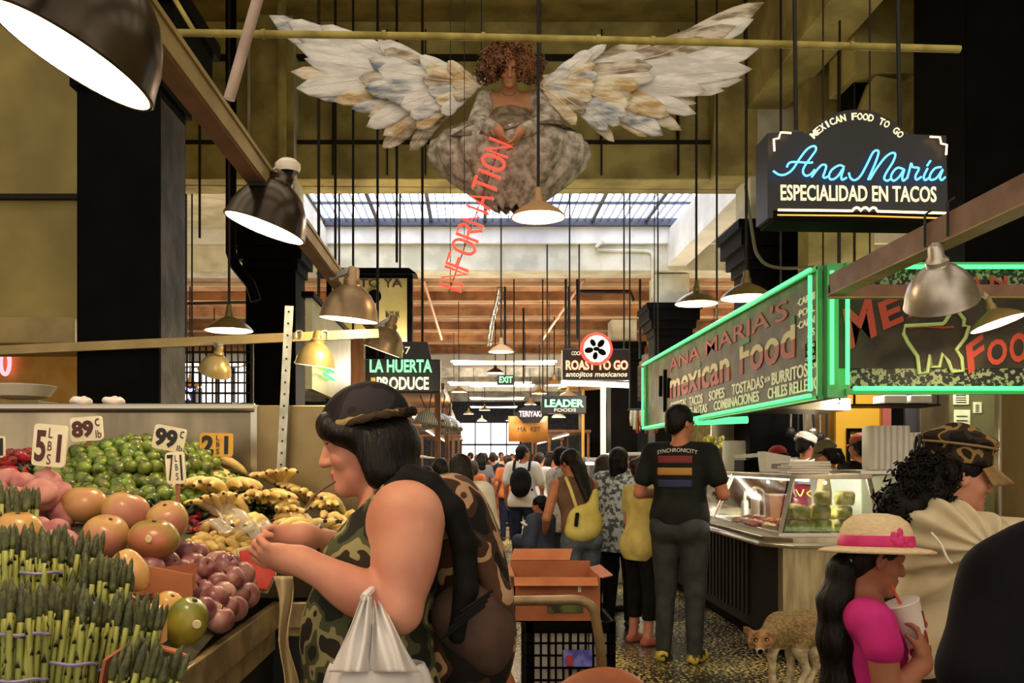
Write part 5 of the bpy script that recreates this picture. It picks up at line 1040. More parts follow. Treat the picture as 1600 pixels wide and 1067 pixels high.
def hand(s, w_, d, n, curl=.5, sc=1., k=.006, thumb=.6):
    """hand from wrist w_ along d, palm normal n (fingers curl towards n); thumb on d x n side"""
    w_ = Vector(w_); d = Vector(d).normalized(); n = Vector(n); n = (n - d * n.dot(d)).normalized(); t = n.cross(d) * (1 if thumb > 0 else -1); thumb = abs(thumb)
    R = Matrix((t, d, n)).transposed()
    s.ell(w_ + d * .045 * sc, (.039 * sc, .05 * sc, .016 * sc), R, k=.014); s.cap(w_ - d * .01 * sc, w_ + d * .03 * sc, .024 * sc, .026 * sc, k=.02)
    for i, L in enumerate((.07, .08, .075, .058)):
        b = w_ + (d * (.082 - .004 * abs(i - 1)) + t * (.029 - .0195 * i)) * sc; a = curl * (.7 + .12 * i); p = b; r = .0092 * sc
        for j, f in enumerate((.45, .32, .25)):
            ang = a * (j + .6); q = p + (d * math.cos(ang) + n * math.sin(ang)) * L * f * sc; s.cap(p, q, r, r * .9, k=k); p = q; r *= .9
    b = w_ + (d * .025 + t * .03) * sc; m_ = b + (d * .03 + t * .028 * (1.2 - thumb) + n * .012) * sc; e = m_ + (d * .03 - t * .004 + n * .022 * thumb * 1.5) * sc; s.cap(b, m_, .0135 * sc, .0115 * sc, k=.012); s.cap(m_, e, .0112 * sc, .0085 * sc, k=k)
def capmesh(t, M, sc, m, brim=True, name='cap', hi=.1, res=.006, back=False):
    s = SDF(.015); s.frame(M, sc); s.ell((0, -.008, .035), (.088, .108, hi), k=.01); s.cut((0, 0, .035), (0, .12, -1)); o = s.build(name, res, m, t)
    if brim:
        def fn(u, v):
            a = (u - .5) * 2.2; r = .1 + .075 * v * math.cos(a * .8); q = Vector((math.sin(a) * (.082 + .01 * v), math.cos(a) * (r + (.0)) - .012, .038 - .02 * v - .018 * (a ** 2) * .6)); return M @ (q * sc)
        MB().sheet(fn, 14, 6).build('brim', m, o, smooth='all', solid=.004)
    return o
def hairm(t, M, sc, m, style='short', L=.3, res=.007, nz=.004, w_=1, top=None):
    s = SDF(.03); s.frame(M, sc); s.ell((0, -.02, .037), (.086, .104, .094))
    if style == 'long': s.chain([(0, -.07, .03), (0, -.095, -.08), (0, -.1, -.18), (.0, -.1, -L)], [.075 * w_, .08 * w_, .07 * w_, .035 * w_], fl=((0, 1, 0), .55))
    if style == 'bob':
        for x in (-.055, .055): s.chain([(x, -.03, .02), (x * 1.15, -.035, -.06), (x, -.04, -L)], [.045, .045, .03])
        s.chain([(0, -.08, 0), (0, -.085, -L)], [.06, .045])
    if style == 'bun': s.ell((0, -.11, .05), (.04, .04, .04)); s.ell((0, -.06, -.02), (.06, .05, .05))
    if style == 'short': s.ell((0, -.06, -.03), (.066, .045, .06))
    s.ell((0, .115, -.035), (.07, .07, .105), k=.02, sub=True)
    if style == 'short':
        for x in (-1, 1): s.ell((x * .095, .02, -.05), (.03, .05, .06), k=.02, sub=True)
    if top is not None: s.cuts.append((np.array(top), np.array((0, 0, 1.))))
    return s.build('hair', res, m, t, (nz, 70, 5))
def proj_sheet(name, target, fn, direction, nu, nv, m, parent, off=.004):
    me = target.data; Mw = chain(target); bv = BVHTree.FromPolygons([Mw @ v.co for v in me.vertices], [tuple(p.vertices) for p in me.polygons]); d = Vector(direction).normalized()
    def g(u, v):
        p = Vector(fn(u, v)); h = bv.ray_cast(p, d); return (h[0] if h[0] else p + d * .1) - d * off
    return MB().sheet(g, nu, nv).build(name, m, parent, smooth='all', solid=.003)
M_DENIM = mat('dark_denim', '#1c2026', '#2b3036', sc=14, r=.8); M_JEANS = mat('grey_jeans', '#3d4652', '#566170', sc=12, r=.8); M_BLK = mat('black_cloth', '#0c0b0b', '#161413', sc=9, r=.85, spec=.15)
M_NAVY = mat('navy_cloth', '#1c2236', '#262e44', sc=9, r=.85, spec=.15); M_WHT = mat('white_cloth', '#c9c2b4', '#dcd6ca', sc=7, r=.85); M_SHOE = mat('dark_shoe', '#17130f', r=.5)
def person(label, x, y, rz=0, h=1.7, sk=SK_T, hair='short', hm=M_HAIRB, hl=.3, shirt=M_WHT, sleeve=.5, hem=.86, pants=M_DENIM, pl='long', shoe=M_SHOE, lean=0, yaw=0, pitch=0, arms=None, wide=1, res=.012, cap=None, group=None, loose=.014, hands=.5, step=0, z0=0, hw=1):
    sc = h / 1.75; B = T_((x, y, z0)) @ Rz(rz); t = thing('person', label, 'person', (x, y, z0), 0, group)
    piv = Vector((0, 0, .95)); Lm = T_(piv) @ Rx(-lean) @ T_(-piv); U = lambda p: Lm @ Vector(p)
    A = dict(el=((-.24, -.03, 1.13)), wl=(-.25, .07, .90), er=(.24, -.03, 1.13), wr=(.25, .07, .90)); A.update(arms or {})
    A = {k: U(v) for k, v in A.items()}; SL, SR = U((-.175 * wide, 0, 1.405)), U((.175 * wide, 0, 1.405))
    HM = B @ T_(U((0, .015, 1.60)) * sc) @ Rx(-lean * .4) @ Rz(yaw) @ Rx(-pitch)
    K = {-1: ((-.10, .02 + step, .49), (-.105, -.02 + step * .7, .08)), 1: ((.10, .02 - step * .4, .49), (.105, -.02 - step, .08))}
    def torso(s, inf=0):
        s.cap(U((-.11 * wide, 0, 1.39)), U((.11 * wide, 0, 1.39)), .072, k=.05, fl=((0, 1, 0), .85), inf=inf)
        R = Lm.to_3x3(); s.ell(U((0, .005, 1.27)), (.158 * wide, .11, .18), R, k=.05, inf=inf); s.ell(U((0, .0, 1.08)), (.145 * wide, .105 * wide, .17), R, k=.05, inf=inf)
    def pelv(s, inf=0):
        s.ell((0, -.005, .94), (.165 * wide, .115 * wide, .13), k=.04, inf=inf)
        for q in (-1, 1): s.ell((q * .08, -.05, .90), (.09 * wide, .085, .10), k=.04, inf=inf)
    def legs(s, inf=0, low=True):
        for q in (-1, 1): s.cap((q * .092, 0, .88), K[q][0], .088 * wide, .060, inf=inf); s.cap(K[q][0], K[q][1], .059, .04, inf=inf) if low else 0
    # body: one continuous surface
    s = SDF(.025); s.frame(B, sc); torso(s); pelv(s); legs(s); s.cap(U((0, -.005, 1.42)), U((0, .012, 1.54)), .056, .05, k=.03)
    for q in (-1, 1): s.cap(K[q][1], Vector(K[q][1]) + Vector((q * .015, .13, -.045)), .036, .026)
    for S0, E, W_, q in ((SL, A['el'], A['wl'], -1), (SR, A['er'], A['wr'], 1)):
        s.cap(S0, E, .05, .039, k=.03); s.cap(E, W_, .04, .027, k=.015); d = (W_ - E).normalized(); hand(s, W_, d, Vector((-q, .25, 0)) if abs(d.z) > .6 else Vector((-q * .6, 0, -1)), hands, 1, thumb=-q * .6)
    s.frame(HM, sc); head(s); body = s.build('body', res, SKM(sk), t, paint=face_paint(HM, sc))
    # clothing
    s = SDF(.03); s.frame(B, sc); torso(s, loose); s.ell((0, -.005, .97), (.168 * wide, .12 * wide, .14), k=.05, inf=loose)
    if sleeve:
        for S0, E, W_ in ((SL, A['el'], A['wl']), (SR, A['er'], A['wr'])):
            f = min(1, sleeve); s.cap(S0, S0.lerp(E, f), .052, .052 - .008 * f, k=.03, inf=loose)
            if sleeve > 1: s.cap(E, E.lerp(W_, sleeve - 1), .043, .036, inf=loose)
    s.cap(U((0, .0, 1.47)), U((0, .03, 1.6)), .07, k=.01, sub=True); 
    if hem < .92:
        for q in (-1, 1): s.ell((q * .08, -.05, .90), (.09 * wide, .085, .10), k=.04, inf=loose + .014)
        s.ell((0, -.005, .94), (.165 * wide, .115 * wide, .13), k=.04, inf=loose + .012)
    if hem < .84: s.cap((0, -.01, .95), (0, -.01, hem - .1), .135 * wide, .15 * wide, k=.04, fl=((0, 1, 0), .8), inf=loose)
    if sleeve <= 1: s.cut((0, 0, hem), (0, 0, -1))
    else: s.hem = lambda X_, Y_, Z_: (hem * sc + z0 - Z_) - np.maximum(0, np.sqrt((X_ - x) ** 2 + (Y_ - y) ** 2) - .2 * sc * wide) * 6
    sh = s.build('shirt', res, shirt, t, (.004, 22, 7))
    if pants:
        s = SDF(.02); s.frame(B, sc); pelv(s, .01); legs(s, .012, pl != 'short')
        if pl == 'skirt': s.cap((0, 0, .9), (0, 0, .35), .16, .2)
        s.cut((0, 0, min(1.0, hem + .12)), (0, 0, 1)); zc = {'long': .06, 'short': .52, 'capri': .24, 'skirt': .3}[pl]; s.cut((0, 0, zc), (0, 0, -1)); s.build('trousers' if pl != 'skirt' else 'skirt', res, pants, t, (.003, 26, 2))
    for q in (-1, 1):
        a = Vector(K[q][1]); s = SDF(.015); s.frame(B, sc); s.cap(a + Vector((0, -.03, -.045)), a + Vector((q * .018, .15, -.048)), .042, .038, inf=.003); s.cut((0, 0, 0.0), (0, 0, -1)); s.cut((0, 0, .075), (0, 0, 1)); s.build('shoe', min(res, .01), shoe, t)
    if hair: hairm(t, HM, sc, hm, hair, hl, min(res, .009), w_=hw, top=HM @ (Vector((0, 0, .06)) * sc) if cap else None)
    if cap: capmesh(t, HM, sc, cap, res=min(res, .009))
    return t, B, sc, HM, sh, U
# -- mid-ground people --
M_TEE = mat('black_tee', '#121312', '#1d1e1b', sc=7, r=.85, spec=.2)
bx, by = X(1062, 6.35), 6.35
t, B, sc, HM, sh, U = person('person in a black T-shirt with striped back print waiting at the taco counter', bx, by, R_(-28), 1.84, SK_T, 'short', M_HAIRB, shirt=M_TEE, sleeve=.62, hem=.93, pants=mat('charcoal_jeans', '#1a1c1c', '#2c2f2c', sc=10, r=.8), yaw=R_(-32), pitch=R_(12), wide=1.1, res=.009, loose=.02,
    arms=dict(er=(.29, .0, 1.13), wr=(.22, .26, 1.12), el=(-.28, .0, 1.13), wl=(-.12, .28, 1.12)), shoe=mat('black_yellow_shoe', '#1a1812', '#b9a23a', sc=16, r=.6, lo=.5, hi=.55))
W = lambda q: B @ (Vector(q) * sc)
bdir = B.to_3x3() @ Vector((0, 1, 0))
for nm, z0, z1, m in (('maroon_stripe', 1.335, 1.385, '#6d2326'), ('tan_stripe', 1.255, 1.305, '#a8793a'), ('navy_stripe', 1.175, 1.225, '#23284e')):
    proj_sheet('print_stripe', sh, lambda u, v: W((-.125 + .235 * u, -.5, z0 + (z1 - z0) * v)), bdir, 14, 5, mat(nm, m, r=.8), t)
mb = MB()
def tb(word, z0, hh, x0, x1, dz=0):
    me = sh.data; Mw = chain(sh); bv = BVHTree.FromPolygons([Mw @ v.co for v in me.vertices], [tuple(p.vertices) for p in me.polygons]); vs, fs = text_geo(word, .0)
    if not vs: return
    out = []
    for q in vs:
        p = W((x0 + (x1 - x0) * q.x, -.5, z0 + hh * q.y - dz * (2 * q.x - 1) ** 2)); h_ = bv.ray_cast(p, bdir); out.append((h_[0] if h_[0] else p + bdir * .4) - bdir * .003)
    mb.add(out, fs)
tb('SYNCHRONICITY', 1.41, .026, -.13, .14, .015); mb.build('print_lettering', mat('print_white', '#d8d2c4', r=.8), t)
for x in (-1, 1): MB().tube([HM @ Vector((x * .075, .02, .02)), HM @ Vector((x * .06, .1, .012)), HM @ Vector((x * .012, .118, .01))], .003, 6).build('glasses', M_DARK, t)
M_YTEE = mat('yellow_tee', '#bda95a', '#d2c070', sc=8, r=.8)
person('person in a yellow top with hair pinned up beside the black T-shirt', X(1003, 6.95), 6.95, R_(-62), 1.47, SK_L, 'bun', M_HAIRD, shirt=M_YTEE, sleeve=.55, hem=.78, pants=M_BLK, pl='capri', shoe=mat('pink_sandal', '#a5574a', r=.6), arms=dict(er=(.24, .02, 1.12), wr=(.16, .28, 1.05), el=(-.24, .02, 1.12), wl=(-.1, .28, 1.05)), yaw=R_(-10), pitch=R_(8), res=.01, wide=1.05)
M_PATT = mat('patterned_blouse', '#c4cdd4', '#4d565c', sc=26, r=.8, lo=.46, hi=.56)
person('person with dark shoulder hair in a pale patterned blouse', X(968, 7.7), 7.7, R_(-25), 1.56, SK_L, 'bob', M_HAIRB, .13, M_PATT, .6, .72, M_BLK, arms=dict(er=(.26, .05, 1.15), wr=(.2, .28, 1.15)), yaw=R_(-25), res=.011, wide=1.08, loose=.03)
M_TAN = mat('tan_top', '#5b3f2c', '#6b4c36', sc=8, r=.8)
t, B, sc, HM, sh, U = person('person in grey jeans with long dark hair bending over a stall', X(908, 7.1), 7.1, R_(22), 1.56, SK_T, 'long', M_HAIRB, .52, M_TAN, 0, .95, M_JEANS, lean=.30, arms=dict(el=(-.27, .1, 1.12), wl=(-.18, .36, 1.02), er=(.24, .12, 1.12), wr=(.15, .38, 1.02)), pitch=R_(20), yaw=R_(10), res=.010, wide=1.04)
def W(q): return B @ (Vector(q) * sc)
s = SDF(.05); s.frame(B, sc); s.ell((-.02, -.10, 1.06), (.17, .085, .15)); s.ell((-.05, -.10, .98), (.16, .09, .10)); s.cap((.06, -.1, 1.2), (.1, -.08, 1.32), .05, .03)
tb_ = thing('shoulder_bag', 'big yellow shoulder bag slung on the bending person', 'bag', W((0, -.12, 1))); s.build('bag', .01, mat('yellow_leather', '#c2b055', '#d5c56e', sc=6, r=.6, bump=.2), tb_, (.006, 26, 4))
MB().tube(spline([W((-.1, -.1, 1.18)), W((-.14, -.06, 1.35)), W((-.12, .06, 1.44)), W((-.06, .1, 1.40))], 6), .014, 8).build('strap', MC['yellow_leather'], tb_, smooth=True); MB().tube([W((-.13, -.17, 1.14)), W((-.16, -.2, 1.03))], .015, 6).build('tassel', M_BLK, tb_)
person('child in a slate blue long shirt holding a paper', X(845, 7.4), 7.4, R_(55), 1.15, SK_T, 'short', M_HAIRB, .3, mat('slate_shirt', '#2a3144', '#3a4358', sc=7, r=.85), 1.9, .5, M_NAVY, arms=dict(el=(-.24, .04, 1.12), wl=(-.12, .27, 1.15), er=(.24, .04, 1.12), wr=(.1, .27, 1.13)), pitch=R_(10), res=.009, loose=.035)
q = P(827, 815, 7.3); tag(MB().cbox(q, .12, .08, .01, Euler((.3, -.3, .4)).to_matrix()).build('paper', MC['paper_white']), 'folded white paper held by the child in slate blue', 'paper')
t, B, sc, HM, sh, U = person('person in a white T-shirt and dark trousers with a black backpack', X(817, 12.2), 12.2, R_(-12), 1.66, SK_T, 'short', M_HAIRB, shirt=M_WHT, sleeve=.7, hem=.84, pants=M_NAVY, arms=dict(er=(.27, .02, 1.12), wr=(.25, .2, 1.0)), yaw=R_(-40), res=.013, step=.05, loose=.03)
def packback(t_, B, sc, m, lab, z0=.0):
    tb_ = thing('backpack', lab, 'backpack', B @ (Vector((0, -.2, 1.15)) * sc)); s = SDF(.03); s.frame(B, sc); s.ell((0, -.2, 1.2 + z0), (.155, .1, .21)); s.ell((0, -.25, 1.1 + z0), (.13, .07, .12)); s.build('bag', .013, m, tb_)
    for x in (-.11, .11): MB().tube(spline([B @ (Vector(q) * sc) for q in ((x, -.16, 1.36), (x, -.06, 1.485), (x, .06, 1.46), (x * 1.15, .135, 1.34), (x * 1.3, .09, 1.15), (x * 1.3, -.1, 1.08))], 5), .018, 6).build('strap', m, tb_, smooth=True)
packback(t, B, sc, M_BLK, 'black backpack on the white T-shirt in the aisle')
person('person in a white figured shirt turned to the right stalls', X(878, 8.9), 8.9, R_(-70), 1.58, SK_L, 'short', M_HAIRB, shirt=mat('figured_shirt', '#c9c3b8', '#9b958e', sc=20, r=.8, lo=.5, hi=.6), sleeve=.9, hem=.8, arms=dict(er=(.27, .06, 1.12), wr=(.1, .3, 1.12), el=(-.26, .06, 1.12), wl=(-.1, .3, 1.1)), pitch=R_(5), res=.012, wide=1.1, loose=.04)
person('person with long dark hair in a white jacket behind the camouflage backpack', X(718, 6.3), 6.3, R_(8), 1.49, SK_T, 'long', M_HAIRB, .26, mat('white_jacket', '#b9b7a6', '#cfccbd', sc=7, r=.8), 1.9, .66, M_BLK, res=.011, wide=1.12, loose=.035, hw=1.25)
person('dark haired person half hidden left of the white jacket', X(688, 7.4), 7.4, R_(20), 1.46, SK_T, 'bob', M_HAIRB, .12, M_BLK, 1.8, .8, M_BLK, res=.014)
person('dark haired person just above the camouflage backpack strap', X(664, 6.9), 6.9, R_(30), 1.40, SK_T, 'short', M_HAIRB, .12, M_TAN, 1.8, .8, M_BLK, res=.014)
person('person in a black top behind the bending shopper', X(945, 8.5), 8.5, R_(-50), 1.5, SK_T, 'long', M_HAIRD, .25, M_BLK, .3, .85, M_BLK, arms=dict(er=(.25, .12, 1.2), wr=(.15, .36, 1.32), el=(-.25, .1, 1.15), wl=(-.1, .34, 1.2)), res=.013)
t, B, sc, HM, sh, U = person('person in a dark T-shirt and tan shorts walking away down the aisle', X(770, 18), 18, R_(0), 1.62, SK_T, 'short', M_HAIRD, shirt=M_NAVY, sleeve=.6, hem=.86, pants=mat('rust_shorts', '#8a4f26', '#a8672f', sc=9, r=.8), pl='short', res=.016, step=.1, wide=1.1)
packback(t, B, sc, mat('print_pack', '#171a26', '#b98d4a', sc=9, r=.7, lo=.56, hi=.6), 'dark backpack with a gold print far down the aisle', -.1)
# far crowd: four builds, copied and turned
crowd = [(845, 14.2, -30, 'person in white near the teriyaki sign'), (858, 15.5, -60, 'person in red brown under the teriyaki sign'), (838, 17, 10, 'dark dressed person under the orange market sign')]
protos = []
def far(lab, px, d, rz, h, shirt, sk=SK_T): 
    t = person(lab, X(px, d), d, R_(rz), h, sk, random.choice(['short', 'bob', 'long']), random.choice([M_HAIRB, M_HAIRD]), .15, shirt, .6, .85, random.choice([M_DENIM, M_BLK, M_NAVY]), res=.02, step=random.uniform(-.08, .08)); return t[0]
M_RUST = mat('rust_shirt', '#9b3f2c', '#b3563d', sc=7, r=.85); M_ORG = mat('orange_shirt', '#b8622a', r=.85); M_GRY = mat('grey_shirt', '#6a6a70', '#7d7d82', sc=7, r=.85)
far('person in white under the left edge of the LEADER sign', 843, 14.2, -30, 1.58, M_WHT); far('person in a rust shirt under the LEADER sign', 862, 15.5, -60, 1.6, M_RUST); far('person in orange beside the white T-shirt and black backpack', 793, 16, 15, 1.55, M_ORG)
far('person in a grey shirt left of the tan shorts', 752, 17, 10, 1.6, M_GRY); far('person in orange left of the tan shorts, close to the white jacket', 739, 14, -15, 1.45, M_ORG); far('person in rust right of the tan shorts', 800, 19.5, 160, 1.6, M_RUST)
srcs = [far('far person in dark blue in the crowd by the bright doorway', 757, 24, 5, 1.66, M_NAVY), far('far person in white in the crowd by the bright doorway', 783, 26, 185, 1.7, M_WHT), far('far person in grey in the crowd by the bright doorway', 805, 25, 20, 1.62, M_GRY)]
FL = ['in dark blue walking towards the daylight, left of the aisle', 'in white near the end of the aisle', 'in grey at the far right of the crowd', 'in dark blue half hidden in the far crowd', 'in white below the bright window', 'in grey below the exit sign', 'in dark blue at the right of the far crowd', 'in white at the left of the far crowd', 'in grey at the very end of the hall']
for i, (px, d) in enumerate(((745, 30), (770, 29), (818, 27), (775, 33), (752, 36), (790, 31), (828, 24), (735, 27), (765, 40))):
    c = copy_tree(srcs[i % 3]); c.location = (X(px, d), d, 0); c.rotation_euler = (0, 0, random.uniform(-2, 2)); c['label'] = 'far person ' + FL[i]
# cooks behind the counter
t, B, sc, HM, sh, U = person('cook in a white shirt and white paper hat with back half turned', X(1258, 9.3), 9.3, R_(-45), 1.71, SK_T, 'short', M_HAIRB, shirt=M_WHT, sleeve=.6, hem=.85, yaw=R_(-20), pitch=R_(20), res=.012, loose=.03, wide=1.1)
s = SDF(.01); s.frame(HM, sc); s.cap((0, -.01, .06), (0, -.01, .12), .093, .093, fl=((0, 1, 0), 1.15)); s.cut((0, 0, .05), (0, 0, -1)); s.cut((0, 0, .13), (0, .1, 1)); s.build('paper_hat', .008, MC['paper_white'], t)
M_GCAP = mat('olive_cap', '#5f5a34', '#6f6a40', sc=7, r=.8); M_RCAP = mat('red_cap', '#a81f26', r=.7); M_OCAP = mat('orange_cap', '#b2512c', r=.7)
person('cook in a red cap bent low behind the napkin holder', X(1218, 8.9), 8.9, R_(80), 1.59, SK_D, 'short', M_HAIRB, shirt=M_BLK, sleeve=.6, cap=M_RCAP, pitch=R_(25), res=.012)
t, B, sc, HM, sh, U = person('cook in an olive cap and dark apron serving behind the case', X(1306, 7.5), 7.5, R_(72), 1.62, SK_L, 'bob', M_HAIRB, .09, mat('khaki_shirt', '#8a7a50', '#9c8b60', sc=7, r=.85), .6, .7, M_BLK, cap=M_GCAP, pitch=R_(24), lean=.1, arms=dict(el=(-.24, .12, 1.14), wl=(-.14, .34, 1.06), er=(.24, .12, 1.14), wr=(.1, .36, 1.05)), res=.010)
proj_sheet('apron', sh, lambda u, v: B @ (Vector((-.13 + .26 * u, .6, .72 + .5 * v)) * sc), B.to_3x3() @ Vector((0, -1, 0)), 12, 14, M_BLK, t)
person('cook in an orange cap and dark shirt beside the foam boxes', X(1344, 8.1), 8.1, R_(15), 1.69, SK_T, 'short', M_HAIRB, shirt=M_BLK, sleeve=.6, cap=M_OCAP, res=.012)
# ---------------- the shopper at the fruit stall ----------------
def camo(n, cols, sc): return mat(n, cols[0], sc=sc, r=.85, det=1.5, bump=.12, bsc=40, spec=.2, steps=[(0, cols[0])] + [(p, c) for p, c in zip((.42, .5, .57), cols[1:])])
C_VEST = camo('camo_vest', ['#1f2018', '#44452c', '#837a52', '#2a2219'], 13); C_PACK = camo('camo_pack', ['#140f0c', '#3a271c', '#a98565', '#4d3424'], 9); C_CAP = camo('camo_cap', ['#0f0c0e', '#1a1619', '#2b2529', '#1f1a18'], 9)
D = 2.05
t = thing('person', 'shopper in a camouflage vest and cap reaching over the fruit stall', 'person', (X(590, D), D, 0))
HM = T_(P(572, 692, D)) @ Rz(PI / 2) @ Rx(-R_(12)); hs = .94
s = SDF(.025); Q = P
s.frame(HM, hs); head(s); s.frame()
s.chain([Q(600, 730, D), Q(622, 770, D), Q(634, 800, D)], [.05, .054, .066], k=.02)
s.cap(Q(632, 806, 1.93), Q(632, 806, 2.17), .078, k=.05); s.ell(Q(612, 866, D), (.105, .165, .14), k=.04); s.ell(Q(560, 892, 1.98), (.068, .07, .07), k=.05); s.ell(Q(560, 886, 2.12), (.068, .07, .07), k=.05)
s.ell(Q(578, 985, D), (.14, .17, .17), k=.06); s.ell(Q(592, 1090, D), (.155, .185, .16), k=.06)
for y in (1.96, 2.14): s.cap((X(590, D), y, .82), (X(592, D), y, .45), .10, .065); s.cap((X(592, D), y, .45), (X(600, D), y, .08), .065, .045); s.cap((X(600, D), y, .06), (X(600, D) - .15, y, .03), .04, .03)
sh, el, wr = Q(648, 806, 1.90), Q(620, 952, 1.86), Q(468, 876, 1.87)
s.cap(sh, el, .066, .052, k=.03); s.ell(Q(638, 866, 1.885), (.060, .06, .10), (0, .15, 0), k=.03); s.cap(el, wr, .052, .031, k=.015); s.ell(Q(560, 930, 1.87), (.085, .044, .046), (0, .5, 0), k=.02)
sh2, el2, wr2 = Q(628, 812, 2.2), Q(585, 880, 2.27), Q(474, 840, 2.10)
s.cap(sh2, el2, .075, .055, k=.04); s.cap(el2, wr2, .055, .034, k=.02)
hand(s, wr, (-1, .03, .16), (-.1, .75, .55), 1.15, .95, thumb=-.9)
hand(s, wr2, (-1, -.15, .02), (-.1, -.7, -.3), 1.0, .92, thumb=.9)
s.build('body', .0044, SKM(SK_L), t, paint=lambda c: (lambda m: np.where(m >= 3, 0, m))(face_paint(HM, hs)(c)))
s = SDF(.03)   # vest
s.cap(Q(632, 806, 1.95), Q(632, 806, 2.15), .085, k=.04); s.ell(Q(612, 866, D), (.117, .168, .15), k=.04)
for y in (1.98, 2.12): s.ell(Q(560, 886, y), (.08, .08, .08), k=.05)
s.ell(Q(578, 985, D), (.155, .185, .18), k=.06); s.ell(Q(592, 1090, D), (.17, .20, .19), k=.06); s.cap(Q(595, 1100, D), Q(597, 1190, D), .16, .18, fl=((0, 1, 0), 1.1))
s.chain([Q(588, 735, D), Q(606, 775, D), Q(612, 800, D)], [.07, .075, .06], k=.015, sub=True) if 0 else s.cap(Q(570, 745, D), Q(604, 796, D), .075, .055, k=.015, sub=True)
s.cap(Q(640, 805, 1.78), Q(640, 812, 1.89), .092, k=.012, sub=True); s.ell(Q(642, 865, 1.845), (.085, .085, .12), k=.012, sub=True)
s.cap(Q(632, 812, 2.32), Q(632, 812, 2.2), .088, k=.012, sub=True); s.cut((0, 0, .62), (0, 0, -1))
s.build('vest', .006, C_VEST, t, (.006, 26, 4))
s = SDF(.02)
for y in (1.96, 2.14): s.cap((X(590, D), y, .85), (X(592, D), y, .45), .11, .085); s.cap((X(592, D), y, .45), (X(598, D), y, .1), .085, .07)
s.cut((0, 0, .07), (0, 0, -1)); s.build('trousers', .012, M_BLK, t)
for y in (1.96, 2.14):
    s = SDF(.015); s.cap((X(605, D), y, .045), (X(605, D) - .17, y, .04), .045, .04); s.cut((0, 0, 0.0), (0, 0, -1)); s.build('shoe', .01, M_SHOE, t)
s = SDF(.03)   # hair
s.ell(Q(588, 692, D), (.098, .088, .08)); s.ell(Q(614, 705, D), (.055, .092, .07)); s.ell(Q(612, 738, 2.02), (.052, .085, .042)); s.ell(Q(588, 722, 1.975), (.045, .035, .055)); s.ell(Q(545, 665, D), (.062, .07, .04)); s.ell(Q(518, 668, 2.04), (.03, .075, .036)); s.ell(Q(540, 680, 2.0), (.04, .05, .025))
s.ell(Q(522, 745, 2.0), (.075, .085, .062), k=.02, sub=True); s.ell(Q(505, 712, 2.02), (.03, .08, .03), k=.015, sub=True)
s.build('hair', .005, M_HAIRB, t, (.004, 60, 5))
s = SDF(.012); s.frame(HM, hs); s.ell((0, -.008, .05), (.095, .108, .085)); s.cap((0, -.012, .05), (0, -.012, .052), .096, fl=((0, 1, 0), 1.13)); s.cut((0, 0, .045), (0, .0, -1)); cp = s.build('cap', .005, C_CAP, t, (.003, 40, 3))
s = SDF(.006); s.frame(HM, hs); pts = [(.101 * math.sin(a), -.014 + .117 * math.cos(a), .052) for a in [i * PI / 12 for i in range(25)]]; s.chain(pts, [.006] * 25, fl=((0, 0, 1), 1.6)); s.build('cap_band', .004, camo('camo_band', ['#1a1411', '#3b2c1c', '#8a7448', '#221a15'], 9), cp)
MB().tube([wr2.lerp(el2, .22) + Vector((0, .04 * math.sin(a), .04 * math.cos(a))) for a in [i * PI / 10 for i in range(20)]], .008, 8, closed=True).build('bracelet', mat('bracelet_brown', '#3d2a1a', '#6b4c2e', sc=40, r=.5), t, smooth=True)
tag(MB().tube(spline([P(524, 752, 1.99), P(505, 764, 1.98), P(490, 776, 1.97), P(478, 793, 1.96)], 4), .0028, 6).build('stick', mat('thin_stick', '#5b3a20', r=.6), smooth=True), 'thin brown stick held between the lips of the capped shopper', 'stick')
# backpack
t = thing('backpack', 'brown camouflage backpack on the shopper at the fruit stall', 'backpack', P(740, 1000, 2.1))
s = SDF(.05); s.ell(Q(738, 900, 2.1), (.085, .16, .23), (0, -.12, 0)); s.ell(Q(728, 1010, 2.1), (.11, .17, .16)); s.cap(Q(690, 775, 2.02), Q(690, 775, 2.18), .045); s.ell(Q(705, 830, 2.1), (.06, .14, .12)); s.build('main_bag', .008, C_PACK, t, (.008, 22, 6))
s = SDF(.03); s.ell(Q(752, 975, 2.0), (.075, .11, .115), (0, -.15, 0)); s.ell(Q(725, 965, 1.95), (.07, .05, .075)); s.build('pocket', .006, mat('brown_pack_cloth', '#32211a', '#4a3226', sc=12, r=.85), t, (.004, 45, 2))
for i in range(4): MB().tube([P(690 + 10 * i, 992 - 14 * i + 6, 1.86), P(758 + 4 * i, 946 - 8 * i, 1.86)], .0035, 6).build('piping', M_BLK, t, smooth=True)
for y, q_ in ((1.945, 0), (2.16, 1)):
    s = SDF(.01); s.chain([Q(598, 800, y - .03), Q(614, 768, y), Q(640, 745, y), Q(672, 757, y - .015), Q(706, 795, y - .03), Q(726, 850, y - .03), Q(728, 920, y - .03), Q(715, 990, y - .03)], [.022, .024, .026, .027, .028, .028, .026, .022], fl=((0, 1, 0), 1.4)); s.build('shoulder_strap', .006, M_BLK if not q_ else C_PACK, t)
s = SDF(.02); s.chain([Q(700, 800, 1.92), Q(745, 860, 1.93), Q(778, 930, 1.96), Q(790, 990, 2.0)], [.018, .024, .03, .026]); s.build('side_flap', .006, C_PACK, t)
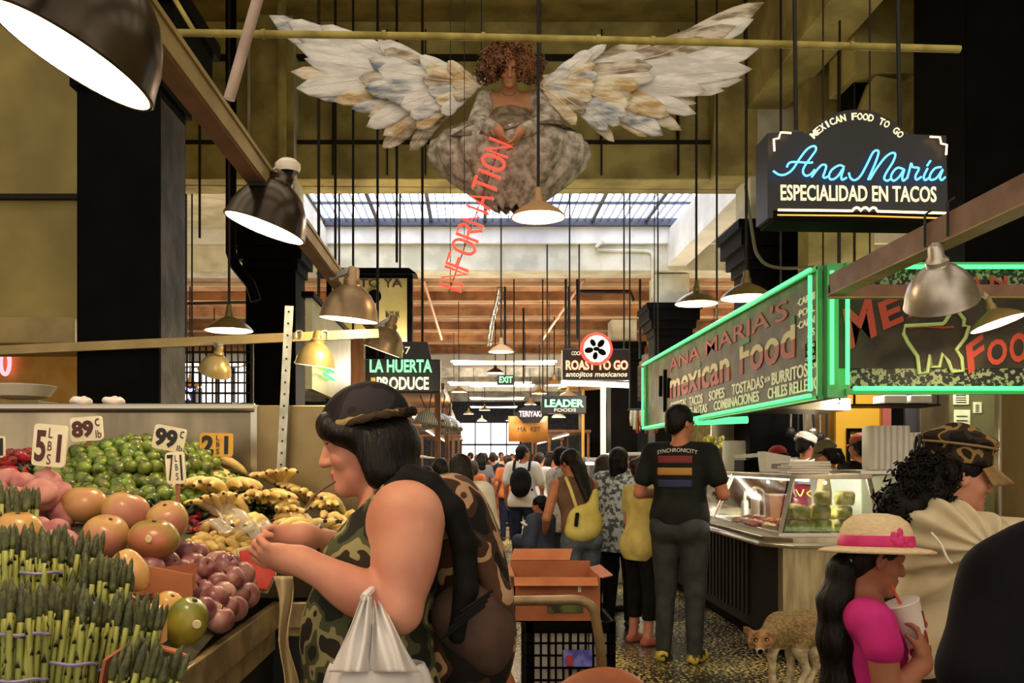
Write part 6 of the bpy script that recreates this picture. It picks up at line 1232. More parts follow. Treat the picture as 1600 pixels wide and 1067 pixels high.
# carrier bag on the forearm
t = thing('carrier_bag', 'white plastic carrier bag hanging from the bare forearm', 'plastic bag', P(585, 1100, 1.80)); D = 1.80
def leaf(x0, x1, xb0, xb1, y0, ph):
    return lambda u, v: P((x0 + (x1 - x0) * u) * (1 - v) + (xb0 + (xb1 - xb0) * u) * v + 3 * math.sin(u * 8 + v * 5 + ph) * v, y0 + (1050 - y0) * v, D - .03 - .045 * math.sin(PI * u) * v + .010 * math.sin(u * 15 + ph) + (.065 * (1 - v) ** 3 if ph else 0))
M_PLAS = mat('white_bag_film', '#e3dcd8', '#cfc8c4', sc=6, r=.35, trans=.15, spec=.4)
mb = MB().sheet(leaf(566, 580, 517, 582, 932, 0), 16, 26); mb.sheet(leaf(580, 592, 580, 655, 932, .001), 18, 26); mb.build('handles', M_PLAS, t, smooth='all', solid=.0015)
MB().tube(spline([P(568, 934, D - .035), P(578, 924, D), P(584, 922, D + .06), P(592, 945, D + .13)], 5), .008, 8).build('loop', M_PLAS, t, smooth=True)
def body(u, v):
    a = u * 2 * PI; r = (.092 + .03 * math.sin(PI * min(1, v * 1.1)) ** .8) * (1 if v < .8 else math.sqrt(max(0, 1 - ((v - .8) / .2) ** 2)) + .02); r *= 1 + .06 * math.sin(5 * a + 3 * v) * (1 - v) + .02 * math.sin(11 * a)
    return Vector((X(586, D) + r * math.cos(a), D + .03 + r * .7 * math.sin(a), Z(1042, D) - .30 * v))
MB().sheet(body, 44, 22, True).build('bag_body', M_PLAS, t, smooth='all', solid=.0015)
MB().ell((X(575, D), D + .03, Z(1120, D)), (.05, .045, .06)).build('contents', mat('bag_contents', '#c9a878', r=.7), t, smooth=True)

# ---------------- child with the straw hat ----------------
D = 2.5; t = thing('person', 'child in a pink T-shirt and straw hat drinking from a cup', 'person', (X(1360, D), D, 0))
HM = T_(P(1364, 873, D)) @ Rz(-R_(90)) @ Rx(-R_(14)); hs = .80
s = SDF(.02); s.frame(HM, hs); head(s); s.frame()
s.chain([P(1346, 895, D), P(1346, 930, D), P(1350, 955, D)], [.04, .04, .05], k=.02); s.cap(P(1352, 962, 2.42), P(1352, 962, 2.58), .05, k=.03)
s.ell(P(1362, 1010, D), (.075, .105, .11), k=.04); s.ell(P(1366, 1100, D), (.08, .11, .13), k=.04); s.ell(P(1362, 1180, D), (.095, .13, .10), k=.04)
for y in (2.44, 2.56): s.cap((1.12, y, .6), (1.13, y, .33), .065, .045); s.cap((1.13, y, .33), (1.1, y, .06), .045, .032); s.cap((1.1, y, .045), (1.22, y, .03), .03, .025)
sh, el, wr = P(1374, 985, 2.37), P(1388, 1092, 2.33), P(1441, 1036, 2.37)
s.cap(sh, el, .043, .034, k=.02); s.cap(el, wr, .034, .024, k=.012); s.cap(P(1362, 985, 2.62), P(1400, 1080, 2.66), .04, .033); s.cap(P(1400, 1080, 2.66), P(1436, 1035, 2.52), .033, .024)
hand(s, wr, (.15, .35, 1), (-.75, .5, .0), .75, .78, thumb=-.9); hand(s, P(1436, 1035, 2.52), (.0, -.5, 1), (-.8, -.3, 0), .7, .75, thumb=.8)
s.build('body', .0045, SKM(SK_D), t, paint=face_paint(HM, hs))
M_PINK = mat('pink_cotton', '#b3216a', '#c62f7c', sc=9, r=.85, spec=.2)
s = SDF(.025); s.cap(P(1353, 966, 2.42), P(1353, 966, 2.58), .058, k=.03); s.ell(P(1362, 1010, D), (.085, .115, .12), k=.04); s.ell(P(1366, 1100, D), (.092, .122, .14), k=.04); s.ell(P(1362, 1190, D), (.1, .135, .11), k=.04)
s.cap(P(1366, 976, 2.385), P(1380, 1012, 2.352), .057, .052, k=.02); s.cap(P(1362, 985, 2.62), P(1375, 1015, 2.645), .052, .048); s.cap(P(1346, 900, D), P(1347, 944, D), .052, k=.01, sub=True); s.cut(P(1380, 1016, 2.35), (.2, 0, -.98)) if 0 else s.cut((0, 0, .62), (0, 0, -1))
s.build('shirt', .005, M_PINK, t, (.003, 34, 2))
s = SDF(.02)
for y in (2.44, 2.56): s.cap((1.12, y, .62), (1.13, y, .35), .08, .06); s.cap((1.13, y, .35), (1.1, y, .08), .06, .05)
s.cut((0, 0, .06), (0, 0, -1)); s.build('trousers', .012, M_NAVY, t)
mb = MB(); mb.cur = 0
for i in range(16):
    mb.cur = i % 2; mb.ell(P(1404 + 8 * math.sin(i * 2.1) + i * .5, 990 + i * 6, 2.46 + .03 * math.cos(i * 1.7)), (.016, .022, .014), Euler((i, .4, i * .7)).to_matrix(), 10, 7)
tag(mb.build('ruffles', [M_PINK, mat('pale_pink', '#d9b3b6', r=.8)], t, smooth=True), kind='stuff')
hairm(t, HM, hs, M_HAIRB, 'short', res=.005, top=P(1372, 861, D))
s = SDF(.03); s.chain([P(1330, 868, D), P(1316, 890, D), P(1306, 940, D), P(1306, 1000, D), P(1312, 1070, D), P(1322, 1130, D)], [.028, .034, .044, .046, .044, .02], fl=((0, 1, 0), 1.2)); s.build('ponytail', .006, M_HAIRB, t, (.003, 70, 3))
MB().tube([P(1326 + 5 * math.cos(a), 876 + 10 * math.sin(a), D - .04 * math.cos(a)) for a in [i * PI / 8 for i in range(16)]], .006, 6, closed=True).build('hair_tie', mat('hair_tie_grey', '#8d8a92', r=.4), t, smooth=True)
# straw hat, worn: part of the child
c = P(1369, 860, D); hR = Euler((R_(-4), R_(1), 0)).to_matrix(); M_STRAW = mat('straw', '#d6b98c', '#e2c99f', sc=60, r=.8, bump=.2, st=(1, 1, 3))
hat = MB().lathe([(.148, -.006), (.150, -.001), (.135, .004), (.10, .009), (.095, .012), (.094, .03), (.091, .055), (.081, .078), (.06, .094), (.03, .101), (.001, .102)], c, hR, 64).build('straw_hat', M_STRAW, t, smooth='all', solid=.004)
MB().lathe([(.099, .012), (.100, .016), (.098, .038), (.0955, .041)], c, hR, 64).build('ribbon', mat('magenta_ribbon', '#c01862', '#d0266f', sc=20, r=.5), hat, smooth='all', solid=.002)
mb = MB(); fc = P(1399, 848, 2.415)
for i in range(14):
    a = i * 2.4; r = .004 + .0026 * i; mb.ell(fc + Vector((r * math.cos(a), -.012 + .0012 * i, r * .75 * math.sin(a))), (.017, .008, .011), Euler((0, -a, 0)).to_matrix(), 12, 7)
mb.build('ribbon_flower', MC['magenta_ribbon'], hat, smooth=True)
# cup
a, b = P(1431, 1006, 2.44), P(1408, 942, 2.44); ax = (b - a).normalized(); Rq = UP.rotation_difference(ax).to_matrix(); L = (b - a).length
t = thing('drink_cup', 'white paper cup with a red print held by the child in pink', 'cup', a)
MB().lathe([(.001, 0), (.033, 0), (.0345, .004), (.047, L), (.049, L + .002), (.048, L + .004), (.001, L - .002)], a, Rq, 40).build('cup', mat('cup_white', '#e9ddd0', r=.5), t, smooth=True)
def onc(u, v): an = -PI * .5 + .25 + .5 * u; r = .0355 + .0125 * v; return a + Rq @ Vector((r * math.cos(an), r * math.sin(an), L * v))
MB().add([onc(.75 + .45 * math.cos(i * PI / 10), .16 + .17 * math.sin(i * PI / 10)) for i in range(20)], [tuple(range(20))]).build('red_print', mat('print_red', '#8c2730', r=.5), t)
MB().tube([onc(1.25, .45), onc(1.3, .6), onc(1.2, .75)], .003, 6).ell(onc(1.3, .42), (.006, .004, .01)).build('red_mark', MC['print_red'], t)
MB().tube([b - ax * .02 + Vector((.0, 0, 0)), P(1392, 914, 2.44)], .0042, 8).build('straw', mat('straw_red', '#c24a34', r=.4), t, smooth=True)

# ---------------- person in the pale hoodie ----------------
D = 3.1; t = thing('person', 'person in a pale hooded top and camouflage cap reaching to the right', 'person', (X(1490, D), D, 0))
HM = T_(P(1496, 746, D)) @ Rz(-R_(97)) @ Rx(-R_(8)); hs = .98
s = SDF(.025); s.frame(HM, hs); head(s); s.frame()
s.chain([P(1484, 775, D), P(1478, 820, D)], [.055, .062]); s.cap(P(1478, 830, 2.98), P(1478, 830, 3.22), .08, k=.05); s.ell(P(1478, 890, D), (.125, .16, .17), k=.05); s.ell(P(1480, 985, D), (.125, .155, .17), k=.05); s.ell(P(1480, 1060, D), (.14, .16, .15), k=.05)
for y in (3.02, 3.18): s.cap((X(1480, D), y, .62), (X(1485, D), y, .38), .095, .06); s.cap((X(1485, D), y, .38), (X(1480, D), y, .07), .06, .04); s.cap((X(1480, D), y, .05), (X(1480, D) + .15, y, .03), .035, .03)
sh, el, wr = P(1482, 838, 2.95), P(1578, 852, 2.86), P(1668, 826, 2.9); s.cap(sh, el, .06, .045); s.cap(el, wr, .042, .03); hand(s, wr, (1, .1, .1), (0, .2, -1), .5, 1, thumb=.6)
s.cap(P(1480, 838, 3.24), P(1560, 880, 3.3), .06, .045); s.cap(P(1560, 880, 3.3), P(1640, 850, 3.25), .042, .03); hand(s, P(1640, 850, 3.25), (1, -.1, .1), (0, -.2, -1), .5, 1, thumb=-.6)
s.build('body', .006, SKM(SK_L), t, paint=face_paint(HM, hs))
M_HOOD = mat('pale_fleece', '#bfae8c', '#d3c4a2', sc=5, r=.9, spec=.2)
s = SDF(.03); s.cap(P(1476, 826, 2.97), P(1476, 826, 3.22), .098, k=.05); s.ell(P(1474, 890, D), (.15, .185, .19), k=.05); s.ell(P(1478, 985, D), (.15, .18, .18), k=.05); s.ell(P(1482, 1040, D), (.15, .18, .10), k=.05)
s.cap(sh, el, .093, .082, k=.04); s.cap(el, wr, .08, .045, k=.03); s.cap(P(1480, 838, 3.24), P(1560, 880, 3.3), .085, .07); s.cap(P(1560, 880, 3.3), P(1640, 850, 3.25), .07, .05)
s.chain([P(1420, 828, 3.0), P(1450, 818, 2.96), P(1495, 822, 2.96), P(1530, 832, 2.98)], [.04, .042, .032, .028], k=.03); s.ell(P(1432, 822, 3.06), (.06, .10, .05), k=.04)
s.cap(P(1492, 745, D), P(1492, 776, D), .075, k=.012, sub=True); s.cut(P(1480, 1055, D), (.12, 0, -1))
def folds(x, y, z):
    x0, z0 = X(1500, 3.0), Z(850, 3.0); dx, dz = x - x0, z - z0; r = np.sqrt(dx * dx + dz * dz) + .02; a = np.arctan2(dz, dx); return .011 * np.sin(a * 13 + 9 * r) * np.clip(r / .12, 0, 1) * (dx < .05)
s.post.append(folds); s.build('hooded_top', .0055, M_HOOD, t, (.006, 24, 8))
MB().tube(spline([P(1455, 832, 2.86), P(1470, 850, 2.84), P(1480, 872, 2.83), P(1487, 880, 2.83)], 5), .004, 6).build('drawcord', mat('cord_white', '#e9e0cc', r=.7), t, smooth=True)
s = SDF(.02); s.ell((X(1480, D), D, .72), (.15, .17, .14))
for y in (3.02, 3.18): s.cap((X(1480, D), y, .66), (X(1485, D), y, .38), .105, .08); s.cap((X(1485, D), y, .38), (X(1480, D), y, .1), .08, .065)
s.cut((0, 0, .07), (0, 0, -1)); s.build('trousers', .012, M_BLK, t)
for y in (3.02, 3.18):
    s = SDF(.015); s.cap((X(1476, D), y, .045), (X(1476, D) + .17, y, .04), .043, .038); s.cut((0, 0, 0), (0, 0, -1)); s.build('shoe', .01, M_SHOE, t)
hr = hairm(t, HM, hs, M_HAIRB, 'short', res=.007)
def curls(name, blobs, n, m, par, r=.0042, cr=.011, ln=.045, seed=3, turns=2.2):
    rs = random.Random(seed); mb = MB()
    for i in range(n):
        c, rad = rs.choice(blobs); a = rs.uniform(0, 6.28); z = rs.uniform(-1, 1); q = math.sqrt(1 - z * z); dv = Vector((q * math.cos(a), q * math.sin(a), z)); p0 = c + Vector((dv.x * rad[0], dv.y * rad[1], dv.z * rad[2])) * rs.uniform(.75, 1.02)
        ax_ = (dv + Vector((rs.uniform(-.6, .6), rs.uniform(-.6, .6), rs.uniform(-1.2, .1)))).normalized(); u = ax_.orthogonal().normalized(); v = ax_.cross(u); ph = rs.uniform(0, 6.28)
        pts = [p0 + ax_ * (ln * (k / 9 - .3)) + (u * math.cos(ph + k * turns * .7) + v * math.sin(ph + k * turns * .7)) * cr for k in range(10)]; mb.tube(pts, r, 5, rs=[r * (.4 + .6 * math.sin(PI * (k + 1) / 11)) for k in range(10)])
    return tag(mb.build(name, m, par, smooth=True), kind='stuff')
s = SDF(.03); s.ell(P(1442, 765, 3.08), (.085, .1, .11)); s.ell(P(1412, 795, 3.06), (.075, .09, .09)); s.ell(P(1462, 742, 3.08), (.07, .09, .08)); s.ell(P(1400, 815, 3.06), (.05, .07, .05)); s.build('back_hair', .008, M_HAIRB, t, (.012, 48, 3))
curls('curls', [(P(1442, 765, 3.06), (.09, .1, .115)), (P(1412, 793, 3.05), (.08, .09, .09)), (P(1402, 815, 3.05), (.055, .07, .055)), (P(1455, 735, 3.06), (.075, .09, .07))], 480, M_HAIRB, t)
C_CAP2 = camo('camo_field_cap', ['#17120e', '#33281d', '#8c6f42', '#241b14'], 14)
s = SDF(.02); s.frame(HM, hs); s.cap((0, -.015, .05), (0, -.015, .095), .098, .097, fl=((0, 1, 0), 1.17)); s.ell((0, -.015, .13), (.108, .127, .035)); s.cut((0, 0, .048), (0, .0, -1)); cp = s.build('field_cap', .005, C_CAP2, t, (.006, 55, 3))
MB().tube([HM @ (Vector((.108 * math.sin(a), -.016 + .127 * math.cos(a), .112)) * hs) for a in [i * PI / 16 for i in range(32)]], .0045, 6, closed=True).build('seam', mat('tan_seam', '#8a6f4a', r=.7), cp, smooth=True)
MB().sheet(lambda u, v: HM @ (Vector((math.sin((u - .5) * 2.1) * (.095 + .002 * v), -.012 + math.cos((u - .5) * 2.1) * (.115 + .085 * v), .058 - .055 * v - .02 * (2 * u - 1) ** 2)) * hs), 16, 7).build('brim', mat('tan_brim', '#6b5230', '#a88750', sc=9, r=.7), cp, smooth='all', solid=.006)
MB().tube([HM @ (Vector((.02 * math.cos(a) , -.15, .1 + .03 * math.sin(a))) * hs) for a in [i * PI / 8 for i in range(16)]], .006, 6, closed=True).build('back_loop', M_DARK, cp, smooth=True)

# ---------------- dark figure at the right edge ----------------
D = 1.5; t = thing('person', 'person in a dark plum jacket at the right edge, seen close from behind', 'person', (1.02, D, 0))
cx = 1.05; s = SDF(.03)
HM = T_((cx + .02, 1.52, 1.47)) @ Rz(R_(10)); hs = .92; s.frame(HM, hs); head(s); s.frame(); s.cap((cx, 1.5, 1.28), (cx + .02, 1.51, 1.42), .055); s.cap((cx - .1, 1.5, 1.24), (cx + .1, 1.5, 1.24), .07); s.ell((cx, 1.5, 1.1), (.16, .11, .2)); s.ell((cx, 1.5, .9), (.15, .11, .17)); s.ell((cx, 1.5, .8), (.17, .12, .14))
for q in (-1, 1): s.cap((cx + q * .09, 1.5, .76), (cx + q * .1, 1.51, .42), .09, .06); s.cap((cx + q * .1, 1.51, .42), (cx + q * .1, 1.49, .07), .06, .04); s.cap((cx + q * .1, 1.49, .05), (cx + q * .1, 1.62, .03), .035, .03)
s.cap((cx - .17, 1.5, 1.23), (cx - .2, 1.5, 1.06), .05, .042); s.cap((cx - .2, 1.5, 1.06), (cx - .08, 1.7, 1.0), .04, .03); s.cap((cx + .17, 1.5, 1.23), (cx + .24, 1.5, .98), .05, .042); s.cap((cx + .24, 1.5, .98), (cx + .15, 1.7, .95), .04, .03)
hand(s, (cx - .08, 1.7, 1.0), (.6, .8, 0), (0, .2, -1), .6, .95, thumb=.6); hand(s, (cx + .15, 1.7, .95), (-.5, .8, 0), (0, .2, -1), .6, .95, thumb=-.6)
s.build('body', .008, SKM(SK_T), t, paint=face_paint(HM, hs)); hairm(t, HM, hs, M_HAIRB, 'short')
M_PLUMJ = mat('plum_jacket', '#0b070d', '#130d16', sc=8, r=.8, spec=.12)
s = SDF(.035); s.cap((cx - .1, 1.5, 1.235), (cx + .1, 1.5, 1.235), .088, k=.05); s.ell((cx, 1.5, 1.1), (.18, .135, .22)); s.ell((cx, 1.5, .88), (.175, .135, .2)); s.cap((cx - .165, 1.49, 1.225), (cx - .2, 1.48, 1.075), .07, .072, k=.03); s.cap((cx - .2, 1.48, 1.07), (cx - .1, 1.66, 1.0), .07, .05, k=.03)
s.cap((cx + .17, 1.5, 1.23), (cx + .24, 1.5, .98), .07, .065); s.cap((cx + .24, 1.5, .98), (cx + .16, 1.67, .95), .06, .045); s.chain([(cx - .08, 1.48, 1.33), (cx, 1.44, 1.35), (cx + .08, 1.48, 1.33)], [.03, .035, .03]); s.cut((0, 0, .72), (0, 0, -1)); s.build('jacket', .007, M_PLUMJ, t, (.006, 26, 9))
s = SDF(.02)
for q in (-1, 1): s.cap((cx + q * .085, 1.5, .76), (cx + q * .1, 1.51, .42), .10, .075); s.cap((cx + q * .1, 1.51, .42), (cx + q * .1, 1.49, .1), .075, .06)
s.ell((cx, 1.5, .8), (.18, .13, .14)); s.cut((0, 0, .06), (0, 0, -1)); s.build('trousers', .012, M_BLK, t)
for q in (-1, 1): s = SDF(.015); s.cap((cx + q * .1, 1.47, .045), (cx + q * .1, 1.64, .04), .045, .04); s.cut((0, 0, 0), (0, 0, -1)); s.build('shoe', .01, M_SHOE, t)
# ---------------- winged figure hanging over the hall ----------------
D = 5.6; t = thing('person', 'curly haired winged person in a pale gauze dress floating above the hall', 'person', P(797, 330, D))
M_GAUZE = mat('pale_gauze', '#7f7467', '#cdc4b6', sc=22, r=.8, bump=.5, bsc=22, det=8, lo=.35, hi=.65); M_GAUZE2 = mat('brown_gauze', '#564636', '#8b7862', sc=20, r=.8, bump=.5, bsc=24, det=8)
SK_A = mat('skin_amber', '#b27a54', '#c08a62', sc=9, r=.55, sss=.1)
HM = T_(P(796, 108, 5.42)) @ Rz(PI) @ Rx(-R_(36)); hs = .78
s = SDF(.02); s.frame(HM, hs); head(s); s.frame()
s.cap(P(796, 128, 5.46), P(797, 152, 5.55), .045, .05); s.cap(P(764, 158, 5.57), P(832, 158, 5.57), .055, k=.04); s.ell(P(797, 180, 5.56), (.13, .09, .12), k=.04); s.ell(P(797, 212, 5.6), (.12, .10, .10), k=.04)
wl, wr = P(779, 203, 5.22), P(812, 205, 5.22)
for S0, E, W_, q in ((P(762, 158, 5.57), P(752, 192, 5.46), wl, 1), (P(834, 158, 5.57), P(853, 190, 5.46), wr, -1)): s.cap(S0, E, .046, .036, k=.03); s.cap(E, W_, .036, .024)
hand(s, wl, (.55, -.1, -1), (.8, .2, .3), .35, .85, k=.003, thumb=.7); hand(s, wr, (-.5, -.1, -1), (-.8, .2, .3), .35, .85, k=.003, thumb=-.7)
for px, kx, fx in ((785, 752, 790), (812, 852, 815)): s.cap(P(px, 222, 5.62), P(kx, 236, 5.50), .075, .055, k=.04); s.cap(P(kx, 236, 5.50), P(fx, 300, 5.6), .053, .034); s.cap(P(fx, 303, 5.6), P(fx + 3, 318, 5.56), .032, .022)
s.build('body', .0042, SKM(SK_A), t, paint=lambda c: (lambda m: np.where((m >= 3) | (m == 1), 0, m))(face_paint(HM, hs)(c)))
s = SDF(.025)   # bodice and loose sleeves
s.ell(P(797, 188, 5.56), (.145, .105, .105), k=.04); s.ell(P(797, 215, 5.6), (.135, .115, .10), k=.04)
s.cut(P(797, 166, 5.5), (0, .25, 1)); s.build('bodice', .006, M_GAUZE2, t, (.004, 50, 3))
for nm, S0, E, W_ in (('sleeve', P(759, 156, 5.57), P(748, 194, 5.45), P(774, 203, 5.27)), ('sleeve', P(836, 156, 5.57), P(858, 191, 5.45), P(818, 204, 5.27))):
    s = SDF(.02); s.cap(S0, E, .06, .066); s.cap(E, W_, .064, .04); s.build(nm, .006, M_GAUZE, t, (.004, 50, 6))
MB().tube([HM @ (Vector((.05 * math.sin(a), .055 + .045 * math.cos(a) - .02, -.165 - .012 * math.cos(a))) * hs) for a in [i * PI / 10 - PI / 2 * 1 for i in range(11)]], .0025, 5).build('necklace', M_STEELB, t, smooth=True)
def skirt(prof, m, name, nf, amp, dep, ph):
    def fn(u, v):
        k = v * (len(prof) - 1); i = min(int(k), len(prof) - 2); f = k - i; f = f * f * (3 - 2 * f); y = prof[i][0] * (1 - f) + prof[i + 1][0] * f; r = prof[i][1] * (1 - f) + prof[i + 1][1] * f; cx = prof[i][2] * (1 - f) + prof[i + 1][2] * f
        a = u * 2 * PI; rr = r * (1 + amp * math.sin(nf * a + ph + 1.5 * math.sin(3 * v)) * min(1, v * 2) + amp * .4 * math.sin(nf * 2.3 * a + 6 * v)); c = P(cx, y, D)
        return c + Vector((rr * math.cos(a) * D / F, rr * math.sin(a) * dep * D / F, .015 * math.sin(nf * a) * v))
    return MB().sheet(fn, 120, 30, True).build(name, m, t, smooth='all', solid=.004)
skirt([(196, 40, 797), (206, 82, 796), (222, 116, 795), (240, 121, 796), (262, 113, 798), (286, 88, 800), (308, 58, 801), (328, 28, 802)], M_GAUZE, 'skirt', 12, .055, .62, 0)
def apron(u, v):
    a = PI + PI * u; edge = 232 + 9 * math.sin(u * 7) - 26 * abs(2 * u - 1) ** 2; y = 192 + (edge - 192) * v; r = (44 + 62 * v ** .6) * (1 + .04 * math.sin(14 * u + 5 * v)); c = P(797, y, D); return c + Vector((r * 1.02 * math.cos(a) * D / F, r * .68 * math.sin(a) * D / F - .03, 0))
MB().sheet(apron, 70, 18).build('overskirt', M_GAUZE2, t, smooth='all', solid=.005)
M_CURL = mat('auburn_curl', '#4a2a18', '#9b6a42', sc=14, r=.4); hc = P(796, 94, 5.47)
s = SDF(.03); s.ell(P(796, 92, 5.50), (.13, .11, .11)); s.ell(P(760, 108, 5.48), (.05, .07, .07)); s.ell(P(832, 108, 5.48), (.05, .07, .07)); s.ell(P(797, 118, 5.33), (.06, .10, .085), k=.02, sub=True); hb = s.build('hair', .007, M_CURL, t, (.012, 50, 4))
curls('curls', [(hc, (.165, .13, .125)), (P(762, 106, 5.46), (.065, .08, .07)), (P(831, 106, 5.46), (.065, .08, .075)), (P(790, 82, 5.42), (.12, .10, .07)), (P(796, 93, 5.36), (.085, .04, .035)), (P(775, 100, 5.37), (.03, .03, .06)), (P(818, 102, 5.37), (.03, .03, .06))], 430, M_CURL, t, .0055, .013, .055, 9)
# wings: overlapping feathers, each a curved vane on a quill
M_F = [mat('feather_white', '#d9d6d2', '#fbf9f4', sc=5, r=.6, st=(1, 1, 4), bump=.5, bsc=30), mat('feather_bluegrey', '#7f8a98', '#f0eeea', sc=5, r=.6, st=(1.2, 1, 4), lo=.36, hi=.58, bump=.5, bsc=30), mat('feather_gold', '#c09c5c', '#f6ecd4', sc=5, r=.6, st=(1.2, 1, 4), lo=.36, hi=.58, bump=.5, bsc=30), mat('feather_brown', '#8d7a5f', '#e2d8c6', sc=5, r=.6, st=(1.2, 1, 4), lo=.38, hi=.6, bump=.5, bsc=30)]
M_QUILL = mat('quill', '#e9e0cc', r=.5)
def feather(par, b, e, wpx, dy, m, curve=0.0):
    b = P(b[0], b[1], D + dy); e = P(e[0], e[1], D + dy + .02); ax_ = e - b; L = ax_.length; U = ax_.normalized(); W_ = U.cross(Vector((0, 1, 0))).normalized(); N = Vector((0, -1, 0)); w_ = wpx / F * D / 2; mb = MB()
    def mid(u): return b + ax_ * u + W_ * (curve * L * math.sin(PI * u))
    nu = 15
    for sd in (-1, 1):
        def fn(u, v):
            pr = (min(1, u / .35) ** .8) * (1 - max(0, (u - .72) / .28) ** 2.4) ** .6 if u < 1 else 0
            notch = 1 - .10 * max(0, math.sin(u * 19 + sd * 2)) * v; rr = w_ * pr * (1.0 if sd > 0 else .75) * notch
            return mid(min(1, u + .05 * v * (1 - u))) + W_ * sd * rr * v - N * (.012 * v * v * rr / max(w_, 1e-4)) + N * .002
        mb.sheet(fn, nu, 5)
    me_o = mb.build('feather', m, par, smooth='all', solid=.0025)
    MB().tube([mid(u) + N * .004 for u in (0, .3, .6, .97)], .004, 5, rs=[.006, .0045, .003, .001]).build('quill', M_QUILL, me_o, smooth=True)
random.seed(21)
def wing(label, root, prim, side):
    wg = bpy.data.objects.new('wing', None); COL.objects.link(wg); wg.parent = t; wg.matrix_parent_inverse = Matrix.Identity(4); wg['label'] = label
    for i, (e, wd, mi, dy, cv) in enumerate(prim): feather(wg, (root[0] + random.uniform(-6, 6), root[1] + 6 * (i / len(prim) - .5) * 2 + random.uniform(-4, 4)), e, wd, dy, M_F[mi], cv)
    return wg
# long feathers: tip, width px, material, depth offset, curve
LW = [((420, 24), 48, 1, .16, .06), ((448, 32), 52, 0, .14, .05), ((500, 40), 44, 0, .13, .04), ((462, 70), 40, 0, .12, .03), ((475, 92), 40, 0, .11, .02), ((454, 112), 36, 2, .12, 0), ((462, 138), 46, 0, .09, -.03), ((490, 150), 38, 1, .10, -.03), ((520, 158), 34, 2, .08, -.03), ((548, 170), 34, 1, .08, -.04), ((575, 182), 34, 2, .07, -.05), ((572, 198), 38, 0, .06, -.05), ((598, 212), 34, 2, .08, -.06), ((596, 232), 34, 3, .09, -.06), ((640, 236), 30, 3, .09, -.06)]
LC = [((590, 62), 40, 0, .05, .04), ((600, 78), 38, 3, .04, .03), ((575, 92), 40, 1, .03, .03), ((590, 108), 42, 0, .02, .02), ((560, 122), 40, 3, .03, 0), ((570, 138), 40, 1, .02, -.01), ((600, 150), 38, 1, .01, -.02), ((625, 165), 40, 0, .0, -.03), ((640, 182), 36, 1, 0, -.04), ((650, 200), 32, 2, .01, -.05), ((655, 88), 30, 0, -.02, .03), ((665, 105), 30, 2, -.03, .02), ((660, 122), 32, 3, -.03, .01), ((668, 140), 32, 1, -.03, 0), ((680, 158), 30, 2, -.03, -.02), ((690, 178), 28, 0, -.03, -.04), ((700, 95), 24, 2, -.05, .02), ((705, 125), 24, 2, -.05, 0), ((708, 150), 24, 3, -.05, -.02)]
wing('white and blue grey left wing', (748, 128), LW + LC, -1)
RW = [((1194, 4), 44, 3, .16, -.06), ((1178, 30), 48, 0, .15, -.05), ((1150, 40), 40, 3, .14, -.05), ((1186, 76), 46, 0, .11, -.04), ((1160, 88), 40, 0, .12, -.03), ((1176, 108), 44, 0, .09, -.02), ((1160, 125), 40, 0, .10, -.01), ((1132, 142), 34, 0, .10, 0), ((1104, 142), 42, 0, .07, .01), ((1088, 162), 32, 3, .08, .02), ((1088, 178), 34, 0, .06, .03), ((1046, 180), 42, 2, .04, .03), ((1066, 204), 32, 3, .08, .05), ((1036, 212), 44, 1, .05, .05), ((1010, 214), 32, 2, .06, .06), ((960, 222), 24, 2, .06, .05)]
RC = [((948, 70), 22, 0, .0, -.03), ((1000, 72), 34, 3, .04, -.03), ((1010, 88), 36, 0, .03, -.02), ((1020, 104), 38, 3, .02, -.01), ((1025, 120), 38, 0, .02, 0), ((1000, 134), 36, 2, .01, 0), ((990, 150), 36, 3, .01, .01), ((985, 165), 38, 2, 0, .02), ((980, 180), 36, 1, 0, .03), ((970, 196), 34, 1, -.01, .04), ((950, 206), 30, 1, -.01, .05), ((925, 80), 26, 0, -.03, -.02), ((930, 100), 30, 2, -.03, -.01), ((935, 118), 30, 1, -.03, 0), ((930, 136), 30, 2, -.04, .01), ((925, 155), 30, 2, -.04, .02), ((915, 175), 30, 3, -.04, .03), ((900, 195), 26, 2, -.04, .04), ((890, 110), 24, 1, -.05, 0), ((888, 140), 24, 1, -.05, .01), ((885, 165), 24, 2, -.05, .03)]
wing('white and golden right wing', (846, 128), RW + RC, 1)
for px in (752, 845): MB().tube([P(px, 120, D + .12), (X(px, D), D + .12, 6.4)], .004, 6).build('hanging_wire', M_DARK, t, smooth=True)
random.seed(5)

# ---------------- coyote by the counter ----------------
Y = 5.62; q = lambda u, v, dy=0: P(1140 + u * .1284, 930 + v * .1284 - 3, Y + dy)
t = thing('coyote', 'small grey brown coyote standing by the end of the taco counter', 'coyote', (X(1225, Y), Y, 0))
s = SDF(.02)
s.ell(q(880, 430), (.115, .075, .105), k=.05); s.ell(q(640, 450), (.10, .07, .095), k=.05); s.cap(q(620, 400), q(960, 380), .085, .085, k=.05); s.ell(q(1010, 440), (.055, .065, .09), k=.04)
s.cap(q(600, 420), q(440, 540, -.09), .075, .06, k=.04); s.ell(q(620, 560), (.06, .06, .06), k=.04)
hc = q(370, 560, -.14); s.ell(hc, (.066, .06, .058), k=.03); s.cap(hc + Vector((-.015, -.04, -.022)), hc + Vector((-.032, -.105, -.052)), .036, .02, k=.025); s.ell(hc + Vector((.04, -.01, -.02)), (.035, .035, .035)); s.ell(hc + Vector((-.045, -.005, -.02)), (.03, .03, .03))
